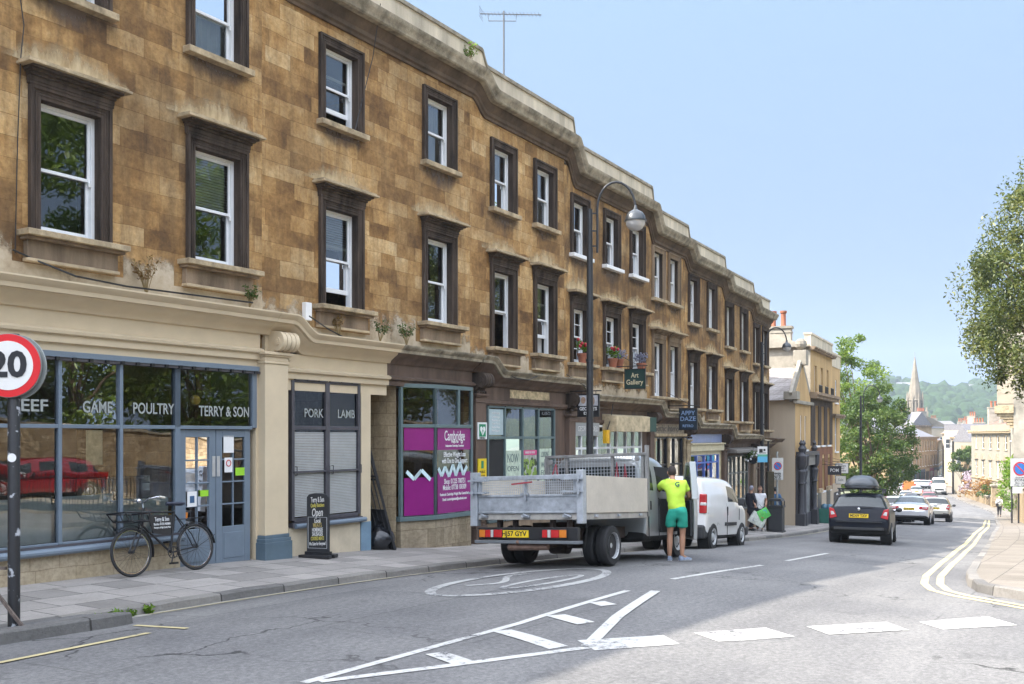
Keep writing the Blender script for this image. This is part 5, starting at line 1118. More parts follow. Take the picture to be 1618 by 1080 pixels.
shops(o, W, -9.6, -6.6, [M_SHOPC[3], M_SHOPC[1]])
o, W = block('stone_chapel', 'plain stone building with steep slate roof below the church spire', P2(1440, 235), P2(1472, 240), -10, 2.3, 14, M_BATH, [], ('gable', 3.2, M_SLATE), [(2.1, .3, .3)], cat='building')
chimney(o, W*.75, 1.5, 13.6, 3.4, 1., 2.0, 6); chimney(o, W*.2, 3, 13.6, 2.4, 1., 2.0, 4)
o, W = block('shop_terrace', 'narrow stone houses right of the maroon shopfront where the road disappears', P2(1480, 222), P2(1490, 262), -10.5, -1.2, 10, M_BATH, [(-3.4, -1.8, [.1+.16*i for i in range(6)], 1.0), (-6.4, -4.3, [.1+.16*i for i in range(6)], 1.)], ('pitch', 2.2, M_SLATE), [(-1.3, .3, .3)], cat='shops'); shops(o, W, -10.5, -7.2, [M_SHOPC[3], M_SHOPC[1], M_SHOPC[3]]); chimney(o, W*.5, 4, 11, 2.2, .9, 1.2, 4)
o, W = block('far_house', 'distant pale house closing the end of the street', P2(1470, 300), P2(1516, 300), -11, 2.2, 12, M_RENDER, [(-2, -.4, (.2, .4, .6, .8), 1.1), (-5.5, -3.6, (.2, .4, .6, .8), 1.1)], ('pitch', 2.2, M_SLATE)); chimney(o, W*.35, 5, 15, 2, .8, 1.1, 4)
# church: tower, belfry, spire
cx, cyy = P2(1445.5, 300); cz = -10
ch = thing('church', 'church with tall slender stone spire and clock tower rising over the roofs', 'church', (cx, cyy, cz), R(-15))
M_SPIRE = mat('grey_spire_stone', (.20, .172, .135), .9, 0, .25, .5, .2, 8)
b = MB(); tw = 2.9; zt_ = 15.6
b.box(-tw, tw, -tw, tw, 0, zt_); b.box(-tw-.25, tw+.25, -tw-.25, tw+.25, zt_, zt_+.5); b.box(-tw-.15, tw+.15, -tw-.15, tw+.15, 10, 10.3)
for sx_ in (-1, 1):
    for sy_ in (-1, 1): b.box(sx_*tw-.4, sx_*tw+.4, sy_*tw-.4, sy_*tw+.4, zt_, zt_+1.4); b.lathe([(.4, zt_+1.4), (.05, zt_+2.8)], 6, (sx_*tw, sy_*tw, 0))
for a in range(-2, 3):
    for sgn in (-1, 1): b.box(a*1.0-.2, a*1.0+.2, sgn*tw-.12, sgn*tw+.12, zt_+.5, zt_+1.1); b.box(sgn*tw-.12, sgn*tw+.12, a*1.0-.2, a*1.0+.2, zt_+.5, zt_+1.1)
b.box(-tw-4.5, tw+5.5, tw, tw+16, 0, 13.2); b.prism([(-tw-4.8, 13.2), (.5, 17.5), (tw+5.8, 13.2)], tw+.3, tw+16, 'y'); b.build('tower', M_SPIRE, ch)
b = MB(); b.lathe([(2.25, zt_+.4), (2.1, zt_+4.6), (2.35, zt_+4.7), (2.2, zt_+5.1)], 8)
for k in range(8):
    a = k*math.pi/4 + math.pi/8; b.lathe([(.28, zt_+.4), (.22, zt_+5.5), (.03, zt_+7.4)], 6, (2.25*math.cos(a), 2.25*math.sin(a), 0))
    a = k*math.pi/4; x_, y_ = 2.12*math.cos(a), 2.12*math.sin(a)
b.build('belfry', M_SPIRE, ch)
b = MB()
for k in range(8):
    a = k*math.pi/4 + math.pi/8*0 + math.pi/8; M_ = Matrix.Rotation(a, 4, 'Z'); b.box(-.4, .4, -2.16, -2.0, zt_+1.2, zt_+3.9, 0, M_)
b.build('louvre', M_DARK, ch)
b = MB(); b.lathe([(2.0, zt_+5.1), (1.05, zt_+11), (.12, zt_+17.4), (.02, zt_+17.6)], 8); b.tube([(0, 0, zt_+17.4), (0, 0, zt_+18.9)], .05, 5); b.build('spire', M_SPIRE, ch)
b = MB(); b.lathe([(1.15, 0), (1.15, .12), (.0, .12)], 24, (0, 0, 0), 'y'); b.xf(Matrix.Translation((0, -tw-.14, 12.6))); b.build('clock_face', mat('clock_blue_black', (.06, .06, .07), .5), ch)
# --- right side
A = P2(1535, 131.4); B = P2(1600, 112)
o, W = block('white_terrace', 'white stucco terrace with arched ground windows and many chimneys, right of the road', A, B, -8.6, .55, 10, M_WHITER, [(-1.6, .0, [.14, .32, .5, .68, .86], 1.15), (-4.9, -2.9, [.14, .32, .5, .68, .86], 1.15)], None, [(.3, .4, .4), (-5.3, .12, .15)], cat='terrace', surround=M_PALEST)
b = MB(); b.box(-.05, W+.05, -.1, .4, 9.15, 9.9); b.build('parapet', M_WHITER, o)
b = MB()
for u in (.14, .32, .5, .68, .86): b.prism([(u*W-.95, 5.75), (u*W, 6.5), (u*W+.95, 5.75), (u*W+.8, 5.7), (u*W-.8, 5.7)], -.18, .0, 'y')
b.build('window_hood', mat('lichened_hood', (.25, .2, .14), .9), o)
for i in range(3):
    b = MB(); u0, u1 = W*i/3, W*(i+1)/3; b.prism([(.3, 9.5), (5, 11.2), (9.7, 9.5)], u0+.1, u1-.1, 'x'); b.build('roof', mat('brown_tile_roof', (.17, .10, .075), .9, 0, .3, 2), o)
for i, u in enumerate((.02, .33, .66, .98)): chimney(o, W*u, 3.2, 10.6, .9, 2.6, 1.5 - .1*i, 5)
b = MB(); b.tube([(W*.99, -.15, 0), (W*.99, -.15, 9.3)], .08, 8); b.build('drainpipe', M_BLACK, o)
o, W = block('gable_house', 'white gable ended house with dark slate verge beyond the white terrace', P2(1506, 150), P2(1535, 146), -8.8, -.9, 9, M_WHITER, [(-5, -3.2, (.3,), 1.)], ('gable', 2.6, M_SLATE))
b = MB(); b.box(W*.45, W*.9, -.03, -.005, 2.6, 7.4); b.build('stone_patch', M_RUBBLE, o); b = MB(); b.tube([(.1, -.12, 0), (.1, -.12, 8)], .12, 8); b.build('drainpipe', M_BLACK, o)
o, W = block('flat_roofed_house', 'small pale house with dark flat roof far down on the right', P2(1492, 190), P2(1528, 186), -9.3, 1.0, 9, M_RENDER, [(-2.4, -.6, (.15, .35), 1.)], ('parapet', 1., M_SLATE)); chimney(o, W*.8, 3, 10.2, 1.6, .8, 2.6, 3)
for a, b, lab, zt in ((P2(1489, 232), P2(1497, 208), 'pale stepped house on the right beyond the small tree, farther one', .6), (P2(1497.5, 206), P2(1508, 178), 'pale stepped house on the right beyond the small tree, nearer one', -.2)):
    o, W = block('stepped_house', lab, a, b, -10.4, zt, 9, M_RENDER, [(zt-2.6, zt-1, [.15, .38, .62, .85], 1.), (zt-5.8, zt-3.9, [.15, .38, .62, .85], 1.)], ('pitch', 2.4, M_SLATE), [(zt-.3, .3, .3)]); chimney(o, W*.08, 4, 11.4+zt, 1.2, 2., 1.4, 4); chimney(o, W*.92, 4, 11.4+zt, 1.2, 2., 1.4, 4)
# near right house with corbelled oriel
A = Vector(P2(1601.5, 75)); hd = R(25); B = A; A = A + Vector((math.sin(hd), math.cos(hd))) * 12
o, W = block('oriel_house', 'cream stone house with a corbelled banded oriel, at the right edge', A, B, -6.2, 8.6, 11, M_GREYR, [(-3.6, -1.8, (.3, .6), 1.1), (-.4, 1.4, (.3,), 1.1)], ('pitch', 2.5, M_SLATE), None)
b = MB()
for k in range(9): b.box(W-2.6, W-.02, -1.08, .0, 8.55+k*.72, 8.55+k*.72+.70)
b.box(W-2.55, W-.06, -1.04, .0, 8.4, 15.0); b.build('oriel', mat('banded_cream_stone', (.33, .28, .21), .85, 0, .12, 1), o)
b = MB(); b.box(W-2.75, W+.1, -1.25, .0, 7.85, 8.4)
for k in range(5): b.box(W-2.6+k*.12, W-.05-k*.05, -1.1+k*.22, .0, 7.75-k*.22-.1, 7.85-k*.22+(0 if k else 0))
b.build('corbel', M_PALEST, o)
# garden walls, piers and hedges along the right pavement
def wall_run(label, pts, hgt, thick, m, cope=True, zf=None, name='garden_wall', cat='wall'):
    P = [Vector(pt(*q)) for q in pts]; z = [(zf or pr)(*q) for q in pts]; o = thing(name, label, cat, (P[0].x, P[0].y, z[0]), 0)
    b = MB(); c = MB()
    for i in range(len(P)-1):
        t = (P[i+1]-P[i]).normalized(); nr = Vector((t.y, -t.x)) * thick
        q = [P[i]-P[0], P[i+1]-P[0], P[i+1]-P[0]+nr, P[i]-P[0]+nr]; zz = [z[i]-z[0], z[i+1]-z[0]]
        b.add([(q[0].x, q[0].y, zz[0]-.4), (q[1].x, q[1].y, zz[1]-.4), (q[2].x, q[2].y, zz[1]-.4), (q[3].x, q[3].y, zz[0]-.4), (q[0].x, q[0].y, zz[0]+hgt), (q[1].x, q[1].y, zz[1]+hgt), (q[2].x, q[2].y, zz[1]+hgt), (q[3].x, q[3].y, zz[0]+hgt)], [(0, 1, 5, 4), (1, 2, 6, 5), (2, 3, 7, 6), (3, 0, 4, 7), (4, 5, 6, 7)])
        if cope:
            e = nr*.15; c.add([((q[0]-e).x, (q[0]-e).y, zz[0]+hgt), ((q[1]-e).x, (q[1]-e).y, zz[1]+hgt), ((q[2]+e).x, (q[2]+e).y, zz[1]+hgt), ((q[3]+e).x, (q[3]+e).y, zz[0]+hgt), ((q[0]-e).x, (q[0]-e).y, zz[0]+hgt+.1), ((q[1]-e).x, (q[1]-e).y, zz[1]+hgt+.1), ((q[2]+e).x, (q[2]+e).y, zz[1]+hgt+.1), ((q[3]+e).x, (q[3]+e).y, zz[0]+hgt+.1)], [(0, 1, 5, 4), (1, 2, 6, 5), (2, 3, 7, 6), (3, 0, 4, 7), (4, 5, 6, 7), (0, 3, 2, 1)])
    b.build('masonry', m, o)
    if cope: c.build('coping', M_COPE, o)
    return o
wall_run('rubble stone garden wall beside the right pavement behind the zone sign', [(s, 5.15) for s in frange(58, 94, 3)], 2.0, .4, M_RUBBLE)
wall_run('low stone wall below the hedges further down the right pavement', [(s, 5.2) for s in frange(121, 150, 4)], .9, .4, M_RUBBLE)
wall_run('far low white wall beyond the hedges on the right', [(s, 5.3) for s in frange(152, 185, 4)], 1.1, .4, M_WHITER)
for (s, n, lab) in ((118, 5.3, 'square stone gate pier left of the walking man'),):
    x, y = pt(s, n); o = thing('gate_pier', lab, 'pier', (x, y, pr(s, n)), -heading(s)); b = MB(); b.box(-.5, .5, -.5, .5, -.3, 2.2); b.build('shaft', M_RUBBLE, o); b = MB(); b.box(-.6, .6, -.6, .6, 2.2, 2.38); b.build('cap', M_COPE, o)
x, y = pt(95.3, 5.1); o = thing('gate_post', 'dark gate post at the lower end of the rubble wall', 'post', (x, y, pr(95, 5.1)), 0); b = MB(); b.box(-.14, .14, -.14, .14, -.2, 2.0); b.build('shaft', M_BLACK, o); b = MB(); b.lathe([(.16, 2.0), (.18, 2.08), (.05, 2.2)], 8); b.build('finial', M_BLACK, o)
x, y = pt(119.5, 5.6); 
for i in range(2):
    pass
b = MB(); o = thing('stair_rail', 'sloping dark handrail beside the stone gate pier', 'railing', (*pt(122, 5.1), pr(122, 5.1)), face_rz(122)); b.tube([(-2.5, 0, 1.5), (3, 0, .7)], .05, 6); b.build('handrail', M_BLACK, o)
b = MB()
for k in range(5): b.tube([(-2.4+k*1.2, 0, 0), (-2.4+k*1.2, 0, 1.48-k*.17)], .03, 5)
b.build('balusters', M_BLACK, o)
# ================================================================ VEHICLES  (local x to the right, y forward, z up; origin at the rear axle line on the ground)
M_TYRE = mat('tyre_rubber', (.018, .018, .019), .8, 0, .25, 12, .2, 60); M_RIM = mat('steel_wheel', (.42, .43, .44), .4, .25, .15, 8); M_UNDER = mat('underbody', (.012, .012, .012), .9, 0, .4, 5)
M_CARGL = mat('car_glass', (.02, .026, .026), .04, 0, .2, 1, spec=.6); M_TRIM = mat('black_plastic_trim', (.022, .023, .025), .55, 0, .15, 10)
M_RED = mat('red_lamp_lens', (.42, .012, .015), .15, 0, .15, 8, spec=.8); M_CLR = mat('clear_lamp_lens', (.6, .58, .56), .12, .3, .2, 8, spec=.8); M_AMB = mat('amber_lamp_lens', (.55, .17, .02), .2, 0, .1, 8)
M_PLATEY = mat('yellow_plate', (.72, .50, .02), .4, 0, .04, 5); M_PLATEW = mat('white_plate', (.75, .75, .72), .4, 0, .04, 5); M_CHROME = mat('chrome_trim', (.6, .6, .62), .15, 1., .05, 5)
M_GALV = mat('galvanised_steel', (.40, .43, .47), .42, .55, .28, 7, .1, 30); M_GALV2 = mat('dull_galvanised_post', (.42, .45, .49), .45, .5, .18, 9)
M_PLY = mat('weathered_plywood', (.50, .455, .385), .8, 0, .13, 2.6, .2, 30, .3); M_VANW = carpaint('white_van_paint', (.70, .70, .69), 0, .3); M_SILV = carpaint('silver_cab_paint', (.36, .375, .37), .5, .35)
def sub_split(mb, mats, names, parent, level=2, smooth=50):
    me = bpy.data.meshes.new('tmp'); me.from_pydata(mb.v, [], mb.f)
    for m in mats: me.materials.append(m)
    me.polygons.foreach_set('material_index', mb.m)
    bm = bmesh.new(); bm.from_mesh(me); bmesh.ops.remove_doubles(bm, verts=bm.verts, dist=1e-4); bmesh.ops.recalc_face_normals(bm, faces=bm.faces); bm.to_mesh(me); bm.free()
    o = bpy.data.objects.new('tmp', me); COL.objects.link(o); md = o.modifiers.new('s', 'SUBSURF'); md.levels = level; md.render_levels = level
    bpy.context.view_layer.update(); ev = bpy.data.meshes.new_from_object(o.evaluated_get(bpy.context.evaluated_depsgraph_get())); bpy.data.objects.remove(o); bpy.data.meshes.remove(me)
    out = []
    for k, nm, sgn in [(k, nm, s_) for k, nm in enumerate(names) for s_ in ((1, -1) if nm == 'side_window' and level > 1 else (0,))]:
        b = MB(); mp = {}
        for p in ev.polygons:
            if p.material_index != k or p.center.x * sgn < 0: continue
            f = []
            for v in p.vertices:
                if v not in mp: mp[v] = len(b.v); b.v.append(tuple(ev.vertices[v].co))
                f.append(mp[v])
            b.f.append(tuple(f)); b.m.append(0)
        out.append(b.build(nm, mats[k], parent, smooth=smooth, fix=False) if b.f else None)
    bpy.data.meshes.remove(ev); return out
def body_rings(st):
    rings = []
    for (y, zb, zl, zt, wb, wt) in st:
        zm = zb + (zl - zb) * .5; half = [(0, zb), (wb*.86, zb), (wb*.97, zb+.08), (wb*1.0, zm), (wb*.975, zl), (wb*.945, zl+.025), (wt, zl + (zt-zl)*.80 + .02), (wt*.84, zt+.0), (wt*.4, zt+.02), (0, zt+.028)]
        ring = [(x, y, z) for x, z in half] + [(-x, y, z) for x, z in half[-2:0:-1]]; rings.append(ring)
    return rings
def car_body(o, st, side_gl, rear_gl, front_gl, paint, level=2):
    R_ = body_rings(st); k = len(R_[0]); b = MB(); b.v = [p for r in R_ for p in r]
    for i in range(len(R_)-1):
        for j in range(k):
            jj = j if j < 9 else k - 1 - j; m = 0
            if jj == 5 and i in side_gl: m = 1
            if jj >= 5 and jj < 9 and i in rear_gl: m = 2
            if jj >= 5 and jj < 9 and i in front_gl: m = 3
            if jj in (0, 1): m = 4
            b.f.append((i*k+j, i*k+(j+1) % k, (i+1)*k+(j+1) % k, (i+1)*k+j)); b.m.append(m)
    for i, rev in ((0, 1), (len(R_)-1, 0)):
        # end caps as bands so that they subdivide cleanly
        n2 = k // 2
        for j in range(n2): 
            a, b_, c, d = i*k+j, i*k+j+1, i*k+(k-j-1) % k, i*k+(k-j) % k
            f = [a, b_, c, d] if j not in (0, n2-1) else ([a, b_, c] if j == 0 else [a, b_, d])
            b.f.append(tuple(f)); b.m.append(0)
    return sub_split(b, [paint, M_CARGL, M_CARGL, M_CARGL, M_UNDER], ['body', 'side_window', 'rear_window', 'windscreen', 'underside'], o, level)
def wheel(o, x, y, r, w, side, rimm=None, dual=False, name='wheel'):
    t = MB(); a = x; prof = [(r*.62, -w/2), (r*.93, -w/2), (r, -w/2+.025), (r, w/2-.025), (r*.93, w/2), (r*.62, w/2)]
    t.lathe([(r*.62, -w/2+.03)] + prof + [(r*.62, w/2-.03)], 28, (x, y, r), 'x', caps=False)
    for g in (-.25, 0, .25): t.lathe([(r*1.002, g*w-.006), (r*1.004, g*w), (r*1.002, g*w+.006)], 28, (x, y, r), 'x')
    to = t.build('wheel', M_TYRE, o, smooth=45); q = MB(); s = side; e = x + s*w/2
    if not dual:
        q.lathe([(r*.64, -s*.03), (r*.62, s*.005), (r*.52, -s*.005), (r*.48, -s*.05), (r*.30, -s*.03), (r*.2, s*.0), (r*.06, s*.01), (.001, s*.01)], 20, (e, y, r), 'x', 0, caps=False)
        for k in range(10):
            an = 2*math.pi*k/10; q.box(e - s*.05 - .004, e - s*.05 + .004 + s*.012, y + r*.42*math.cos(an)-.022, y + r*.42*math.cos(an)+.022, r + r*.42*math.sin(an)-.022, r + r*.42*math.sin(an)+.022, 1)
    else:
        q.lathe([(r*.66, s*.012), (r*.62, s*.0), (r*.58, -s*.11), (r*.30, -s*.13), (r*.28, -s*.05), (r*.1, -s*.04), (.001, -s*.04)], 22, (e, y, r), 'x', 0, caps=False)
        for k in range(8):
            an = 2*math.pi*k/8; q.lathe([(.028, -s*.125), (.028, -s*.118)], 8, (e, y + r*.44*math.cos(an), r + r*.44*math.sin(an)), 'x', 1)
    q.build('rim', [rimm or M_RIM, M_BLACK], to, smooth=40); return to
def arch(o, x, y, r, side, parent=None):
    a = MB(); a.lathe([(r*1.16, -.28), (r*1.16, -.006), (r*1.05, -.005), (r*1.05, -.28)], 28, (x, y, r*.98), 'x') if side > 0 else a.lathe([(r*1.16, .28), (r*1.16, .006), (r*1.05, .005), (r*1.05, .28)], 28, (x, y, r*.98), 'x')
    a.lathe([(r*1.1, -.25*side), (r*1.1, -.012*side)], 28, (x, y, r*.98), 'x'); return a
def plate(o, body, x, y, z, m, w=.52, h=.11, face=-1, col=None):
    b = MB(); b.box(x-w/2, x+w/2, y-.008, y+.008, z-h/2, z+h/2); p = b.build('number_plate', m, o)
    text(body, h*.95, col or M_BLACK, p, (x, y+face*.010, z), (R(90), 0, 0 if face < 0 else R(180)), width=w*.88, ext=.001, bold=.003); return p
def set_on_road(o, s, n, wb=2.5, rev=False, dh=0.):
    h = heading(s) + R(dh); f = -1 if rev else 1; x, y = pt(s, n)
    x2, y2 = x + math.sin(h)*wb*f, y + math.cos(h)*wb*f; s2, n2 = sn(x2, y2); z, z2 = road_z(s, n), road_z(s2, n2)
    fw = Vector((math.sin(h)*wb*f, math.cos(h)*wb*f, z2 - z)).normalized(); rt = fw.cross(Vector((0, 0, 1))).normalized(); up = rt.cross(fw)
    o.location = (x, y, z); o.rotation_euler = Matrix(((rt.x, fw.x, up.x), (rt.y, fw.y, up.y), (rt.z, fw.z, up.z))).to_euler(); return o
def car(name, label, cat, kind, paint, reg, group=None, detail=2, front=False):
    o = thing(name, label, cat, group=group)
    if kind == 'estate': L, W, H, ov = 4.2, 1.68, 1.44, .78
    elif kind == 'saloon': L, W, H, ov = 4.75, 1.84, 1.44, 1.05
    else: L, W, H, ov = 3.95, 1.70, 1.47, .62
    w = W/2; b0 = -ov; bz = H*.62
    if kind == 'saloon':
        st = [(0, .42, .62, .66, w*.80, w*.70), (.05, .36, .66, .74, w*.93, w*.80), (.12, .32, .86, .94, w*.97, w*.82), (.22, .28, .93, 1.0, w*.985, w*.80), (.62, .22, .95, 1.03, w, w*.80), (1.45, .2, .94, H-.03, w, w*.66), (1.62, .2, .94, H-.01, w, w*.665), (2.3, .2, .93, H, w, w*.67), (2.42, .2, .93, H, w, w*.67), (3.0, .2, .91, H-.06, w, w*.66), (3.75, .2, .90, .96, w, w*.76), (4.4, .22, .78, .83, w*.96, w*.74), (4.68, .28, .62, .66, w*.84, w*.66), (4.75, .36, .55, .58, w*.72, w*.55)]
        sg, rg, fg = {4, 5, 6, 8, 9}, {4}, {9}; sg = {5, 6, 8}; tl = (.06, .74, .95)
    else:
        dx = .0 if kind == 'estate' else .0
        st = [(0, .46, .60, .64, w*.84, w*.74), (.03, .38, .66, .70, w*.95, w*.84), (.09, .32, .90, .93, w*.985, w*.84), (.14, .28, .96, .99, w*.995, w*.84), (.46, .22, .97, H-.05, w, w*.74), (.60, .2, .97, H-.02, w, w*.735), (1.35, .2, .96, H, w, w*.74), (1.47, .2, .96, H, w, w*.74), (2.35, .2, .95, H, w, w*.74), (2.47, .2, .95, H-.01, w, w*.74), (2.85, .2, .94, H-.06, w, w*.73), (3.4, .2, .92, .98, w, w*.78), (L-.35, .22, .80, .86, w*.96, w*.76), (L-.06, .28, .62, .66, w*.84, w*.66), (L, .36, .55, .58, w*.72, w*.55)]
        sg, rg, fg = {5, 7, 9}, {3}, {10}; tl = (.05, .74, 1.0)
    st = [(y + b0, *r) for y, *r in st]; sg = set(sg)
    parts = car_body(o, st, sg, rg, fg, paint, detail); body = parts[0]
    r = .31; yf = L - ov - .85; yf = {'estate': 2.46, 'saloon': 2.85, 'hatch': 2.5}[kind]
    for y in (0, yf):
        for sd in (-1, 1): arch(o, sd*(w*.99), y, r, sd).build('wheel_arch', M_UNDER, o, smooth=40); wheel(o, sd*(w-.085), y, r, .2, sd)
    # lamps, bumper strip, plate, mirrors
    for sd in (-1, 1):
        yy, z0, z1 = tl; b = MB()
        if kind == 'saloon': pts_ = [(sd*w*.50, z0+.05), (sd*w*.93, z0+.02), (sd*w*.965, z1-.06), (sd*w*.52, z1-.03)]
        else: pts_ = [(sd*w*.70, z0+.02), (sd*w*.93, z0-.03), (sd*w*.955, z1+.02), (sd*w*.80, z1-.02)]
        b.prism(pts_, b0+yy-.035, b0+yy+.22, 'y', 0); c = [((x_ + pts_[0][0])/2*.0 + x_*.9 + sd*w*.075, z_*.5 + (z0+z1)*.25) for x_, z_ in pts_]; b.prism([(x_*.55 + sd*w*.38, z_*.35 + (z0+z1)*.325) for x_, z_ in pts_], b0+yy-.04, b0+yy-.03, 'y', 1)
        b.build('tail_light', [M_RED, M_CLR], o, bevel=.008)
        b = MB(); b.box(sd*w*.62-.16, sd*w*.62+.16, L+b0-.34, L+b0-.06, .62, .76); b.build('headlight', M_CLR, o, bevel=.03)
        b = MB(); b.ball((sd*(w+.12), yf-.62, .98), (.10, .06), 10, 0, .075); b.bar((sd*w*.95, yf-.60, .93), (sd*(w+.06), yf-.62, .95), .04); b.build('wing_mirror', paint if kind == 'saloon' else M_TRIM, o, smooth=60)
    b = MB(); b.box(-w*.80, w*.80, b0-.012, b0+.06, .40, .47); b.build('bumper_strip', M_TRIM, o, bevel=.01)
    plate(o, reg, 0, b0 + (.0 if kind == 'saloon' else .015), .80 if kind != 'saloon' else .80, M_PLATEY); plate(o, reg, 0, L+b0+.012, .45, M_PLATEW, face=1)
    b = MB(); b.bar((0, b0+.13, 1.03), (w*.45, b0+.14, 1.05), .018); b.build('rear_wiper', M_TRIM, o) if kind != 'saloon' else None
    return o
# --- black estate with roof box
xL = Vector((9.81, 28.9)); s, n = sn(*xL)
blk = mat('black_car_paint', (.010, .012, .018), .32, 0, .06, 1.5, 0, 60, .12, 0)
o = car('estate_car', 'black estate car with grey roof box and yellow plate, driving away', 'car', 'estate', blk, 'MD09 TXV'); set_on_road(o, s + .78, n - .12, dh=-5.5)
rb = MB(); prof = [(-.25, .0), (-.38, .07), (-.36, .18), (-.15, .34), (.3, .40), (1.2, .38), (1.75, .22), (1.9, .06), (1.8, .0)]
rings = []
for u in range(13):
    a = -math.pi/2 + math.pi*u/12
for (yy, hw, zt) in ((-.38, .18, .12), (-.36, .36, .2), (-.25, .42, .27), (0, .44, .34), (.5, .44, .38), (1.2, .42, .36), (1.7, .34, .24), (1.92, .16, .1)):
    rings.append([(hw*x_, yy, 1.60 + zt*z_) for x_, z_ in ((-1, 0), (-1.02, .3), (-.86, .7), (-.5, .95), (0, 1), (.5, .95), (.86, .7), (1.02, .3), (1, 0))])
rb.loft(rings); bx_ = rb.build('roof_box', mat('grey_roof_box', (.055, .062, .07), .4, 0, .1, 4), o, smooth=60)
rb = MB(); rb.box(-.455, .455, -.385, 1.8, 1.645, 1.665); rb.build('seam', M_TRIM, bx_)
rb = MB()
for yy in (.1, 1.1): rb.bar((-.66, yy, 1.575), (.66, yy, 1.575), .05, .03); 
for sd in (-1, 1): rb.tube([(sd*.60, -.2, 1.42), (sd*.60, -.1, 1.49), (sd*.60, 1.4, 1.50), (sd*.60, 1.5, 1.44)], .018, 6); [rb.box(sd*.6-.03, sd*.6+.03, yy-.05, yy+.05, 1.48, 1.59) for yy in (.1, 1.1)]
rb.build('roof_rack', M_TRIM, o)
rb = MB(); rb.ball((0, -.735, .985), (.045, .01), 10, 0, .045); rb.build('badge', M_CHROME, o); rb = MB(); rb.box(-.62, .62, -.82, -.76, .62, .645); rb.build('tailgate_lip', M_TRIM, o)
# --- silver saloon, champagne hatchback, and the queue
s, n = ground(1436, 829); o = car('saloon_car', 'silver saloon car, second in the lane after the black estate', 'car', 'saloon', carpaint('silver_paint', (.50, .50, .51), .45, .3), 'FJ12 KXA'); set_on_road(o, s + 1.0, n)
s, n = ground(1477, 824); o = car('hatchback_car', 'champagne coloured small hatchback right of the silver saloon', 'car', 'hatch', carpaint('champagne_paint', (.40, .385, .33), .4, .32), 'WR06 VEB'); set_on_road(o, s + .6, n)
def find(px, roof, hgt, lo=60, hi=190):
    best = None
    for k in range(int((hi-lo)*2)):
        s = lo + k*.5; a, b = -8., 9.
        for _ in range(40):
            m = (a+b)/2; x, y = pt(s, m)
            if CX + F*x/y < px: a = m
            else: b = m
        e = abs(HY - F*(road_z(s, a)+hgt)/pt(s, a)[1] - roof)
        if -3.0 < a < 3.4 and (best is None or e < best[0] - .3): best = (e, s, a)
    return best[1:]
FAR = [('hatch', (.55, .55, .55), 1399, 779, 'silver grey car just left of the silver saloon in the queue'), ('hatch', (.62, .62, .6), 1414, 771, 'white car roof in the left-hand queue, by the dark estate roof box'), ('saloon', (.60, .60, .58), 1432, 775, 'white saloon directly beyond the silver saloon'), ('estate', (.02, .022, .03), 1440, 779, 'dark blue black car just above the silver saloon roof'),
       ('hatch', (.22, .05, .055), 1468, 777, 'dark red car ahead of the champagne hatchback'), ('hatch', (.30, .31, .32), 1448, 768, 'grey car between the dark car and the white van'), ('estate', (.42, .44, .47), 1428, 763, 'silver parked car in front of the orange van'), ('hatch', (.60, .60, .6), 1449, 757, 'white parked car right of the orange van'),
       ('hatch', (.22, .03, .12), 1456, 755, 'maroon parked car behind the white parked car'), ('hatch', (.3, .3, .33), 1461, 753, 'purple parked car further along the left kerb'), ('saloon', (.6, .6, .6), 1466, 751, 'farthest white car parked before the shops'), ('hatch', (.25, .02, .02), 1404, 782, 'red car half hidden under the street tree')]
for k, (kd, c, px, ry, lab) in enumerate(FAR):
    s, n = find(px, ry, 1.45); o = car('queueing_car', lab, 'car', kd, carpaint('far_paint_%s' % 'abcdefghijklmn'[k], c, .1, .3), ['VU55 OHT', 'WP58 ZRE', 'KN10 AOB', 'GL04 DYU'][k % 4], 'cars queueing down the hill', detail=1); set_on_road(o, s, n)
for k, (px, ry, lab) in enumerate(((1484, 749, 'white car far up the street beyond the white van, left of two'), (1493, 748, 'white car far up the street beyond the white van, right of two'))):
    x, y = P2(px, 215+12*k); s, n = sn(x, y); o = car('queueing_car', lab, 'car', 'hatch', carpaint('far_white', (.62, .62, .62), 0, .3), 'AB51 CDE', 'cars queueing down the hill', detail=1); set_on_road(o, s, n)
x, y = P2(1497, 150); s, n = sn(x, y)
o = car('parked_car', 'dark car parked at the kerb right of the oncoming white van', 'car', 'hatch', blk, 'EO53 NRB', detail=1); set_on_road(o, s, min(n, 2.6))
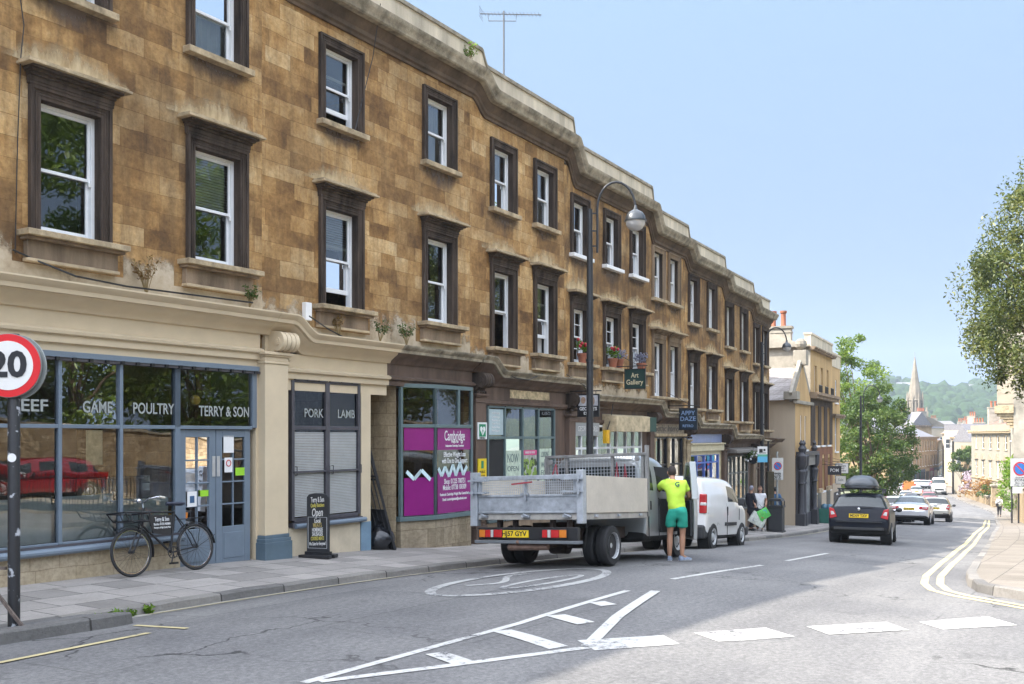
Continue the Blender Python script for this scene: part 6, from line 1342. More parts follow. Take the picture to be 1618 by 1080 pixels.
# --- vans
def van(label, name, paint, L, W, H, nose, reg, cat='van', wheel_r=.32, glass_rear=False, detail=2, low=False):
    o = thing(name, label, cat); w = W/2; ov = .75 if L > 4.5 else .62
    zb = .3; hb = H*.60
    st = [(0, zb+.12, hb*.9, H-.14, w*.93, w*.78), (.05, zb+.03, hb, H-.06, w*.985, w*.84), (.2, zb-.05, hb, H-.015, w, w*.86), (L*.30, zb-.08, hb, H, w, w*.87), (L*.45, zb-.08, hb, H, w, w*.87), (L*.48, zb-.08, hb, H, w, w*.865), (L-nose-.78, zb-.08, hb, H-.03, w, w*.85), (L-nose-.42, zb-.08, hb, H-.17, w, w*.82), (L-nose+.22, zb-.08, hb-.06, hb+.05, w, w*.86), (L-.42, zb-.06, hb-.20, hb-.12, w*.97, w*.82), (L-.10, zb, hb-.40, hb-.34, w*.88, w*.74), (L, zb+.08, hb-.5, hb-.46, w*.76, w*.6)]
    st = [(y-ov, *r) for y, *r in st]; parts = car_body(o, st, {5, 6, 7}, {}, {7}, paint, detail); yf = L - ov - .82
    for y in (0, yf):
        for sd in (-1, 1): arch(o, sd*w*.99, y, wheel_r, sd).build('wheel_arch', M_UNDER, o, smooth=40); wheel(o, sd*(w-.09), y, wheel_r, .2, sd)
    for sd in (-1, 1):
        b = MB(); b.box(sd*w*.80, sd*w*.99, -ov-.01, -ov+.11, H*.50, H*.76, 0); b.box(sd*w*.82, sd*w*.992, -ov-.014, -ov+.09, H*.60, H*.65, 1); b.build('tail_light', [M_RED, M_CLR], o, bevel=.02)
        b = MB(); b.box(sd*w*.55-.18, sd*w*.55+.2*1, L-ov-.35, L-ov-.10, hb-.42, hb-.2); b.build('headlight', M_CLR, o, bevel=.04)
        b = MB(); b.box(sd*(w+.02)-(.02 if sd > 0 else .15), sd*(w+.02)+(.15 if sd > 0 else .02), yf-.46, yf-.36, hb+.02, hb+.22); b.build('wing_mirror', M_TRIM, o, bevel=.04)
        b = MB(); b.box(sd*w-.012, sd*w+.012, L*.40-ov, L*.40-ov+1.0, zb+.27, zb+.35); b.build('side_moulding', M_TRIM, o, bevel=.006)
        b = MB(); b.box(sd*w*.985-.02, sd*w*.985+.02, L*.455-ov, L*.455-ov+.03, hb-.22, hb-.02); b.build('door_handle', M_TRIM, o, bevel=.006)
        b = MB(); b.box(sd*w*.999-.006, sd*w*.999+.006, L*.45-ov, L*.45-ov+.012, zb+.05, hb); b.box(sd*w*.999-.006, sd*w*.999+.006, L*.45-ov+1.05, L*.45-ov+1.062, zb+.4, hb-.05); b.build('door_seam', M_TRIM, o)
    b = MB(); b.box(-w*.96, w*.96, -ov-.05, -ov+.45, zb-.02, zb+.30); b.build('bumper', M_TRIM, o, bevel=.05); b = MB(); b.box(-w*.93, w*.93, L-ov-.3, L-ov+.03, zb-.02, zb+.22); b.build('bumper', M_TRIM, o, bevel=.05)
    plate(o, reg, 0, L-ov+.045, zb+.12, M_PLATEW, face=1); return o
s, n = ground(1121, 866); o = van('small white panel van parked ahead of the tipper truck', 'panel_van', M_VANW, 3.9, 1.70, 1.74, .62, 'WX09 KPD'); set_on_road(o, s + .05, n - .78, dh=-1.5)
s, n = ground(1483, 778.5); x, y = P2(1482, 152); s, n = sn(x, y)
o = van('large white van with black grille driving up the hill towards us', 'panel_van', M_VANW, 5.3, 1.98, 2.45, .75, 'HK08 UVR'); set_on_road(o, s, n, rev=True)
b = MB(); b.box(-.6, .6, 4.53, 4.57, .62, .86); b.build('grille', M_TRIM, o, bevel=.02)
s, n = find(1436, 758, 2.0); o = van('orange van parked on the left far down the hill', 'panel_van', carpaint('orange_paint', (.36, .13, .02), 0, .3), 4.2, 1.8, 1.95, .6, 'RX07 AAF', detail=1); set_on_road(o, s, n)
# red cars across the road (reflected in the butcher's windows)
for k, (s, n, lab) in enumerate(((15.5, 11.4, 'red hatchback across the road, larger in the butcher shop reflection'), (21.5, 11.9, 'red hatchback across the road, smaller in the butcher shop reflection'))):
    o = car('parked_car', lab, 'car', 'hatch', carpaint('red_paint', (.24, .010, .016), 0, .25), 'WF11 GHZ', 'red cars parked across the road'); x, y = pt(s, n); o.location = (x, y, base(s) + .38); o.rotation_euler = (0, 0, R(-20 - 180*(k)))
# --- dropside tipper truck
hd = R(30.3); rr = Vector((1.15, 16.1)) ; TW = 2.08
cx_, cy_ = rr.x - TW/2*math.cos(hd), rr.y + TW/2*math.sin(hd)
tr = thing('tipper_truck', 'silver crew cab tipper truck with galvanised tailgate parked by the kerb', 'truck', (cx_, cy_, 0), 0)
f2 = Vector((math.sin(hd), math.cos(hd))); sA, nA = sn(cx_ + f2.x*1.15, cy_ + f2.y*1.15); sB, nB = sn(cx_ + f2.x*4.8, cy_ + f2.y*4.8)
zA, zB = road_z(sA, nA), road_z(sB, nB); zr_ = road_z(*sn(rr.x + f2.x*1.1 - .2, rr.y + f2.y*1.1)); fw = Vector((f2.x*3.65, f2.y*3.65, zB - zA)).normalized()
xl_ = road_z(*sn(cx_ + f2.x*1.15 + math.cos(hd)*.9, cy_ + f2.y*1.15 - math.sin(hd)*.9)); xl2 = road_z(*sn(cx_ + f2.x*1.15 - math.cos(hd)*.9, cy_ + f2.y*1.15 + math.sin(hd)*.9))
rt = Vector((math.cos(hd)*1.8, -math.sin(hd)*1.8, xl_ - xl2)).normalized(); up = rt.cross(fw).normalized(); rt = fw.cross(up)
tr.rotation_euler = Matrix(((rt.x, fw.x, up.x), (rt.y, fw.y, up.y), (rt.z, fw.z, up.z))).to_euler(); tr.location = Vector((cx_, cy_, zA)) - fw*0 + Vector((0, 0, -fw.z*1.15))
w = TW/2; zb, zt = .80, 1.50; BL = 2.58
b = MB()
b.box(-w+.13, w-.11, -.03, .0, zb+.10, 1.15, 0); b.box(-w+.13, w-.11, -.045, .0, 1.15, 1.19, 0); b.box(-w+.13, w-.11, -.045, .0, zt-.07, zt, 0)
b.box(-w+.13, w-.11, -.042, -.0, zb+.085, zb+.12, 0); b.box(-.02, .02, -.05, .0, 1.19, zt-.07, 0); b.box(-w+.13, -w+.19, -.042, 0, 1.19, zt-.07, 0); b.box(w-.17, w-.11, -.042, 0, 1.19, zt-.07, 0)
tg = b.build('tailgate', M_GALV, tr, bevel=.006)
b = MB()
for k in range(1, 46): xx = -w+.16 + (TW-.3)*k/46; b.bar((xx, -.02, 1.19), (xx, -.02, zt-.07), .006)
for k in range(1, 6): zz = 1.19 + (zt-.26-1.0)*k/6*1.0; b.bar((-w+.16, -.02, zz), (w-.14, -.02, zz), .006)
b.build('mesh', M_GALV2, tg)
b = MB()
b.box(-w-.01, -w+.125, -.07, .06, zb-.12, zt+.07); b.build('corner_post', M_GALV2, tr, bevel=.006); b = MB(); b.box(w-.105, w+.01, -.07, .06, zb-.08, zt+.07); b.build('corner_post', M_GALV2, tr, bevel=.006)
b = MB()
for sd in (-1, 1):
    for zz in (1.23, 1.43): b = MB(); b.bar((sd*(w+.03), -.085, zz), (sd*(w-.36), -.085, zz), .05, .03); b.bar((sd*(w-.05), -.10, zz-.05), (sd*(w-.05), -.10, zz+.06), .035); b.lathe([(.022, 0), (.022, .04)], 8, (sd*(w-.3), -.12, zz), 'y'); b.build('hinge', M_GALV, tr)
b = MB(); b.bar((0, -.06, 1.10), (0, -.06, 1.42), .035); b.bar((-.08, -.065, 1.2), (.08, -.065, 1.2), .03)
b.build('centre_latch', M_GALV, tr)
for xx in (-.8, 0, .75): b = MB(); b.box(xx-.07, xx+.07, -.07, -.0, zb+.02, zb+.06); b.tube([(xx-.03, -.08, zb+.07), (xx+.05, -.08, zb+.04)], .015, 6); b.build('latch', M_GALV, tr)
b = MB(); b.bar((-.24, -.075, 1.36), (.14, -.075, 1.39), .025); b.build('handle', mat('faded_red_handle', (.28, .04, .05), .7), tg)
b = MB(); b.box(-w, w, -.01, BL, zb-.02, zb+.085, 0); b.build('bed', mat('bed_rail', (.36, .34, .31), .7, .1, .25, 6), tr, bevel=.006)
for sd in (-1, 1):
    b = MB(); b.box(sd*w-.014, sd*w+.014, .062, BL-.02, zb+.10, zt-.02); b.box(sd*w-.022, sd*w+.022, .062, BL-.02, zb+.085, zb+.10); b.build('dropside', M_PLY, tr, bevel=.004)
    b = MB()
    for yy in (.4, 1.3, 2.2): b.box(sd*w-.02, sd*w+.03, yy-.05, yy+.05, zb+.02, zb+.06)
    b.build('latch', M_GALV2, tr)
b = MB(); yh = BL-.01; zh = 1.90                                  # headboard
for xx in (-w+.08, -w*.55, w*.35, w-.08): b.bar((xx, yh, zb), (xx, yh, zh), .06, .05)
b.box(-w+.02, w-.0, yh-.05, yh+.05, zh, zh+.05); b.box(-w+.05, w-.05, yh-.02, yh+.02, zb+.08, 1.48); b.box(w-.03, w+.03, yh-.04, yh+.04, zb, zh+.18); b.box(-w-.0, -w+.05, yh-.04, yh+.04, zb, zh)
b.tube([(-w+.16, yh-.06, 1.82), (-w+.16, yh-.09, 1.82)], .05, 12); b.tube([(w-.16, yh-.06, 1.84), (w-.16, yh-.09, 1.84)], .05, 12)
hb_ = b.build('headboard', mat('grimy_grey_steel', (.20, .20, .195), .6, .3, .3, 6), tr, bevel=.005)
b = MB()
for k in range(1, 30): xx = -w+.1+(TW-.2)*k/30; b.bar((xx, yh, 1.48), (xx, yh, zh), .007)
for k in range(1, 7): zz = 1.48+(zh-1.48)*k/7; b.bar((-w+.1, yh, zz), (w-.1, yh, zz), .007)
b.build('mesh', M_GALV2, hb_)
b = MB(); b.tube([(.42, yh-.12, 1.0), (.50, yh-.12, 1.78), (.58, yh-.12, 1.0)], .014, 6); b.tube([(.60, yh-.12, 1.0), (.66, yh-.12, 1.74), (.74, yh-.12, 1.0)], .014, 6); b.tube([(-.85, yh-.12, 1.5), (-.75, yh-.12, 1.78), (-.7, yh-.12, 1.5)], .014, 6)
rs = b.build('road_sign_frame', mat('red_frame', (.35, .04, .06), .6), None); tag(rs, 'thin red folding sign frames standing in the truck bed behind the mesh', 'sign frame'); rs.matrix_world = Matrix.Translation(tr.location) @ tr.rotation_euler.to_matrix().to_4x4()
b = MB(); b.box(-.55, -.35, .0, 4.9, .42, .62); b.box(.35, .55, 0, 4.9, .42, .62); b.box(-.7, .7, .4, .5, .45, .6); b.box(-.8, .8, 1.1, 1.2, .28, .4); b.lathe([(.16, -.16), (.16, .16)], 12, (0, 1.15, .34), 'x'); b.box(-.9, -.4, 1.8, 2.5, .35, .7); b.tube([(.2, 2.5, .5), (.1, .6, .34), (-.1, .1, .34)], .04, 8)
for xx in (-.6, -.3, .4, .7): b.box(xx-.03, xx+.03, .1, .2, .6, .8)
b.build('chassis', mat('rusty_chassis', (.05, .035, .028), .85, 0, .5, 6), tr)
b = MB(); b.box(-w+.18, w-.06, -.12, -.04, .46, .66, 0); b.box(-w+.14, w-.02, -.18, -.02, .40, .45, 1); b.tube([(-w+.75, -.1, .34), (w-.62, -.06, .35)], .055, 10, 2); b.ball((-w*.08, -.16, .42), .04, 8, 2)
lb = b.build('light_bar', [M_BLACK, mat('grey_step', (.12, .13, .14), .6), mat('rusty_tube', (.16, .10, .075), .9, 0, .4, 9)], tr, bevel=.006)
for sd in (-1, 1):
    b = MB(); x0 = -w+.22 if sd < 0 else w-.68; L_ = .44
    b.box(x0, x0+L_, -.15, -.12, .49, .63, 3); segs = [(0, .26, 2), (.26, .5, 0), (.5, .62, 1), (.62, 1, 0)] if sd < 0 else [(0, .22, 0), (.22, .36, 1), (.36, .70, 0), (.70, 1, 2)]
    for a, e, m in segs: b.box(x0+a*L_+.004, x0+e*L_-.004, -.165, -.15, .50, .62, m)
    b.build('tail_light', [M_RED, M_CLR, M_AMB, M_BLACK], lb, bevel=.004)
plate(tr, 'HJ57 GYV', -.16, -.135, .555, M_PLATEY, .52, .115)
for sd in (-1, 1):
    for k, xx in enumerate((w-.13, w-.37)): wheel(tr, sd*xx, 1.15, .335, .19, sd, dual=(k == 0))
    wheel(tr, sd*(w-.2), 4.28, .335, .2, sd)
b = MB(); b.tube([(w-.04, .1, .75), (w-.02, .12, .6), (w-.1, .2, .35)], .01, 6); b.build('cable', M_UNDER, tr)
# crew cab
cw = .99; st = [(2.64, .42, 1.12, 1.72, cw*.97, cw*.82), (2.67, .36, 1.14, 1.86, cw, cw*.86), (2.74, .32, 1.15, 1.93, cw, cw*.88), (2.79, .32, 1.15, 1.94, cw, cw*.88), (3.16, .32, 1.14, 1.96, cw, cw*.88), (3.24, .32, 1.14, 1.96, cw, cw*.88), (3.75, .32, 1.13, 1.93, cw, cw*.87), (4.1, .32, 1.12, 1.75, cw, cw*.84), (4.6, .32, 1.10, 1.20, cw, cw*.86), (5.0, .34, .95, 1.02, cw*.95, cw*.82), (5.2, .42, .70, .76, cw*.86, cw*.7)]
parts = car_body(tr, st, {3, 5, 6}, {}, {7}, M_SILV, 2)
b = MB(); b.box(-cw*.8, cw*.8, 2.62, 2.66, 1.2, 1.72); b.build('cab_rear_window', M_CARGL, tr, bevel=.02)
for sd in (-1, 1):
    b = MB(); b.box(sd*(cw+.001)-.007, sd*(cw+.001)+.007, 3.2, 3.212, .4, 1.14); b.box(sd*(cw+.001)-.007, sd*(cw+.001)+.007, 2.72, 2.732, .4, 1.14); b.build('door_seam', M_TRIM, tr)
b = MB(); b.box(cw-.01, cw+.025, 2.78, 2.82, .92, 1.08); b.build('door_handle', M_TRIM, tr, bevel=.006)
b = MB(); b.box(cw-.4, cw+.006, 3.28, 4.12, .5, 1.12); b.box(cw-.45, cw-.10, 3.32, 4.0, 1.12, 1.72); b.build('cab_interior', M_DARK, tr)
# open driver's door, hinged at its front edge
d = MB(); prof = [(0, .38), (.92, .36), (.98, .8), (.97, 1.12), (.88, 1.60), (.80, 1.84), (.45, 1.86), (.08, 1.20), (0, 1.1)]
inner = [(.16, 1.16), (.85, 1.14), (.78, 1.70), (.72, 1.76), (.48, 1.77)]
def slab(poly, t0, t1, m): d.prism(poly, t0, t1, 'x', m)
slab([(0, .38), (.92, .36), (.98, .8), (.97, 1.13), (0, 1.13)], 0, .07, 0)
for a, e in zip(inner, inner[1:] + inner[:1]): d.bar((.04, *a), (.04, *e), .07, .06, 0, up=(1, 0, 0))
d.bar((.04, .1, 1.15), (.04, .92, 1.13), .07, .08, 0, up=(1, 0, 0)); d.bar((.04, .92, 1.1), (.04, .80, 1.80), .07, .12, 0, up=(1, 0, 0))
d.prism([(.05, .42), (.88, .42), (.9, 1.08), (.05, 1.08)], -.05, .0, 'x', 1); d.box(-.10, -.05, .2, .75, .78, .86, 1)
M_D = Matrix.Translation((cw, 4.2, 0)) @ Matrix.Rotation(R(38), 4, 'Z') @ Matrix.Scale(-1, 4, (0, 1, 0))
d.xf(M_D); do = d.build('door', [M_SILV, M_TRIM], tr, bevel=.012)
g = MB(); g.prism(inner, .03, .04, 'x'); g.xf(M_D); g.build('door_window', M_CARGL, do)
g = MB(); g.box(-.05, .16, .02, .12, 1.15, 1.5); g.xf(Matrix.Translation((cw+.14, 4.28, 0))); g.build('wing_mirror', M_TRIM, tr, bevel=.03)
# ================================================================ PEOPLE
M_SKIN = mat('skin', (.40, .22, .145), .5, 0, .1, 6); M_SKIN2 = mat('tanned_skin', (.34, .18, .11), .5, 0, .1, 6)
def skin_mesh(name, pts, edges, radii, m, parent, sub=2, extra=None, fold=0.):
    me = bpy.data.meshes.new('t'); me.from_pydata(pts, edges, []); o = bpy.data.objects.new('t', me); COL.objects.link(o)
    o.modifiers.new('k', 'SKIN'); md = o.modifiers.new('s', 'SUBSURF'); md.levels = sub; md.render_levels = sub
    for i, r in enumerate(radii):
        sv = me.skin_vertices[0].data[i]; sv.radius = r if isinstance(r, tuple) else (r, r); sv.use_root = (i == 0)
    bpy.context.view_layer.update(); ev = bpy.data.meshes.new_from_object(o.evaluated_get(bpy.context.evaluated_depsgraph_get()))
    b = MB(); b.v = [tuple(v.co) for v in ev.vertices]; b.f = [tuple(p.vertices) for p in ev.polygons]; b.m = [0] * len(b.f)
    if fold: b.v = [tuple(v.co + v.normal * fold * (noise.noise(Vector((v.co.x*9, v.co.y*9, v.co.z*5))) + .8*noise.noise(Vector((v.co.x*6 + v.co.z*14, v.co.y*7, v.co.z*17 - v.co.x*12))))) for v in ev.vertices]
    bpy.data.objects.remove(o); bpy.data.meshes.remove(me); bpy.data.meshes.remove(ev)
    if extra: extra(b)
    return b.build(name, m, parent, smooth=180)
def person(label, loc, rz, J, shirt, lower, shoes, hair, skin, short_sleeve=True, short_legs=False, group=None, hairlen=.0, coat=False, build=1.0):
    o = thing('person', label, 'person', loc, rz, group)
    g = lambda k: Vector(J[k])
    P = [g('pelvis'), g('spine'), g('chest'), g('neck')]; Rr = [(.12*build, .08), (.09*build, .06), (.10*build, .07), (.056, .056)]; E = [(0, 1), (1, 2), (2, 3)]
    hd = g('head'); P.append(g('neck')*.45 + hd*.55); Rr.append((.056, .058)); E.append((3, 4))
    for sd in 'LR':
        sh, el, hn = g('sho'+sd), g('elb'+sd), g('han'+sd); i = len(P); P += [sh, el, el*.35+hn*.65, hn]; Rr += [.062, .044, .038, (.034, .022)]; E += [(2, i), (i, i+1), (i+1, i+2), (i+2, i+3)]
        hp, kn, an = g('hip'+sd), g('kne'+sd), g('ank'+sd); i = len(P); P += [hp, hp*.5+kn*.5, kn, kn*.62+an*.38, an, an + (g('toe'+sd)-an)*.8 + Vector((0, 0, -.03))]; Rr += [.092, .080, .056, .060, .038, (.036, .03)]; E += [(0, i), (i, i+1), (i+1, i+2), (i+2, i+3), (i+3, i+4), (i+4, i+5)]
    fdir = (g('look') - hd).normalized(); side = fdir.cross(Vector((0, 0, 1))).normalized(); upv = side.cross(fdir)
    def extra(b):
        s0 = len(b.v); b.ball((0, 0, 0), (.072, .092), 14, 0, .115)
        b.ball((0, .095, -.012), (.013, .018), 8, 0, .024); b.ball((-.078, .0, -.005), (.012, .02), 6, 0, .03); b.ball((.078, .0, -.005), (.012, .02), 6, 0, .03); b.ball((0, .078, -.062), (.026, .014), 8, 0, .012); b.ball((0, .06, -.10), (.03, .03), 8, 0, .022)
        Mh = Matrix(((side.x, fdir.x, upv.x, hd.x), (side.y, fdir.y, upv.y, hd.y), (side.z, fdir.z, upv.z, hd.z), (0, 0, 0, 1))); b.xf(Mh, s0)
        for sd in 'LR':                                      # five fingers
            el, hn = g('elb'+sd), g('han'+sd); d = (hn - el).normalized(); q = d.cross(Vector((0, 1, 0)));
            if q.length < .2: q = d.cross(Vector((1, 0, 0)))
            q.normalize(); c = q.cross(d).normalized()
            for k in range(4):
                st = hn + d*.02 + q*(k-1.5)*.018; ln = (.062, .074, .07, .054)[k]; b.tube([tuple(st), tuple(st + d*ln*.55), tuple(st + d*ln*.85 + c*ln*.35), tuple(st + d*ln*.8 + c*ln*.6)], [.0095, .009, .008, .006], 6)
            st = hn + q*.03 - d*.02; b.tube([tuple(st), tuple(st + q*.03 + d*.03 + c*.01), tuple(st + q*.03 + d*.06 + c*.02)], [.011, .010, .007], 6)
    skin_mesh('body', P, E, Rr, skin, o, extra=extra)
    hb = MB(); hb.ball((0, -.012, .018), (.079, .098), 14, 0, .112)
    keep = [i for i, f in enumerate(hb.f) if not (sum(hb.v[j][1] for j in f)/len(f) > .045 and sum(hb.v[j][2] for j in f)/len(f) < .055) and sum(hb.v[j][2] for j in f)/len(f) > -.055]
    hb.f = [hb.f[i] for i in keep]; hb.m = [0]*len(hb.f)
    if hairlen: hb.loft([[(.085*math.cos(a)*k, -.03+.085*math.sin(a)*k, z) for a in [R(180+ (180*j/8)) for j in range(9)]] for k, z in ((1, .05), (1.05, -.05), (1.08, -.05-hairlen*.6), (.8, -.05-hairlen))], closed=False, caps=False)
    hb.xf(Matrix(((side.x, fdir.x, upv.x, hd.x), (side.y, fdir.y, upv.y, hd.y), (side.z, fdir.z, upv.z, hd.z), (0, 0, 0, 1)))); hb.build('hair', hair, o, smooth=180)
    eb = MB()
    for sx_ in (-.03, .03): eb.ball((sx_, .083, .012), (.012, .008), 8, 0, .008)
    eb.xf(Matrix(((side.x, fdir.x, upv.x, hd.x), (side.y, fdir.y, upv.y, hd.y), (side.z, fdir.z, upv.z, hd.z), (0, 0, 0, 1)))); eb.build('eyes', mat('dark_eye', (.03, .02, .015), .2), o, smooth=180)
    pl, sp, cs, nk = g('pelvis'), g('spine'), g('chest'), g('neck')
    low = pl + Vector((0, 0, -.11 if not coat else -.32)); P = [cs, sp, pl*.8+sp*.2, low, cs*.3+nk*.7]; Rr = [(.185*build, .14), (.172*build, .135), (.18*build, .14), (.19*build if not coat else .22, .15), (.095, .085)]; E = [(0, 1), (1, 2), (2, 3), (0, 4)]
    for sd in 'LR':
        sh, el, hn = g('sho'+sd), g('elb'+sd), g('han'+sd); i = len(P); P += [sh, sh*.4+el*.6]; Rr += [.082, .075]; E += [(0, i), (i, i+1)]
        if not short_sleeve: P += [el, el*.15+hn*.85]; Rr += [.062, .05]; E += [(i+1, i+2), (i+2, i+3)]
    skin_mesh('coat' if coat else 'shirt', P, E, Rr, shirt, o, sub=3, fold=.013)
    P = [pl + Vector((0, 0, .0)), pl*.5+sp*.5]; Rr = [(.172*build, .135), (.155*build, .12)]; E = [(0, 1)]
    for sd in 'LR':
        hp, kn, an = g('hip'+sd), g('kne'+sd), g('ank'+sd); i = len(P); P += [hp + Vector((0, 0, -.04)), hp*.45+kn*.55]; Rr += [.112, .108]; E += [(0, i), (i, i+1)]
        if short_legs: P += [hp*.28+kn*.72]; Rr += [.112]; E += [(i+1, i+2)]
        else: P += [kn, kn*.5+an*.5, an + Vector((0, 0, .03))]; Rr += [.075, .072, .06]; E += [(i+1, i+2), (i+2, i+3), (i+3, i+4)]
    skin_mesh('shorts' if short_legs else 'trousers', P, E, Rr, lower, o, sub=3, fold=.011)
    for sd in 'LR':
        an, to = g('ank'+sd), g('toe'+sd); b = MB(); d = (to - an); d.z = 0; L_ = d.length; d.normalize(); q = Vector((-d.y, d.x, 0)); rings = []
        for u, hw, h in ((-.06, .028, .06), (-.05, .038, .085), (0, .042, .09), (.09, .045, .07), (.16, .045, .05), (.20, .03, .035)):
            c = Vector((an.x, an.y, 0)) + d*u; rings.append([tuple(c + q*hw*x_ + Vector((0, 0, h*z_ + .004))) for x_, z_ in ((-1, 0), (-1, .5), (-.6, 1), (.6, 1), (1, .5), (1, 0))])
        b.loft(rings); so_ = b.build('shoe', shoes, o, smooth=50); s2 = MB(); s2.loft([[tuple(Vector(p_) * 1.0 + Vector((0, 0, -.0))) if False else (p_[0], p_[1], min(p_[2], .02)) for p_ in r_] for r_ in rings]); s2.build('sole', M_WHITEP, so_)
    return o
STAND = dict(pelvis=(0, 0, .93), spine=(0, .0, 1.12), chest=(0, 0, 1.34), neck=(0, .0, 1.49), head=(0, .02, 1.63), look=(0, 1, 1.62), shoL=(-.17, 0, 1.41), shoR=(.17, 0, 1.41), elbL=(-.23, -.02, 1.14), elbR=(.23, -.02, 1.14), hanL=(-.22, .08, .90), hanR=(.22, .08, .90),
             hipL=(-.09, 0, .88), hipR=(.09, 0, .88), kneL=(-.09, .02, .49), kneR=(.09, .02, .49), ankL=(-.09, 0, .09), ankR=(.09, 0, .09), toeL=(-.11, .2, .03), toeR=(.11, .2, .03))
def on_ground(px, py, zf): s, n = ground(px, py, zf); x, y = pt(s, n); return (x, y, zf(s, n))
# man in hi-vis shirt leaning into the cab
M = dict(STAND, pelvis=(.06, .02, .92), spine=(.03, .06, 1.12), chest=(-.01, .12, 1.34), neck=(-.03, .19, 1.49), head=(-.04, .26, 1.61), look=(-.3, 1.4, 1.40), shoL=(-.20, .16, 1.41), shoR=(.18, .13, 1.41), elbL=(-.31, .36, 1.24), elbR=(.29, .24, 1.16), hanL=(-.36, .62, 1.15), hanR=(.16, .48, 1.08),
         hipL=(-.05, 0, .88), hipR=(.155, .0, .88), kneL=(-.075, .03, .49), kneR=(.155, .05, .49), ankL=(-.08, -.03, .09), ankR=(.145, .0, .09), toeL=(-.07, .2, .03), toeR=(.32, .12, .03))
lw = tr.matrix_basis @ Vector((TW/2 + .20, 3.28, 0)); ls_, ln_ = sn(lw.x, lw.y); loc = (lw.x, lw.y, road_z(ls_, ln_))
HV = mat('hi_vis_lime_shirt', (.42, .62, .05), .8, 0, .06, 6)
mn = person('man in lime shirt and green shorts leaning into the truck cab', loc, R(-9), M, HV, mat('green_shorts', (.012, .27, .19), .8, 0, .1, 6), mat('blue_white_trainers', (.20, .24, .32), .7, 0, .5, 30), mat('cropped_dark_hair', (.03, .022, .018), .9), M_SKIN2, short_legs=True)
text('G', .12, mat('shirt_print', (.015, .09, .07), .8), mn, (.06, -.015, 1.40), (R(72), 0, R(-4)), name='shirt_logo', bold=.004)
# people by the bus stop
pl_z = lambda s, n: pave_l(s, n)
wm_ = dict(STAND, hanL=(-.20, .18, .98), hanR=(.18, .2, .96), elbL=(-.24, -.03, 1.16), elbR=(.24, -.03, 1.16), kneL=(-.09, .06, .49), toeL=(-.1, .22, .03), ankL=(-.08, .04, .09))
x, y = pt(s_at(1201, -4.35), -4.35); loc = (x, y, pave_l(sn(x, y)[0], -4.35)); rzf = R(172)
person('woman in white T-shirt and dark trousers carrying big shopping bags towards us', loc, rzf, wm_, mat('white_tshirt', (.66, .66, .68), .85, 0, .08, 8), mat('dark_navy_trousers', (.018, .02, .03), .85), mat('pale_shoes', (.5, .48, .46), .7), mat('reddish_brown_hair', (.12, .06, .035), .8, 0, .3, 20), M_SKIN, hairlen=.16, build=.92)
def bag(label, loc, rz, w_, h_, m, tilt=0., patch=None):
    o = thing('shopping_bag', label, 'bag', loc, rz); b = MB(); rr_ = [[(x_*w_/2*(1-.1*u), y_*.06*(1+.5*math.sin(u*3)), h_*u) for x_, y_ in ((-1, -1), (0, -1.3), (1, -1), (1, 1), (0, 1.3), (-1, 1))] for u in (0, .3, .7, 1)]; b.loft(rr_); b.xf(Matrix.Rotation(tilt, 4, 'Y')); bo = b.build('sack', m, o, bevel=.01)
    if patch:
        b = MB(); b.box(-w_*.3, w_*.1, -.095, -.085, h_*.2, h_*.75, 0); b.box(w_*.05, w_*.32, -.098, -.088, h_*.5, h_*.9, 1); b.xf(Matrix.Rotation(tilt, 4, 'Y')); b.build('print', patch, bo)
    b = MB(); b.tube([(-w_*.2, 0, h_-.01), (-w_*.1, 0, h_+.2), (w_*.1, 0, h_+.2), (w_*.2, 0, h_-.01)], .008, 5); b.xf(Matrix.Rotation(tilt, 4, 'Y')); b.build('handle', M_BLACK, o); return o
bag('large white and green patterned bag in the woman\'s right hand', (loc[0] - .27, loc[1] - .28, loc[2] + .28), 0, .62, .46, mat('white_bag', (.55, .58, .52), .6, 0, .3, 6), .5, [mat('grey_print', (.25, .28, .3)), mat('green_print', (.08, .4, .08))])
bag('smaller green bag with red print in the woman\'s left hand', (loc[0] + .14, loc[1] - .32, loc[2] + .52), 0, .46, .38, mat('lime_bag', (.10, .50, .10), .5, 0, .3, 8), -.5, [mat('red_print', (.5, .04, .03)), mat('cyan_print', (.1, .45, .4))])
x, y = pt(s_at(1187, -4.7), -4.7); loc = (x, y, pave_l(sn(x, y)[0], -4.7))
dk = mat('charcoal_coat', (.022, .022, .03), .9, 0, .2, 8)
person('person in a long dark coat and grey beanie walking beside the shutters', loc, R(-60), dict(STAND, kneL=(-.09, .12, .5), ankL=(-.09, .1, .09), toeL=(-.09, .32, .03), ankR=(.09, -.15, .1), toeR=(.09, .05, .03)), dk, dk, M_BLACK, mat('grey_beanie', (.22, .22, .26), .95), M_SKIN, short_sleeve=False, coat=True)
x, y = pt(s_at(1224.5, -4.5), -4.5); loc = (x, y, pave_l(sn(x, y)[0], -4.5))
person('person in blue denim jacket seen from behind at the litter bin', loc, R(-18), STAND, mat('blue_denim', (.04, .11, .22), .85, 0, .2, 10), mat('dark_jeans', (.016, .02, .035), .9), M_BLACK, mat('black_hair', (.015, .013, .012), .8), M_SKIN, short_sleeve=False)
x, y = P2(1579, 86.5); s, n = sn(x, y)
wk = dict(STAND, chest=(0, .08, 1.33), neck=(0, .13, 1.46), head=(0, .17, 1.58), look=(0, 1, 1.3), kneL=(-.09, .12, .5), ankL=(-.09, .12, .09), toeL=(-.09, .33, .03), ankR=(.09, -.14, .1), toeR=(.09, .06, .03), elbR=(.27, -.08, 1.13), hanR=(.25, .1, .95))
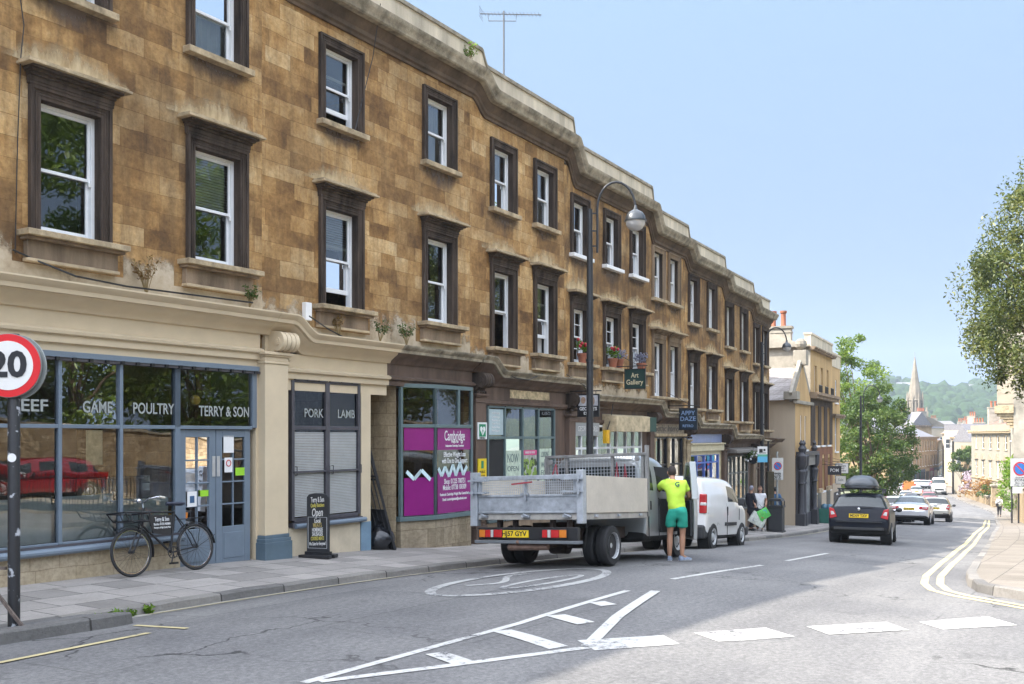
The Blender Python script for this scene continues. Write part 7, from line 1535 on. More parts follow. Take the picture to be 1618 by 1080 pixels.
mo = person('man in white shirt with dark shoulder bag walking away on the right pavement', (x, y, pr(s, n)), -heading(s), wk, mat('white_shirt', (.55, .54, .52), .9), mat('dark_trousers', (.03, .03, .035), .9), M_BLACK, mat('grey_hair', (.3, .28, .26), .9), M_SKIN, short_sleeve=False)
ob = thing('shoulder_bag', 'dark bag slung on the back of the walking man', 'bag', (x, y, pr(s, n)), -heading(s)); b = MB(); b.box(-.28, -.05, -.2, -.08, .86, 1.12); b.build('pouch', M_BLACK, ob, bevel=.03); b = MB(); b.tube([(-.25, -.12, 1.08), (0, -.15, 1.3), (.16, -.02, 1.5), (.12, .15, 1.42)], .02, 6); b.build('strap', M_BLACK, ob)
# ================================================================ STREET FURNITURE AND SHOP FITTINGS
M_POLE = mat('black_lamp_column_paint', (.018, .019, .022), .45, 0, .25, 8)
def lamp(label, loc, rz, hgt, outreach=1.55, rise=1.2, gsize=.30):
    o = thing('street_lamp', label, 'street lamp', loc, rz, 'arched street lamps on the left pavement'); c = MB(); c.lathe([(.13, -.1), (.13, 1.0), (.10, 1.1), (.085, 1.2), (.07, hgt-.9), (.06, hgt-.9), (.06, hgt)], 14); c.lathe([(.09, 2.4), (.09, 2.46)], 12); c.lathe([(.095, hgt*.55), (.095, hgt*.55+.06)], 12); c.build('column', M_POLE, o, smooth=35)
    a = MB(); pts = [(.17, 0, hgt-1.0), (.17, 0, hgt-.2)]
    for k in range(13): t = math.pi - math.pi*k/12; pts.append((.17 + outreach/2 + outreach/2*math.cos(t), 0, hgt + rise*.0 + .62*math.sin(t)))
    pts.append((.17+outreach, 0, hgt-.02)); a.tube(pts, .028, 8); [a.bar((0, 0, z), (.17, 0, z), .03) for z in (hgt-.1, hgt-.5, hgt-.85)]
    a.build('arm', M_POLE, o, smooth=60)
    h = MB(); x = .17+outreach; z = hgt-.03
    h.lathe([(.03, .12), (.05, .02), (gsize*.35, .0), (gsize*.7, -.2*gsize), (gsize*.95, -.57*gsize), (gsize, -.95*gsize), (gsize*1.08, -.96*gsize), (gsize*1.08, -1.06*gsize), (gsize*.9, -1.06*gsize)], 20, (x, 0, z)); ho = h.build('lamp_hood', mat('dark_grey_hood', (.05, .055, .06), .3, .2), o, smooth=40)
    g = MB(); g.lathe([(gsize*.98, -1.065*gsize), (gsize*.9, -1.45*gsize), (gsize*.68, -1.78*gsize), (gsize*.35, -1.98*gsize), (.01, -2.04*gsize)], 20, (x, 0, z)); g.build('lamp_globe', mat('frosted_globe', (.42, .42, .42), .15, .1, .15, 3), ho, smooth=60); return o
def lamp_at(px, base_py, top_py, label, zf=pave_l, glob_px=0, hd=0., nn=None, **k):
    if nn is not None: n = nn; s = s_at(px, n)
    else: s, n = ground(px, base_py, zf)
    x, y = pt(s, n); z = zf(s, n); H = (HY - top_py)*y/F - z; out = (glob_px - px)/F*y - .17 if glob_px else 1.5
    return lamp(label, (x, y, z), hd, H, out, **k)
lamp_at(932, 0, 330, 'tall black arched street lamp, nearest, above the truck bed', glob_px=1004, nn=-3.45, gsize=.235)
lamp_at(1204, 0, 540, 'black arched street lamp at the bus stop, middle one', glob_px=1243, nn=-5.25, gsize=.19)
lamp_at(1360, 0, 625, 'black arched street lamp before the street tree, farthest one', glob_px=1390, nn=-3.6, gsize=.18)
# 20 mph sign
s, n = ground(22, 989, bz); x, y = pt(s, n); z = bz(s, n)
o = thing('speed_sign', 'round red and white 20 speed limit sign on a flaking black pole', 'road sign', (x, y, z), 0)
zc = (HY - 578)*y/F - z; rad = 49.5*y/F; top = (HY - 527)*y/F - z
c = MB(); c.lathe([(.06, -.1), (.06, top-.02), (.05, top)], 14); pm = mat('flaking_black_pole', (.02, .02, .022), .5, 0, .3, 9)
N = pm.node_tree.nodes; L = pm.node_tree.links; b_ = N['Principled BSDF']; tc = N.new('ShaderNodeTexCoord'); nz = N.new('ShaderNodeTexNoise'); nz.inputs['Scale'].default_value = 9; nz.inputs['Detail'].default_value = 8; L.new(tc.outputs['Object'], nz.inputs['Vector']); rp = ramp(N, [(.60, (.018, .018, .02)), (.63, (.32, .33, .35)), (.72, (.45, .46, .48))]); L.new(nz.outputs['Fac'], rp.inputs[0]); L.new(rp.outputs[0], b_.inputs['Base Color'])
c.build('pole', pm, o, smooth=40)
px_off = (22 - 16.5)/F*y
d = MB(); d.lathe([(rad*1.02, .014), (rad*1.02, .03)], 48, (0, 0, 0), 'y', 0); d.lathe([(rad, -.0), (rad, .012)], 48, (0, 0, 0), 'y', 1); d.lathe([(rad*.78, -.004), (rad*.78, .002)], 48, (0, 0, 0), 'y', 2); M_ = Matrix.Translation((-.02, -.085, zc)) @ Matrix.Rotation(R(3), 4, 'Z'); d.xf(M_)
do = d.build('sign_face', [M_GREYPL, mat('road_sign_red', (.62, .01, .015), .4, 0, .05), mat('road_sign_white', (.72, .71, .68), .45, 0, .04)], o, smooth=40)
text('20', rad*1.12, M_BLACK, do, (-.02, -.094, zc), (R(90), 0, R(3)), width=rad*1.18, bold=.012, name='numerals')
d = MB(); d.lathe([(rad*1.04, 0), (rad*1.04, .02)], 40, (0, 0, 0), 'y'); d.xf(Matrix.Translation((.0, .03, zc-.01)) @ Matrix.Rotation(R(-6), 4, 'Z')); d.build('sign_back', M_GREYPL, o, smooth=40)
d = MB(); d.lathe([(.045, 0), (.045, .004)], 16, (0, 0, 0), 'y'); d.xf(Matrix.Translation((.01, -.066, zc-.95))); d.build('sticker', M_WHITEP, o)
# folded roadwork frame at the left edge
o = thing('folded_sign_frame', 'rusty folded roadwork sign frame leaning by the speed sign pole', 'sign frame', (x - .28, y - .1, z), 0); b = MB(); b.bar((-.3, 0, .95), (.44, -.02, .0), .03); b.bar((-.4, .1, .62), (.2, .1, .60), .03); b.build('frame', mat('rusty_grey_steel', (.13, .10, .085), .8, .2, .5, 12), o); b = MB(); b.box(-.9, -.12, -.01, .01, .72, 1.25, 0); b.build('board', mat('faded_blue_board', (.12, .19, .25), .6), o)
# bus stop flag, zone sign and bin on the left
def post(label, name, cat, s, n, zf, hgt, r, m=None, rz=0.):
    x, y = pt(s, n); o = thing(name, label, cat, (x, y, zf(s, n)), rz); b = MB(); b.lathe([(r, -.1), (r, hgt)], 12); b.build('post', m or M_POLE, o, smooth=40); return o, y, zf(s, n)
def rect_px(y, z0, a, b, c, d, px0): return ((a - px0)/F*y, (b - px0)/F*y, (HY - d)*y/F - z0, (HY - c)*y/F - z0)
s, n = s_at(1214, -4.3), -4.3; o, y, z = post('bus stop flag in white, green and blue on a dark post', 'bus_stop_sign', 'bus stop', s, n, pave_l, 3.55, .04)
x0, x1, z0, z1 = rect_px(y, z, 1197, 1214, 705, 730, 1214); x1 = -.04
b = MB(); b.box(x0, x1, -.02, .02, z0+(z1-z0)*.5, z1, 0); b.box(x0, x1, -.02, .02, z0+(z1-z0)*.36, z0+(z1-z0)*.5-.001, 1); b.box(x0, x1, -.02, .02, z0, z0+(z1-z0)*.36-.001, 2); fo = b.build('flag', [M_WHITEP, mat('stop_green', (.12, .42, .30)), mat('stop_blue', (.12, .45, .68))], o)
text('Belvedere', .11, M_BLACK, fo, ((x0+x1)/2, -.024, z0+(z1-z0)*.60), width=(x1-x0)*.7); b = MB(); b.box(x0+.06, x0+.2, -.024, -.02, z1-.24, z1-.1); b.box(x1-.16, x1-.08, -.024, -.02, z1-.18, z1-.1); b.build('bus_symbol', M_BLACK, fo, bevel=.01)
xx = pt(s_at(1217, -4.2), -4.2); o = thing('timber_post', 'square weathered timber post beside the litter bin', 'post', (*xx, pave_l(s, -4.2)), 0); b = MB(); b.box(-.13, .13, -.12, .12, -.1, 2.35, 0); b.build('shaft', mat('dark_weathered_timber', (.055, .045, .025), .85, 0, .35, 5), o, bevel=.01)
s, n = s_at(1228, -4.0), -4.0; o, y, z = post('controlled zone no parking sign on its post at the bus stop', 'zone_sign', 'road sign', s, n, pave_l, 3.15, .04, M_GREYPL)
def zone_face(o, w_, zlo, zhi, fx=0.):
    h_ = zhi - zlo; b = MB(); b.box(fx-w_/2, fx+w_/2, -.075, -.05, zlo, zhi, 0); fo = b.build('sign_face', mat('zone_sign_grey', (.50, .50, .48), .5, 0, .08), o)
    b = MB(); r = w_*.37; cz = zhi - h_*.37; b.lathe([(r, 0), (r, .006)], 32, (0, 0, 0), 'y', 0); b.lathe([(r*.80, -.003), (r*.80, .003)], 32, (0, 0, 0), 'y', 1); b.bar((-r*.62, -.006, r*.62), (r*.62, -.006, -r*.62), r*.2, .004, 0, up=(0, 1, 0)); b.xf(Matrix.Translation((fx, -.083, cz))); b.build('no_waiting_roundel', [mat('roundel_red', (.45, .02, .03)), mat('roundel_blue', (.02, .14, .42))], fo, smooth=30)
    for body, zz, sz, wd in (('Controlled', zlo + h_*.31, .1, .5), ('ZONE', zlo + h_*.22, .2, .62), ('Mon - Sat', zlo + h_*.12, .1, .5), ('8 am - 6 pm', zlo + h_*.05, .1, .6)): text(body, sz, M_BLACK, fo, (fx, -.079, zz), width=w_*wd, bold=.002)
zone_face(o, 17.5*y/F, (HY-758)*y/F - z, (HY-723)*y/F - z)
s, n = s_at(1227, -3.75), -3.75; x, y = pt(s, n); o = thing('litter_bin', 'black square litter bin on the left pavement by the bus stop', 'litter bin', (x, y, pave_l(s, n)), -heading(s)); b = MB(); b.box(-.26, .26, -.24, .24, .06, .95); b.box(-.3, .3, -.28, .28, 0, .06); b.build('body', M_TRIM, o, bevel=.02); b = MB(); b.box(-.29, .29, -.27, .27, .95, 1.02); b.prism([(-.27, 1.2), (.27, 1.2), (.2, 1.3), (-.2, 1.3)], -.25, .25, 'y'); [b.box(a*.25-.02, a*.25+.02, c_*.22-.02, c_*.22+.02, 1.02, 1.2) for a in (-1, 1) for c_ in (-1, 1)]; b.build('lid', M_TRIM, o, bevel=.01)
s, n = s_at(1240, -5.2), -5.2; x, y = pt(s, n); o = thing('grit_bin', 'small green recycling box at the foot of the dark shopfront column', 'box', (x, y, pave_l(s, n)), -heading(s)); b = MB(); b.prism([(-.28, 0), (.28, 0), (.33, .38), (-.33, .38)], -.2, .2, 'y'); b.build('tub', mat('green_plastic', (.015, .11, .085), .5), o, bevel=.02); b = MB(); b.box(-.35, .35, -.22, .22, .38, .42); b.build('rim', mat('green_plastic', (0, 0, 0)), o)
s, n = s_at(1311, -4.0), -4.0; x, y = pt(s, n); o = thing('wheeled_bin', 'green recycling crate heaped with bags outside the tall house', 'box', (x, y, pave_l(s, n)), -heading(s)); b = MB(); b.prism([(-.45, 0), (.45, 0), (.5, .75), (-.5, .75)], -.35, .35, 'y'); b.build('tub', mat('green_plastic', (0, 0, 0)), o, bevel=.03); b = MB(); [b.ball((-.25+.25*k, 0, .8), (.2, .25), 8, 0, .2) for k in range(3)]; b.build('contents', mat('blue_sacks', (.06, .14, .2), .5), o, smooth=60)
# twin-post zone sign on the right
s, n = 66.5, 4.5; x, y = pt(s, n); x = (1602 - CX)/F*61; y = 61.; s, n = sn(x, y); z = pr(s, n); o = thing('zone_sign', 'controlled zone no parking sign on twin posts by the right wall', 'road sign', (x, y, z), 0)
for dx in (-.12, .28): b = MB(); b.lathe([(.05, -.1), (.05, (HY-724)*y/F - z)], 10, (dx, 0, 0)); b.build('post', M_POLE, o, smooth=40)
zone_face(o, 30*y/F, (HY-768)*y/F - z, (HY-724)*y/F - z, (1611-1602)/F*y); b = MB(); b.box(-.1, .62, -.075, -.05, (HY-779)*y/F - z, (HY-769)*y/F - z); b.build('sub_plate', M_WHITEP, o)
# hanging signs on the terrace
sg = s_at(988, -5.2)
hang_sign('dark green hanging sign lettered Art Gallery in cream', sg, -5.2, n_at(sg, 1019), zat(1004, 613, -4.85), zat(1004, 583, -4.85), mat('gallery_green', (.008, .035, .03), .5, 0, .1), [('Art', .68, .2, .23), ('Gallery', .32, .2, .52)], mat('cream_letter', (.60, .52, .33)), .3)
GB = [mat('photo_board', (.36, .34, .33), .6, 0, .5, 5)]
sg = s_at(914, -5.25)
o = hang_sign('black and photo hanging sign of the deli behind the lamp column', sg, -5.25, n_at(sg, 946), zat(930, 657, -4.9), zat(930, 623, -4.9), M_BLACK, [("GEORGE'S", .34, .12, .5), ('DELI', .13, .1, .25)], M_WHITEP, .3)
bd = o.children[0]; zz = zat(930, 623, -4.9) - zat(930, 657, -4.9); b = MB(); b.box(-.28, -.02, -.03, -.024, zz*.48, zz*.97, 0); b.box(.02, .28, -.03, -.024, zz*.48, zz*.97, 0); b.ball((-.14, -.03, zz*.74), (.07, .004), 10, 1, .09); b.ball((.14, -.03, zz*.7), (.05, .004), 10, 1, .11); b.build('photo', [mat('pale_photo', (.40, .40, .42), .6, 0, .3, 6), mat('photo_figure', (.28, .18, .12), .7, 0, .4, 9)], bd)
sg = s_at(1074, -5.15)
o = hang_sign('dark navy hanging sign lettered Appy Daze over the blue shop', sg, -5.15, n_at(sg, 1101), zat(1087, 678, -4.8), zat(1087, 645, -4.8), mat('navy_board', (.01, .02, .035), .5, 0, .1), [('APPY', .78, .2, .48), ('DAZE', .50, .2, .52), ('RETRO', .16, .12, .36)], mat('pale_blue_letter', (.20, .30, .48)), .3)
# flower pots on the gallery sills, hanging basket
def flower_pot(label, loc, red=True, seed=1, grey=False):
    o = thing('flower_pot', label, 'plant pot', loc, 0, 'flower pots on the sills above the deli'); b = MB(); b.lathe([(.10, 0), (.14, .22), (.155, .22), (.155, .27), (.13, .27)], 14); b.build('pot', M_TERRA, o, smooth=40); rng = random.Random(seed); l = MB(); leaf_cloud(l, rng, [((rng.uniform(-.15, .15), rng.uniform(-.12, .05), .35 + rng.uniform(0, .2)), .13) for _ in range(8)], 26, .03); l.build('foliage', LF_SHRUB if not grey else LF_GREY, o, fix=False)
    if red: f = MB(); [f.ball((rng.uniform(-.15, .15), rng.uniform(-.2, -.05), .45+rng.uniform(0, .2)), .05, 7) for _ in range(5)]; f.build('flower', mat('red_petals', (.38, .02, .03), .6), o, smooth=60)
    return o
for k, (ss, lab, g_) in enumerate(((24.95, 'terracotta pot of red geraniums on the first gallery sill, behind the lamp', False), (27.0, 'terracotta pot with red flowers on the second gallery sill', False), (27.45, 'pot of grey lavender on the second gallery sill', True), (29.2, 'small pot of flowers on the third gallery sill by the sign', True))):
    flower_pot(lab, on_house(h4, ss - SB[5], -.14, 1.96), not g_, k, g_)
x, y = pt(s_at(1190, -5.0), -5.0); rng = random.Random(3); o = thing('hanging_basket', 'hanging basket of white flowers beside the bus stop flag', 'plant', (x, y, zat(1190, 725, -5.0)), 0); b = MB(); b.lathe([(.05, -.2), (.2, -.1), (.24, .05)], 12); b.build('basket', M_TRIM, o, smooth=40); l = MB(); leaf_cloud(l, rng, [((rng.uniform(-.3, .3), rng.uniform(-.2, .2), rng.uniform(-.1, .25)), .16) for _ in range(12)], 30, .04); l.build('foliage', LF_MID, o, fix=False); f = MB(); [f.ball((rng.uniform(-.35, .3), rng.uniform(-.3, .0), rng.uniform(-.1, .3)), .045, 6) for _ in range(16)]; f.build('flower', M_WHITEP, o, smooth=60); b = MB(); b.tube([(0, 0, .05), (0, 0, .5), (-.1, .45, .5)], .01, 5); b.build('bracket', M_BLACK, o)
# A-board outside the butcher
s, n = s_at(503, -5.12), -5.12; x, y = pt(s, n); z = pave_l(s, n); k_ = y/F
o = thing('chalkboard_sign', 'black arched chalkboard pavement sign lettered Open outside the butcher', 'pavement sign', (x, y, z), -heading(s) + R(14))
hw = 19*k_; H = (HY-779)*y/F - z
b = MB(); pf = [(-hw, .1), (hw, .1), (hw, H-.07), (hw*.8, H-.02), (hw*.3, H+.0), (-hw*.3, H), (-hw*.8, H-.02), (-hw, H-.07)]; b.prism(pf, -.03, .03, 'y'); bo = b.build('board', mat('chalkboard_black', (.018, .019, .022), .6, 0, .2, 8), o, bevel=.006)
b = MB(); zt_ = H*.63
for a, c_ in (((-hw*.86, .17), (hw*.86, .17)), ((hw*.86, .17), (hw*.86, zt_)), ((hw*.86, zt_), (-hw*.86, zt_)), ((-hw*.86, zt_), (-hw*.86, .17))): b.bar((a[0], -.033, a[1]), (c_[0], -.033, c_[1]), .012, .006)
b.build('border', mat('chalk_grey', (.42, .43, .44)), bo)
for a, c_ in ((-.12, 0), (.12, 0)): b = MB(); b.box(-hw-.08, hw+.08, a-.07, a+.07, .0, .06); b.build('foot', M_BLACK, o, bevel=.008)
b = MB(); b.box(-hw-.02, hw+.02, -.07, .07, .06, .11); b.build('plinth', M_BLACK, o)
cw_ = mat('chalk_white', (.62, .62, .60)); cyl = mat('chalk_yellow', (.48, .42, .08)); col_ = mat('chalk_ochre', (.36, .28, .09))
for body, u, wd, m_, sz, shr in (('Terry & Son', .90, 1.2, cw_, .13, 0), ('Quality Butchers', .815, 1.25, cyl, .09, .3), ('Open', .70, 1.0, cw_, .2, .3), ('Local', .575, .55, cw_, .1, 0), ('MEATS', .505, .8, col_, .11, 0), ('HOMEMADE', .435, 1.0, cw_, .09, .2), ('SAUSAGES', .37, 1.0, cw_, .1, .2), ('COOKED MEATS', .30, 1.2, cyl, .09, .2), ('We Cater for Everyone!', .22, 1.5, cw_, .08, .2)):
    text(body, sz, m_, bo, (0, -.034, H*u), (R(90), R(-4), 0), width=hw*wd, bold=.002, shear=shr)
# leaning gate panels, bin bag
s, n = s_at(600, -5.0), -5.0
xg0, xg1 = h2.X(592, -5.5), h2.X(613, -5.3)
for k, (xa, ya, xb, yb, hh, lab) in enumerate(((xg0+.02, -.02, xg0+.42, -.34, 2.1, 'taller dark steel gate panel leaning in the passage, nearest the pier'), (xg0+.2, .14, xg0+.62, -.20, 2.0, 'shorter dark steel gate panel leaning in the passage, nearer the bin bag'))):
    zg_ = base(16) - .03; loc_ = on_house(h2, 0, 0, zg_); o = thing('leaning_gate', lab, 'gate', loc_, h2.rz)
    b = MB(); A0 = Vector((xb-.06, yb, 0)); A1 = Vector((xb+.02, yb+.75, 0)); T0 = Vector((xa-.02, ya+.05, hh)); T1 = Vector((xa+.03, ya+.7, hh))
    for a, c_ in ((A0, A1), (A0, T0), (A1, T1), (T0, T1), (A0*.62+T0*.38, A1*.62+T1*.38), (A0*.3+T0*.7, A1*.3+T1*.7)): b.bar(tuple(a), tuple(c_), .04)
    b.build('frame', M_BLACK, o); b = MB()
    for j in range(1, 6): b.bar(tuple(A0.lerp(A1, j/6)), tuple(T0.lerp(T1, j/6)), .016)
    b.build('bars', M_BLACK, o); b = MB(); b.add([tuple(A0 + Vector((.01, 0, 0))), tuple(A1 + Vector((.01, 0, 0))), tuple(A1.lerp(T1, .36)), tuple(A0.lerp(T0, .36))], [(0, 1, 2, 3)]); b.build('lower_sheet', M_TRIM, o)
o = thing('bin_bag', 'black plastic bin bag slumped in the passage beside the bay window', 'bin bag', on_house(h2, h2.X(627, -5.2), -.05, base(16.5) - .02), h2.rz); b = MB(); rng = random.Random(8); k0 = len(b.v); b.ball((0, 0, .24), (.30, .24), 22, 0, .27)
b.v = [(x_*(1+.28*noise.noise(Vector((x_*5, y_*5, z_*5)))), y_*(1+.28*noise.noise(Vector((x_*6+3, y_*5, z_*5)))), max(.0, z_ + .08*noise.noise(Vector((x_*7, y_*7+9, z_*4))))) for x_, y_, z_ in b.v]; b.build('sack', mat('glossy_black_plastic', (.012, .013, .016), .25, 0, .3, 5, .8, 9, .7), o, smooth=180); b = MB(); b.lathe([(.03, .46), (.05, .56), (.09, .60)], 8); b.build('knot', mat('glossy_black_plastic', (0, 0, 0)), o)
b = MB(); o = thing('defibrillator_cabinet', 'rounded yellow cabinet on the wall just behind the truck tailgate', 'cabinet', on_house(h3, .42, -.32, -1.72), h3.rz); pf = [(-.30, 0), (.30, 0), (.30, .60), (.2, .76), (-.2, .76), (-.30, .60)]; b.prism(pf, -.12, .12, 'y'); b.build('body', mat('grit_yellow', (.62, .40, .02), .5, 0, .1), o, bevel=.03); b = MB(); b.box(-.26, .26, -.135, -.11, .5, .54); b.build('lid_lip', M_TRIM, o)
# TV aerial, cables
M_AER = mat('aerial_grey', (.10, .105, .11), .5, .4, .1, 5); zp = PAR[3]; lx = h2.X(795, -5.0)
o = thing('tv_aerial', 'grey television aerial on a mast above the roof parapet', 'aerial', (*pt(s_at(796, -6.5), -6.5), zp - .6), 0); yA = o.location.y; zt_ = (HY-22)*yA/F - o.location.z
b = MB(); b.tube([(0, 0, 0), (0, 0, zt_+.08)], .022, 8); b.build('mast', M_AER, o); b = MB(); dv = Vector((.96, -.2, -.10)).normalized(); c0 = Vector((0, 0, zt_)); b.tube([tuple(c0 - dv*.62), tuple(c0 + dv*.98)], .014, 6); b.build('boom', M_AER, o); b = MB(); sd_ = Vector((.2, .96, 0))
for k in range(16): p_ = c0 + dv*(-.5 + k*.095); b.tube([tuple(p_ - sd_*.14), tuple(p_ + sd_*.14)], .006, 4)
for k in range(4): b.tube([tuple(c0 - dv*.6 + Vector((0, 0, -.12+.08*k)) - sd_*.2), tuple(c0 - dv*.6 + Vector((0, 0, -.12+.08*k)) + sd_*.2)], .006, 4)
b.build('elements', M_AER, o); b = MB(); b.tube([tuple(c0 - dv*.42), tuple(c0 - dv*.4 + Vector((0, 0, -.18))), tuple(c0 + dv*.32 + Vector((0, 0, -.17))), tuple(c0 + dv*.33)], .012, 5); b.build('brace', M_AER, o)
def cable(label, h, pts, r=.012): 
    P_ = [Vector(on_house(h, h.X(px, -5.6+d), -d, zat(px, py, -5.6+d))) for px, py, d in pts]; o = MB(); o.tube([tuple(p_ - P_[0]) for p_ in P_], r, 6); c = o.build('cable', M_BLACK); c.location = P_[0]; tag(c, label, 'cable'); return c
cable('black cable sagging along the top of the butcher cornice', h1, [(20, 394, .05), (60, 412, .12), (120, 436, .35), (200, 452, .3), (300, 465, .3), (400, 478, .35)], .014)
cable('thin black cable hanging down the wall left of the first window', h1, [(30, -20, .04), (38, 40, .05), (33, 90, .04), (28, 220, .04), (24, 400, .04)], .008)
cable('black cable drooping over the stepped shop cornice onto the passage', h2, [(489, 499, .3), (520, 520, .3), (545, 533, .35), (580, 540, .35)], .014)
cable('thin cable slanting down beside the upper window over the passage', h2, [(602, 5, .3), (590, 90, .06), (575, 150, .05), (562, 205, .05)], .008)
cable('dark cable curving along the mossy cornice of the poster shop', h3, [(792, 585, .3), (815, 597, .4), (835, 600, .5), (858, 590, .4)], .012)
b = MB(); b.box(0, .16, -.1, .0, 0, .32); o = b.build('junction_box', M_WHITEP, bevel=.01); o.location = on_house(h2, h2.X(484, -5.5), 0, zat(484, 505, -5.5)); o.rotation_euler = (0, 0, h2.rz); tag(o, 'small white junction box on the wall above the stepped cornice', 'junction box')
# delivery bicycle
s, n = s_at(210, -5.12), -5.12; x, y = pt(s, n); z = pave_l(s, n)
s2, n2 = s_at(311, -5.12), -5.12; x2, y2 = pt(s2, n2); dv = Vector((x2 - x, y2 - y)); rz = math.atan2(dv.y, dv.x)
o = thing('bicycle', 'black delivery bicycle with front carrier leaning by the butcher window', 'bicycle', (x, y, z), rz); o.rotation_euler = (R(-7), -math.atan2(z - pave_l(s2, n2), dv.length)*-1, rz)
WB = dv.length; M_BK = mat('black_frame_enamel', (.012, .012, .014), .35, 0, .15, 10); M_RUB = M_TYRE; r1 = .335; fx, bx2 = 0, WB            # front wheel at the left
def bwheel(cx, turn=0.):
    b = MB(); pts = [(cx + r1*math.cos(a)*1.0, 0, r1 + .02 + r1*math.sin(a)) for a in [2*math.pi*i/40 for i in range(40)]]; b.tube(pts, .020, 8, closed=True); wo = b.build('wheel', M_RUB, o, smooth=60)
    b = MB(); b.tube([(cx + (r1-.028)*math.cos(a), 0, r1+.02 + (r1-.028)*math.sin(a)) for a in [2*math.pi*i/40 for i in range(40)]], .011, 6, closed=True); b.build('rim', M_CHROME, wo, smooth=60)
    b = MB()
    for k in range(28): a = 2*math.pi*k/28; sd = .03 if k % 2 else -.03; b.tube([(cx + .02*math.cos(a+.9), sd, r1+.02 + .02*math.sin(a+.9)), (cx + (r1-.03)*math.cos(a), 0, r1+.02 + (r1-.03)*math.sin(a))], .0015, 3)
    b.tube([(cx, -.05, r1+.02), (cx, .05, r1+.02)], .022, 8); b.build('spokes', M_TRIM, wo)
    b = MB(); pts = [(cx + (r1+.045)*math.cos(a), 0, r1+.02 + (r1+.045)*math.sin(a)) for a in [R(-15 + 9*i) if cx == 0 else R(5 + 9*i) for i in range(17 if cx == 0 else 16)]]; 
    for p_, q_ in zip(pts, pts[1:]): b.bar(p_, q_, .05, .006)
    b.build('mudguard', M_BK, o, smooth=40)
bwheel(0); bwheel(WB)
hz = r1 + .02; HT = (.24, 0, .92); HB = (.20, 0, .74); ST = (WB-.36, 0, .90); BB = (WB-.47, 0, .30); AX = (WB, 0, hz)
b = MB(); T = lambda a, c_, r=.016: b.tube([a, c_], r, 8)
T((.255, 0, .98), HB, .02); T(HT, ST); T(HB, BB, .018); T(ST, BB, .017); T((WB-.35, 0, .93), (WB-.345, 0, 1.0), .013)
for sd in (-.05, .05): b.tube([(ST[0], 0, .88), (AX[0]-.1, sd, .55), (AX[0], sd, hz)], .009, 6); b.tube([BB, (AX[0], sd, hz)], .010, 6); b.tube([(.20, sd*.6, .74), (.15, sd, .62), (0, sd, hz)], .013, 6)
b.build('frame', M_BK, o, smooth=60)
b = MB(); b.loft([[(WB-.50+u*.28, wv*math.cos(a), 1.03 + .03*math.sin(a) - .012*u) for a in [2*math.pi*i/10 for i in range(10)]] for u, wv in ((0, .02), (.15, .035), (.5, .06), (.8, .10), (.98, .10), (1.03, .05))]); b.build('saddle', mat('navy_saddle', (.02, .025, .045), .5), o, smooth=60)
b = MB(); b.tube([(.255, 0, .96), (.255, 0, 1.05)], .012, 6); b.tube([(.40, -.27, 1.10), (.30, -.26, 1.12), (.22, -.17, 1.10), (.25, 0, 1.05), (.22, .17, 1.10), (.30, .26, 1.12), (.40, .27, 1.10)], .011, 8); b.build('handlebar', M_CHROME, o, smooth=60)
for sd in (-1, 1): b = MB(); b.tube([(.42, sd*.275, 1.10), (.33, sd*.265, 1.12)], .018, 8); b.tube([(.26, sd*.22, 1.085), (.38, sd*.22, 1.06)], .006, 5); b.build('grip', mat('cream_grip', (.55, .52, .45), .5), o, smooth=60)
b = MB(); b.ball((.15, -.04, 1.08), .04, 10); b.build('headlamp', M_CHROME, o, smooth=60)
b = MB(); q = [(-.22, -.2, .92), (.20, -.2, .90), (.20, .2, .90), (-.22, .2, .92)]
for a, c_ in zip(q, q[1:] + q[:1]): b.tube([a, c_], .012, 6)
q2 = [(-.14, -.17, .80), (.2, -.17, .78), (.2, .17, .78), (-.14, .17, .80)]
for a, c_ in zip(q2, q2[1:] + q2[:1]): b.tube([a, c_], .010, 6)
for a, c_ in zip(q, q2): b.tube([a, c_], .010, 6)
for k in range(1, 6): b.tube([(-.14 + .34*k/6, -.17, .80), (-.14 + .34*k/6, .17, .80)], .006, 5); b.tube([(-.0, -.2 if k % 2 else .2, .91), (.03, -.17 if k % 2 else .17, .79)], .008, 5)
b.tube([(.2, -.05, .78), (.18, -.04, .70)], .012, 6); b.tube([(.2, .05, .78), (.18, .04, .70)], .012, 6); b.build('front_carrier', M_BK, o, smooth=60)
b = MB(); b.tube([(WB-.32, -.05, .78), (WB+.16, -.06, .80)], .006, 5); b.tube([(WB-.32, .05, .78), (WB+.16, .06, .80)], .006, 5); [b.tube([(WB-.25+k*.1, -.05, .785), (WB-.25+k*.1, .05, .785)], .005, 5) for k in range(5)]; b.tube([(WB, -.05, hz), (WB+.1, -.055, .79)], .005, 5); b.tube([(WB, -.06, hz), (WB+.38, -.03, .52)], .005, 5); b.build('rear_carrier', M_BK, o)
b = MB(); b.prism([(.32, .87), (ST[0]-.04, .86), (BB[0]+.02, .56), (.40, .60)], -.008, .008, 'y'); sp = b.build('name_plate', mat('sign_plate_black', (.02, .018, .018), .5), o)
for body, zz, wd, sz in (('Terry & Son', .80, .26, .09), ('Butcher 01225 463868', .73, .30, .05), ('Purveyors of High Quality Meat', .68, .30, .04)): text(body, sz, M_WHITEP, sp, ((.36 + ST[0])/2 - .02, -.012, zz), width=wd)
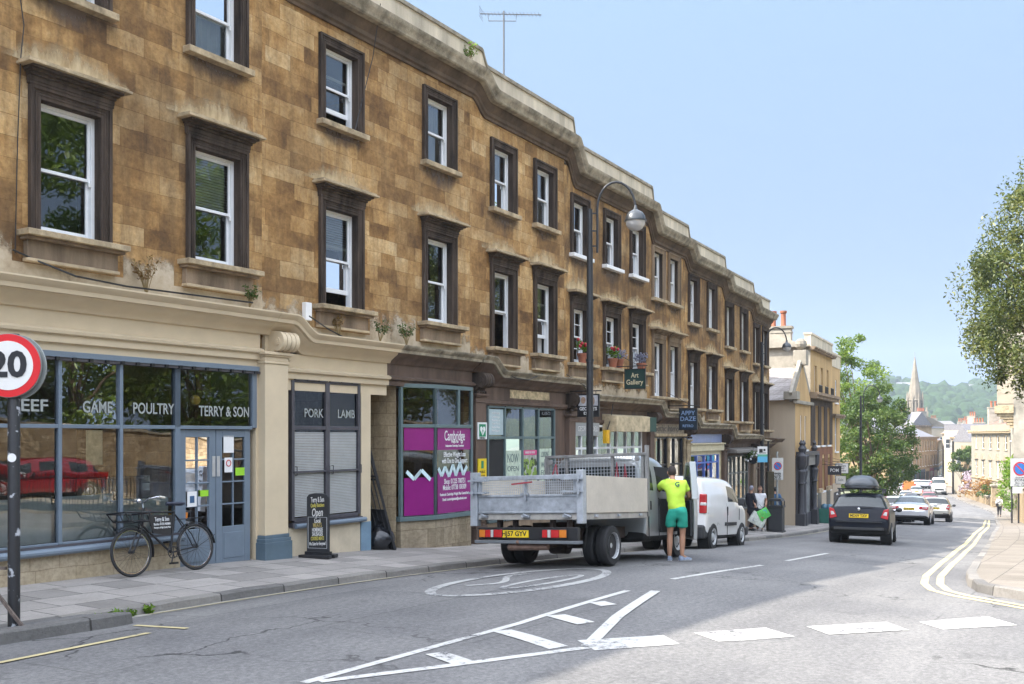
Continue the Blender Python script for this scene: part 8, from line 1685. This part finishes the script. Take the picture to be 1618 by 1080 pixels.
b = MB(); b.tube([(BB[0] + .085*math.cos(a), -.045, BB[2] + .085*math.sin(a)) for a in [2*math.pi*i/24 for i in range(24)]], .007, 5, closed=True); [b.tube([(BB[0], -.045, BB[2]), (BB[0] + .085*math.cos(2*math.pi*k/5), -.045, BB[2] + .085*math.sin(2*math.pi*k/5))], .007, 5) for k in range(5)]; b.tube([(BB[0], -.045, BB[2]+.083), (WB, -.04, hz+.035)], .005, 4); b.tube([(BB[0], -.045, BB[2]-.083), (WB, -.04, hz-.035)], .005, 4); b.build('chainset', M_BK, o)
for sd, a in ((-1, R(250)), (1, R(70))): b = MB(); e = (BB[0] + .17*math.cos(a), sd*.07, BB[2] + .17*math.sin(a)); b.tube([(BB[0], sd*.06, BB[2]), e], .010, 6); b.box(e[0]-.045, e[0]+.045, e[1]-(.1 if sd < 0 else 0), e[1]+(.1 if sd > 0 else 0), e[2]-.015, e[2]+.015); b.build('pedal', M_BK, o)
# ================================================================ TREES, HILL, PLANTS, HAZE
def tree(name, label, cat, loc, trunk_h, tr, crown_c, crown_r, nclump, per, size, lm, seed, shape=None, group=None, limbs=7, zs=.8, clr=(.5, 1.0)):
    rng = random.Random(seed); o = thing(name, label, cat, loc, 0, group); cc = Vector(crown_c)
    t = MB(); top = Vector((cc.x*.6, cc.y*.6, max(trunk_h, cc.z)))
    t.tube([(0, 0, -.3), (tr*.1, 0, trunk_h*.4), (cc.x*.3, cc.y*.3, trunk_h), tuple(top)], [tr*1.25, tr, tr*.8, tr*.25], 10)
    clumps = []
    for _ in range(nclump):
        while True:
            u = Vector((rng.uniform(-1, 1), rng.uniform(-1, 1), rng.uniform(-1, 1)))
            if .25 < u.length < 1: break
        k = u.length; u = u / k * (k ** .6)
        if shape: u = Vector(shape(u, rng))
        p = cc + Vector((u.x*crown_r[0], u.y*crown_r[1], u.z*crown_r[2])); clumps.append((p, min(crown_r)*rng.uniform(*clr)*.42))
    for (p, r) in rng.sample(clumps, min(limbs, len(clumps))):
        h = rng.uniform(.35, .95); st = Vector((cc.x*.3*h, cc.y*.3*h, trunk_h*h)) if h < .7 else Vector((cc.x*.4, cc.y*.4, trunk_h)); md = (st + p) / 2 + Vector((0, 0, rng.uniform(0, .5))); t.tube([tuple(st), tuple(md), tuple(p)], [tr*.4, tr*.22, tr*.06], 6)
    t.build('trunk', M_BARK, o, smooth=60)
    c = MB(); leaf_cloud(c, rng, clumps, per, size, zs=zs)
    c.build('crown', lm, o, fix=False); return o
# right-hand evergreen (trunk beyond the frame edge), reaching in over the pavement
x, y = P2(1758, 34); s, n = sn(x, y)
tree('evergreen_tree', 'large dark evergreen tree leaning in from the right edge', 'tree', (x, y, pr(s, n)), 6.5, .42, (-.2, 0, 8.6), (4.7, 3.6, 4.9), 380, 270, .046, LF_YEW, 4, limbs=70, zs=1.5, clr=(.16, .46), shape=lambda u, r: (u.x*(1.0-.62*max(0, u.z)), u.y, u.z*(1.22 if u.z > 0 else .92)))
# street trees on the left
x, y = pt(78, -5.0)
tree('street_tree', 'tall pale green street tree with loose feathery top behind the lamp', 'tree', (x, y, base(78)), 6, .2, (-.3, 2, 7.6), (3.0, 3.0, 5.8), 110, 170, .085, LF_LIGHT, 7, limbs=20, clr=(.35, .7))
x, y = pt(73, -3.9)
tree('street_tree', 'dense darker street tree with low branches beyond the black car', 'tree', (x, y, base(73)), 3.5, .16, (.3, 0, 4.6), (2.4, 2.4, 4.4), 110, 170, .075, LF_MID, 11, limbs=14, clr=(.4, .75))
x, y = pt(158, 5.8)
tree('small_tree', 'small rounded tree by the gable house far down the right pavement', 'tree', (x, y, pr(150, 5)), 2, .12, (0, 0, 4.2), (1.9, 1.9, 2.6), 24, 90, .16, LF_MID, 15)
# shrub over the rubble wall, hedges
def shrub(name, label, s, n, z, rad, ncl, per, size, lm, seed, cat='shrub'):
    x, y = pt(s, n); rng = random.Random(seed); o = thing(name, label, cat, (x, y, z), 0); c = MB(); cl = []
    for _ in range(ncl):
        u = Vector((rng.gauss(0, .5), rng.gauss(0, .5), rng.uniform(0, 1))); cl.append(((u.x*rad[0], u.y*rad[1], u.z*rad[2]), min(rad)*.45))
    leaf_cloud(c, rng, cl, per, size); c.build('foliage', lm, o, fix=False)
    t = MB()
    for k in range(5): t.tube([(0, 0, -.2), cl[k][0]], [.03, .012], 5)
    t.build('stem', M_BARK, o); return o
shrub('bushy_shrub', 'bright green bush spilling over the rubble wall beside the zone sign', 84, 5.5, pr(84, 5)+1.0, (1.3, 1.6, 3.6), 60, 70, .09, LF_SHRUB, 3)
shrub('bushy_shrub', 'dark ivy bush on the oriel house wall at the right edge', 70, 7.2, pr(70, 5)+3.2, (.6, .8, 2.6), 26, 60, .09, LF_MID, 5)
shrub('hedge', 'orange brown hedge beyond the gate pier', 133, 6.0, pr(133, 5)+.6, (1.7, 2.6, 1.8), 26, 60, .11, LF_OR, 6)
shrub('hedge', 'dark green clipped bush among the orange hedge', 127, 5.9, pr(127, 5)+.5, (1.1, 1.3, 1.5), 16, 60, .1, LF_MID, 8)
shrub('hedge', 'light green hedge just behind the gate pier', 114, 6.6, pr(114, 5)+.8, (1.3, 2., 1.6), 20, 60, .1, LF_SHRUB, 9)
shrub('hedge', 'pinkish flowering bush far along the right pavement', 150, 6.2, pr(150, 5)+.9, (1.8, 2.2, 2.2), 26, 50, .13, leafmat('mauve_blossom', [(0, (.15, .12, .12)), (.5, (.38, .3, .34)), (1, (.5, .42, .45))], .3), 10)
# the hill across the valley
def hill_h(x, y):
    d = y - 520; t = min(1, max(0, d / 520)); r = t*t*(3-2*t)
    top = 62 + 12*math.sin(x*.0045 + 1.0) - .018*(x-350) + 6*math.sin(x*.013)
    return -16 + r * (top - 6)
hx = [-500 + 50*i for i in range(45)]; hy = [500 + 40*j for j in range(24)]
mb = MB(); vs = [(x, y, hill_h(x, y)) for y in hy for x in hx]; nx = len(hx)
mb.add(vs, [(j*nx+i, j*nx+i+1, (j+1)*nx+i+1, (j+1)*nx+i) for j in range(len(hy)-1) for i in range(nx-1)])
struct(mb, 'hill', mat('meadow', (.07, .10, .035), .95, 0, .3, .02), smooth=180)
rng = random.Random(21); mb = MB(); ico = bmesh.new(); bmesh.ops.create_icosphere(ico, subdivisions=2, radius=1); iv = [v.co.copy() for v in ico.verts]; iff = [tuple(v.index for v in f.verts) for f in ico.faces]; ico.free()
def blob(mb, c, r, rng, hgt=1.):
    o1 = Vector((rng.uniform(0, 99), rng.uniform(0, 99), rng.uniform(0, 99)))
    mb.add([(c[0]+v.x*r*(1+.55*noise.noise(v*2.3+o1)), c[1]+v.y*r*(1+.55*noise.noise(v*2.3+o1)), c[2]+v.z*r*hgt*(1+.55*noise.noise(v*2.3+o1))) for v in iv], iff)
M_WOOD = mat('woodland_canopy', (.022, .042, .012), .95, 0, .55, .09, 1., .5, .1)
cnt = 0
while cnt < 2300:
    y = rng.uniform(560, 1130); x = rng.uniform(.28, .60) * y
    r = rng.uniform(4, 8.5) * (y/900)**.5
    blob(mb, (x, y, hill_h(x, y) + r*.7), r, rng, rng.uniform(.8, 1.15)); cnt += 1
tag(mb.build('woodland', M_WOOD, smooth=180), kind='stuff')
for i, (px, Y, r, lab) in enumerate(((1400, 1050, 13, 'leftmost big round tree on the hill skyline'), (1422, 1040, 15, 'broad tree on the hill skyline left of the spire'), (1550, 1060, 14, 'large round tree on the hill skyline right of the spire'), (1520, 1060, 9, 'smaller tree on the skyline between spire and right-hand tree'))):
    x, yy_ = P2(px, Y); o = thing('hilltop_tree', lab, 'tree', (x, yy_, hill_h(x, yy_)), 0, 'trees on the hill skyline'); rng2 = random.Random(i); b = MB()
    for _ in range(14): blob(b, (rng2.uniform(-.8, .8)*r, rng2.uniform(-.6, .6)*r, r*rng2.uniform(.5, 1.25)), r*.42, rng2)
    b.build('crown', M_WOOD, o, smooth=180); b = MB(); b.tube([(0, 0, -1), (0, 0, r*.8)], 1., 6); b.build('trunk', M_BARK, o)
for i, (px, Y, wd, lab) in enumerate(((1441, 980, 26, 'pale house on the wooded hill just behind the spire'), (1475, 1035, 34, 'long pale terrace along the hilltop right of the spire'), (1537, 1000, 22, 'pale house among trees on the hill, far right'))):
    A = P2(px, Y) - Vector((wd/2, 0)); B = A + Vector((wd, 0)); zz = hill_h(A.x, A.y) + 2.5
    o, W = block('hill_house', lab, A, B, zz - 6, zz + 7.5, 9, M_BATH, [(zz+3, zz+5, [.1+.16*k for k in range(6)], 1.3)], ('pitch', 4, M_SLATE))
# town roofs in the valley
for i, (px, Y, wd, zt, lab) in enumerate(((1480, 420, 26, 2, 'distant valley house in front of the wooded hill, left one'), (1500, 450, 20, 3, 'distant valley house in the middle before the wood'), (1516, 400, 18, 3, 'distant valley house on the right before the wood'))):
    A = P2(px, Y) - Vector((wd/2, 0)); o, W = block('valley_house', lab, A, A + Vector((wd, 0)), -15, zt-3, 10, M_BATH, [(zt-7, zt-5, [.15, .4, .65, .9], 1.4)], ('pitch', 3, M_SLATE)); chimney(o, W*.3, 4, zt+13.5, 2, 1, 1.5, 3)
for k in range(9):
    rn = random.Random(70+k); Y = rn.uniform(330, 520); px = 1462 + k*9 + rn.uniform(-4, 4); wd = rn.uniform(11, 18); zt = rn.uniform(-3, 3) + (Y-330)*.012; A = P2(px, Y) - Vector((wd/2, 0))
    o, W = block('valley_house', 'distant pale house among the clustered roofs below the wooded hill', A, A + Vector((wd, rn.uniform(-3, 3))), -15, zt - 3, 9, rn.choice([M_BATH, M_RENDER, M_WHITER]), [(zt-7, zt-5, [.2, .5, .8], 1.3)], ('pitch', 2.8, M_SLATE), None, 'clustered roofs below the wooded hill'); chimney(o, W*rn.uniform(.1, .9), 4.5, zt+13.4, 1.8, .9, 1.3, 0)
# weeds and grass in the gutter and on the shop cornices
def weed(label, loc, h, nst, seed, col=None, spread=.5, name='weed', par=None):
    rng = random.Random(seed); o = thing(name, label, 'plant', loc, 0); t = MB(); l = MB()
    for _ in range(nst):
        a = rng.uniform(0, 6.28); k = rng.uniform(.3, 1); e = Vector((math.cos(a)*spread*h*k, math.sin(a)*spread*h*k*.5, h*rng.uniform(.6, 1))); mid = e*.5 + Vector((0, 0, h*.12)); t.tube([(0, 0, -.03), tuple(mid), tuple(e)], [.006, .005, .003], 4)
        leaf_cloud(l, rng, [(tuple(mid), .05), (tuple(e), .06), (tuple(e*.75), .05)], 5, .022)
    t.build('stem', mat('dry_stem', (.22, .16, .07), .9), o); l.build('foliage', col or LF_MID, o, fix=False); return o
LF_DRY = leafmat('dry_weed_leaf', [(0, (.12, .07, .03)), (.5, (.24, .15, .06)), (1, (.3, .22, .1))], .3)
weed('tall dry brown weed on the butcher shop cornice between two windows', on_house(h1, h1.X(232, -5.4), -.2, 2.10), .55, 12, 1, LF_DRY)
weed('green tuft growing below the sill above the butcher doors', on_house(h1, h1.X(391, -5.4), -.25, 2.12), .35, 10, 2)
weed('wispy weed under the open window over the passage', on_house(h2, h2.X(537, -5.4), -.2, 1.83), .5, 10, 3, LF_DRY)
weed('leggy weed on the cream cornice left of the brown one', on_house(h2, h2.X(598, -5.4), -.25, 1.83), .4, 9, 4)
weed('green weed at the right end of the cream cornice', on_house(h2, h2.X(640, -5.4), -.25, 1.83), .42, 12, 5)
weed('tuft of green weeds on the roof parapet below the aerial', on_house(h2, h2.X(742, -5.5), -.1, 8.25), .5, 12, 6, LF_SHRUB)
for k, (px, py) in enumerate(((152, 968), (185, 963), (205, 960), (236, 956))):
    s, n = s_at(px, KL + .06), KL + .06; x, y = pt(s, n); weed(['leftmost green weed in the gutter by the build-out', 'second gutter weed from the build-out corner', 'third and bushiest gutter weed by the kerb', 'rightmost gutter weed along the kerb'][k], (x, y, road_z(s, n)), .06 + .02*(k % 2), 8, 30+k, LF_SHRUB, .7, name='gutter_weed')
# scenery across the road on the right, beyond the frame: seen in the shop windows
RN = 8.9
wall_run('iron railing plinth across the road, seen in the shop glass', [(s, RN) for s in frange(8, 34, 2)], .25, .3, M_RUBBLE, cope=False, zf=lambda s, n: base(s) - .05, name='railing_plinth')
o = thing('iron_railing', 'black spiked iron railing reflected low in the butcher windows', 'railing', (*pt(8, RN+.15), base(8)), 0); b = MB(); P0 = Vector(pt(8, RN+.15)); z00 = base(8)
for k in range(200):
    s = 8 + k*.13; q = Vector(pt(s, RN+.15)) - P0; z = base(s) - z00; b.bar((q.x, q.y, z+.1), (q.x, q.y, z+1.3), .03)
b.build('bars', M_BLACK, o)
for zz in (.35, 1.15):
    b = MB(); b.tube([tuple(Vector((*(Vector(pt(a, RN+.15)) - P0), base(a)-z00+zz))) for a in range(8, 35)], .02, 5); b.build('rail', M_BLACK, o)
g = MB(); rows_ = [[(*pt(s, n), base(s) + .2 + .02*n) for n in (9.3, 14, 18, 22.3)] for s in frange(-8, 44, 4)]
g.add([p for r in rows_ for p in r], [(i*4+j, i*4+j+1, i*4+j+5, i*4+j+4) for i in range(len(rows_)-1) for j in range(3)]); struct(g, 'path', M_PALEST)
wall_run('tall stone retaining wall across the road, seen only in the windows', [(s, 17.5) for s in frange(-4, 40, 4)], 2.6, .5, M_RUBBLE, zf=lambda s, n: base(s)+.5, name='retaining_wall')
for k, (s, n, sd) in enumerate(((14, 22, 61), (21, 23, 62), (28, 22.5, 63), (35, 23, 64), (7, 22, 65))):
    x, y = pt(s, n); lab = ['broad green tree across the road mirrored in the first upper window', 'second tree behind the retaining wall, mirrored in the glass', 'third tree behind the retaining wall, mirrored in the glass', 'furthest tree behind the retaining wall toward the evergreen', 'tree uphill behind the retaining wall, nearest the camera side'][k]
    tree('garden_tree', lab, 'tree', (x, y, base(s)+.5), 5, .3, (0, 0, (6.5, 8, 11, 10, 6)[k]), (4.8, 4.8, (4.8, 6, 8.8, 8, 4.6)[k]), 90, 240, .12, LF_LIGHT, sd)
# haze
zb_, zt2 = -40, 140
b = MB(); b.box(-1300, 1500, -1300, 1700, zb_, zt2)
hm = bpy.data.materials.new('haze_air'); hm.use_nodes = True; N = hm.node_tree.nodes; N.remove(N['Principled BSDF'])
v = N.new('ShaderNodeVolumePrincipled'); v.inputs['Color'].default_value = (.74, .86, 1., 1); v.inputs['Density'].default_value = .0003; v.inputs['Anisotropy'].default_value = .2
hm.node_tree.links.new(v.outputs[0], N['Material Output'].inputs['Volume'])
hz = b.build('haze', hm); hz['kind'] = 'stuff'
